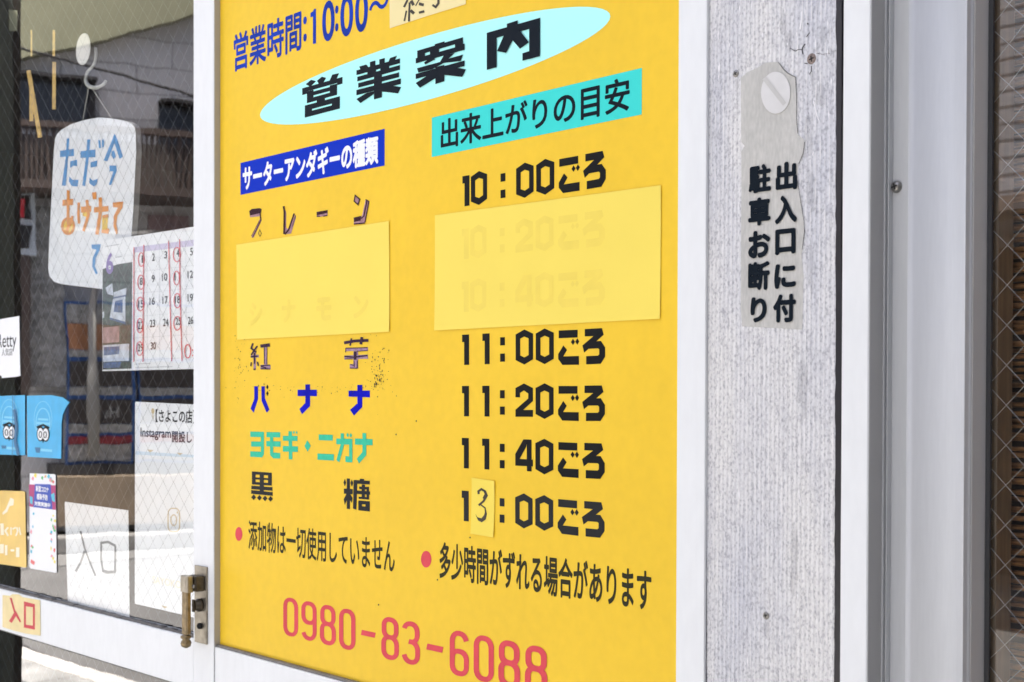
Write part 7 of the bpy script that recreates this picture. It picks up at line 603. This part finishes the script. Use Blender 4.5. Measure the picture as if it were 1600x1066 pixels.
def curl_card(name, key, y, m, label, cat, fr, group=None, lift=.0009, sgn=-1, n=14, seed=1):
    p = D[key][0][0]; q = [(p[2*k]*1e-4,p[2*k+1]*1e-4) for k in range(len(p)//2)]
    x0,x1 = min(a[0] for a in q),max(a[0] for a in q); z0,z1 = min(a[1] for a in q),max(a[1] for a in q)
    cs = [min(q, key=lambda a: (a[0]-X)**2+(a[1]-Z_)**2) for X,Z_ in ((x0,z0),(x1,z0),(x1,z1),(x0,z1))]
    rr2 = random.Random(seed); cl = [rr2.uniform(.35,1) for _ in range(4)]; ph = rr2.uniform(0,6); b = nb(); G2 = []
    for j in range(n+1):
        row = []
        for i in range(n+1):
            s,t = i/n,j/n; ws = ((1-s)*(1-t),s*(1-t),s*t,(1-s)*t)
            x = sum(w_*c_[0] for w_,c_ in zip(ws,cs)); z = sum(w_*c_[1] for w_,c_ in zip(ws,cs))
            d = lift*sum(c_*w_**6 for c_,w_ in zip(cl,ws))
            row.append(b.verts.new((x,y+sgn*d,z)))
        G2.append(row)
    for j in range(n):
        for i in range(n): b.faces.new((G2[j][i],G2[j][i+1],G2[j+1][i+1],G2[j+1][i])).smooth = True
    return solo(name, b, m, ((x0+x1)/2,y,z0), label, cat, fr, group)
o = curl_card('covering_paper','patch_flavour',-.0010,'note','blank yellow paper stuck over the flavour column of the sign','paper',WALL,'yellow papers covering lines of the sign')
part('show_through_lettering', text_bm(T['cinn'],-.00125,.05), 'ghost', o)
o = curl_card('covering_paper','patch_time',-.0010,'note','wider blank yellow paper stuck over two lines of the time column','paper',WALL,'yellow papers covering lines of the sign',seed=6)
b = nb()
for i in (1,2):
    dz = ZT[i]-1.5107
    for k,(key,du) in enumerate((('1',0),('0',DC),(':',0),(rows[i][1][0],0),('0',0),('g',0),('r',0))): flat(b,G[key],-.00120,du,dz)
part('show_through_lettering', b, 'ghost', o)
o = card('closing_note','patch_close',-.0010,'cream','pale cream note with brush lettering at the top edge of the sign','note',WALL); ink('lettering','close_ink',-.0013,'ink',o)
o = curl_card('number_patch','patch_three',-.0010,'brightnote','small bright yellow patch with a handwritten 3 in the bottom time row','note',WALL,lift=.0016); ink('lettering','three_ink',-.0013,'ink',o)

# ------------------------------------------------------------------ ribbed silver pillar
pil = thing('wall_pillar', 'battered silver white ribbed panel between the sign and the window', 'pillar', (-.975,.02,0))
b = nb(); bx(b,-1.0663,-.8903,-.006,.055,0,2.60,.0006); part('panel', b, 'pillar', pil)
b = nb(); bx(b,-.8901,-.8828,-.0045,.03,0,2.60); flat(b,D['seal'],-.0063); part('sealant', b, 'seal', pil)
b = nb(); flat(b,D['gapline'],-.0063); part('edge_gap', b, 'crack', pil)
b = nb(); flat(b,D['scratches'],-.0063); part('scratch', b, 'scratch', pil)
b = nb(); flat(b,D['grime'],-.0062); part('grime', b, 'grime', pil)
b = nb(); flat(b,D['cracks'],-.0064); part('crack', b, 'crack', pil)
def screw(parent, name, x, y, z, r, m, rot, dome=.4):
    b = nb(); lathe(b, [(r,0),(r*.98,r*.15),(r*.8,r*dome*.8),(r*.45,r*dome),(r*.02,r*dome*1.02)], (x,y,z), (0,-1,0), 20)
    for k in range(2):
        a = rot+k*math.pi/2; dx,dz = math.cos(a)*r*.55, math.sin(a)*r*.55; px,pz = -math.sin(a)*r*.13, math.cos(a)*r*.13; yy = y-r*dome*1.06-k*1e-4
        b.faces.new([b.verts.new(p) for p in ((x-dx-px,yy,z-dz-pz),(x+dx-px,yy,z+dz-pz),(x+dx+px,yy,z+dz+pz),(x-dx+px,yy,z-dz+pz))]).material_index = 1
    return part(name, b, [m,'hole'], parent)
screw(pil,'screw',-1.0269,-.0056,1.8590,.0043,'steel',.5)
screw(pil,'screw',-.9235,-.0052,1.8571,.0060,'rust',.2,.2)
screw(pil,'screw',-.9806,-.0056,1.2568,.0045,'steel',.3)
b = nb(); flat(b, D['film'], -.0064); c = centre(D['film'])
o = solo('parking_sticker', b, 'film', (c[0],-.0064,c[2]), 'peeling beige film with black no parking characters in two columns on the pillar','sticker',WALL)
ink('faded_disc','film_dot',-.0071,'film_dot',o); ink('faded_bar','film_slash',-.0074,'film_slash',o); ink('dirty_edge','film_edge',-.0071,'film_edge',o)
part('lettering', text_bm(T['park'],-.0072,.048), 'navy', o)

# ------------------------------------------------------------------ window on the right
wf = thing('window_frame', 'white and grey aluminium window frame with one screw, right of the silver pillar', 'window frame', (-.1,.02,.02))
b = nb()
prism(b, [(-.8725,-.020),(-.8412,-.020),(-.8402,-.019),(-.8402,.012),(-.8725,.012)], .02, 2.60); part('jamb', b, ['white'], wf)
b = nb(); bx(b,-.84005,-.8394,-.0188,.0035,.0205,2.5995); part('jamb_side', b, 'bead', wf)  # shade on the white jamb's right side, coloured in as a grey strip
b = nb(); prism(b, [(-.8400,.0118),(-.8396,.0040),(-.8375,.0040),(-.8375,.0085),(-.8350,.0085),(-.8350,.0050),(-.8340,.0050),(-.8340,.0118)], .021, 2.599); part('groove', b, 'grey_alu', wf)
b = nb(); bx(b,-.8725,-.77,.0122,.05,.02,2.60); part('channel', b, 'grey_alu', wf)
b = nb(); bx(b,-.77,.74,.0122,.05,2.54,2.60); part('head', b, 'grey_alu', wf)
b = nb(); bx(b,.66,.74,-.02,.0118,.02,2.60,.001); part('jamb', b, 'white', wf)
screw(wf,'screw',-.8292,.0120,1.7127,.0062,'steel',.25,.75)
sw = thing('sliding_window', 'grey aluminium sash with wired glass and a bamboo blind behind it at the right edge', 'window', (-.05,.02,.02))
prof = [(-.8020,.0100),(-.8023,.0000)]
for k in range(0,13):
    t = k/12; prof.append((-.8018+.0640*t, -.0098+.0120*math.sin(math.pi*t)))
prof += [(-.7375,-.0098),(-.7372,-.0030),(-.7355,-.0022),(-.7355,.0100)]
b = nb(); prism(b, prof, .03, 2.535)
b.normal_update()
for f in b.faces: f.smooth = f.normal.y < -.6
part('stile', b, 'grey_alu', sw)
b = nb(); prism(b, [(-.7374,.0101),(-.7352,-.0015),(-.7338,-.0015),(-.7302,.0185),(-.7302,.0195),(-.7374,.0195)], .1205, 2.4595); part('glazing_bead', b, 'bead', sw)
b = nb(); bx(b,-.7354,.60,-.008,.0195,.03,.12,.001); part('bottom_rail', b, 'grey_alu', sw)
b = nb(); bx(b,-.7354,.60,-.008,.0195,2.46,2.535,.001); part('top_rail', b, 'grey_alu', sw)
b = nb(); bx(b,.60,.655,-.009,.0195,.03,2.535,.001); part('stile', b, 'grey_alu', sw)
b = nb(); bx(b,-.7302,-.7255,.0165,.0200,.1205,2.4595); part('gasket', b, 'gasket', sw)
b = nb(); pane(b,-.7370,.60,.0205,.0255,.1205,2.4595); part('glass', b, ['glass','glass_back'], sw)
b = nb(); wires(b,-.728,.599,.121,2.459,.0222,r=.0003,ph=.004); part('wire_mesh', b, 'wire2', sw)
b = nb(); bx(b,-.775,-.7266,.031,.060,.05,2.58,.001); part('inner_stile', b, 'wood', sw)
bb_ = thing('bamboo_blind', 'brown bamboo reed blind hanging behind the right hand window glass', 'blind', (-.05,.075,.3))
b = nb(); z = .3; q = random.Random(5)
while z < 2.5:
    r = q.uniform(.0020,.0034); dy = q.uniform(-.0015,.0015); s1,s2 = q.uniform(-.002,.002),q.uniform(-.002,.002)
    tube(b, [(-.80,.075+dy,z+s1),(-.3,.075+dy,z+q.uniform(-.0015,.0015)),(.2,.075+dy,z-s1),(.62,.075+dy,z+s2)], r, 6); z += 2*r+q.uniform(.0006,.0040)
part('slats', b, 'reed', bb_)
b = nb()
for x in (-.62,-.30,.05,.40): tube(b, [(x,.0715,.3),(x,.0715,2.5)], .0012, 6)
part('cord', b, 'string', bb_)

# ------------------------------------------------------------------ inside the shop
PF = Frame((-4.616,-0.752,0), 1.9832)       # stands on the pavement, seen mirrored at the left edge of the door glass
o = thing('awning_post', 'dark square post on the pavement, mirrored at the left edge of the door glass', 'post', (.08,0,0), PF)
b = nb(); bx(b,0,.021,-.06,.06,.002,3.2,.002); part('dark_edge', b, 'postdark', o)
b = nb(); bx(b,.0212,.17,-.06,.06,.002,3.2,.003); part('shaft', b, 'post', o)
b = nb(); bx(b,.010,.034,-.062,-.0605,2.695,2.763); part('label', b, 'taglabel', o)

# ------------------------------------------------------------------ across the street: seen mirrored in the glass
TW = Frame((-14.241,-6.100,0), .3316)
# local axes: x' points to the shop, y' runs along the facade; a = -y'
def A(px): return -(px-150)/143.
def Zp(py): return 1.5+(608-py)/143.
th = thing('town_house', 'grey block house with dark windows and a brown balcony rail, mirrored in the door glass', 'house', (0,0,0), TW)
def tbox(px0,px1,py0,py1,d0,d1,bm): bx(bm, d0,d1, A(px1),A(px0), Zp(py1),Zp(py0))
b = nb(); bx(b,-4,0,-4.5,4.5,0,8); part('wall', b, 'block', th)
b = nb(); q = [(-40,110),(18,110),(120,78),(167,61),(300,8),(420,-40),(420,-300),(-40,-300)]
va = [b.verts.new((.22,A(x),Zp(y))) for x,y in q]; vb = [b.verts.new((.02,v.co.y,v.co.z)) for v in va]
b.faces.new(va); b.faces.new(vb[::-1])
for k in range(len(q)): b.faces.new((va[(k+1)%len(q)],va[k],vb[k],vb[(k+1)%len(q)]))
bmesh.ops.recalc_face_normals(b, faces=b.faces); part('gable', b, 'olivewall', th)
for (x0,x1,y0,y1) in ((-60,146,130,206),(243,330,153,226)):
    b = nb(); tbox(x0,x1,y0,y1,.01,.05,b); f = part('window', b, 'winglass', th)
    b = nb(); tbox(x0,x1,y0-5,y0,.01,.25,b); tbox(x1-9,x1-2,y0,y1,.051,.12,b); tbox(x0+66,x0+70,y0,y1,.051,.10,b); part('frame', b, 'house_dark', f)
b = nb(); tbox(-60,420,207,216,.5,.6,b); tbox(-60,420,300,312,.065,.95,b)  # floor slab made deeper to throw shade on the wall below
for k in range(-10,60): tbox(k*8,k*8+3,216,300,.53,.57,b)
part('balcony_rail', b, 'brown', th)
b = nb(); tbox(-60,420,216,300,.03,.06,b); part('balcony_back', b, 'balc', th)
b = nb(); tbox(225,290,328,352,.01,.08,b); part('niche', b, 'photop', th)
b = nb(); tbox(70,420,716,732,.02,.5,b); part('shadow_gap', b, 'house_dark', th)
b = nb(); tbox(70,420,733,806,.02,.7,b); part('plinth', b, 'tanwall', th)
b = nb(); tube(b, [(.62,A(128),Zp(440)),(.62,A(128),Zp(704))], .045, 12); part('drain_pipe', b, 'pipe', th)  # added bar standing in for a pale reflection on the glass
b = nb(); bx(b, .9,1.15,-4,1.2,-.12,.05,.02); solo('kerb_block', b, 'pale_kerb', (1,0,0), 'white concrete kerb in front of the house mirrored in the glass', 'kerb', TW)
nbd = thing('notice_board', 'blue framed board of orange and white notices mirrored in the door glass', 'notice board', (.5,A(141),.6), TW)
def board(t, x0, x1, big):
    b = nb(); tbox(x0,x1,470,716,.3,.42,b); part('frame', b, 'frameblue', t)
    for (y0,y1,m) in ((474,503,'pgrey'),(504,543,'porange'),(544,554,'pgrey'),(560,599,'pdark'),(600,612,'pgrey'),(618,655,'pdark'),(656,669,'pgrey'),(674,686,'pmaroon'),(687,712,'pgrey')):
        b = nb(); tbox(x0+2,x1-4,y0,y1,.421,.44,b); part('poster', b, m, t)
board(nbd, 93, 192, True)
b = text_bm([('He',(0,.17,0,.13))],0,.02)
bmesh.ops.transform(b, matrix=Matrix.Translation((.446,A(172),Zp(647))) @ Matrix.Rotation(math.pi/2,4,'Z'), verts=b.verts); part('lettering', b, 'pgrey', nbd)
n2 = thing('notice_board', 'second blue framed board, right of the first one in the mirrored street', 'notice board', (.5,A(260),.6), TW); board(n2, 199, 330, False)
cb = thing('roadside_cabinet', 'tall dark cabinet with a white rim and a red lamp, mirrored in the glass', 'cabinet', (.5,A(20),0), TW)  # made-up body standing in for a vehicle's tail lamp
b = nb(); tbox(-10,48,313,405,.45,.5,b); part('rim', b, 'photow', cb)
b = nb(); tbox(-10,42,317,353,.501,.52,b); tbox(-10,42,362,396,.501,.52,b); part('dark_panel', b, 'house_dark', cb)
b = nb(); tbox(21,34,323,352,.521,.56,b); part('lamp', b, 'lens', cb)
b = nb(); tbox(-10,42,406,640,.4,.5,b); part('body', b, 'brown', cb)
b = nb(); tbox(44,92,330,600,.05,.35,b); solo('concrete_pier', b, 'pgrey', (.2,A(68),1.5), 'rough grey concrete pier mirrored left of the hanging board', 'pier', TW)
b = nb(); tube(b, smoothcurve([(.45,A(-220),Zp(60)),(.45,A(-20),Zp(92)),(.45,A(160),Zp(122)),(.45,A(320),Zp(155)),(.45,A(520),Zp(205))],8), .016, 6)
solo('overhead_cable', b, 'cable', (.45,A(150),4.5), 'black cable sagging across the mirrored street', 'cable', TW)

for yy,zz,lab in ((-.55,5.2,'thin black cable strung high above the pavement, the one nearer the shop'),(-1.05,5.6,'thin black cable strung high above the pavement, the one nearer the road')):
    b = nb(); tube(b, smoothcurve([(-12,yy-.5,zz),(-7,yy-.1,zz-.35),(-2,yy+.1,zz-.45),(3,yy+.4,zz-.3),(9,yy+.6,zz)],6), .03, 6)
    solo('overhead_cable', b, 'cable', (-2,yy,zz), lab, 'cable')
nh = thing('opposite_house', 'grey sided house with a dark open ground floor across the street', 'house', (-4,-8,0))
b = nb(); bx(b,-10,6,-12,-7.4,2.72,7.5); part('upper_wall', b, 'siding', nh)
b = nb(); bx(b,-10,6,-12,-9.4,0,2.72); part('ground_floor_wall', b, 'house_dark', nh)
b = nb(); bx(b,-10,6,-7.38,-6.9,2.66,2.76); part('canopy', b, 'rooftile', nh)
for x in (-9.5,-6.2,-3,.5,4):
    b = nb(); bx(b,x,x+.2,-7.6,-7.41,0,2.65); part('column', b, 'plaster', nh)
for x in (-8,-4.6,-1.2,2.2):
    b = nb(); bx(b,x,x+1.5,-7.39,-7.34,3.9,5.1); f = part('window', b, 'winglass', nh)
for o in bpy.data.objects:
    if 'base' in o: del o['base']
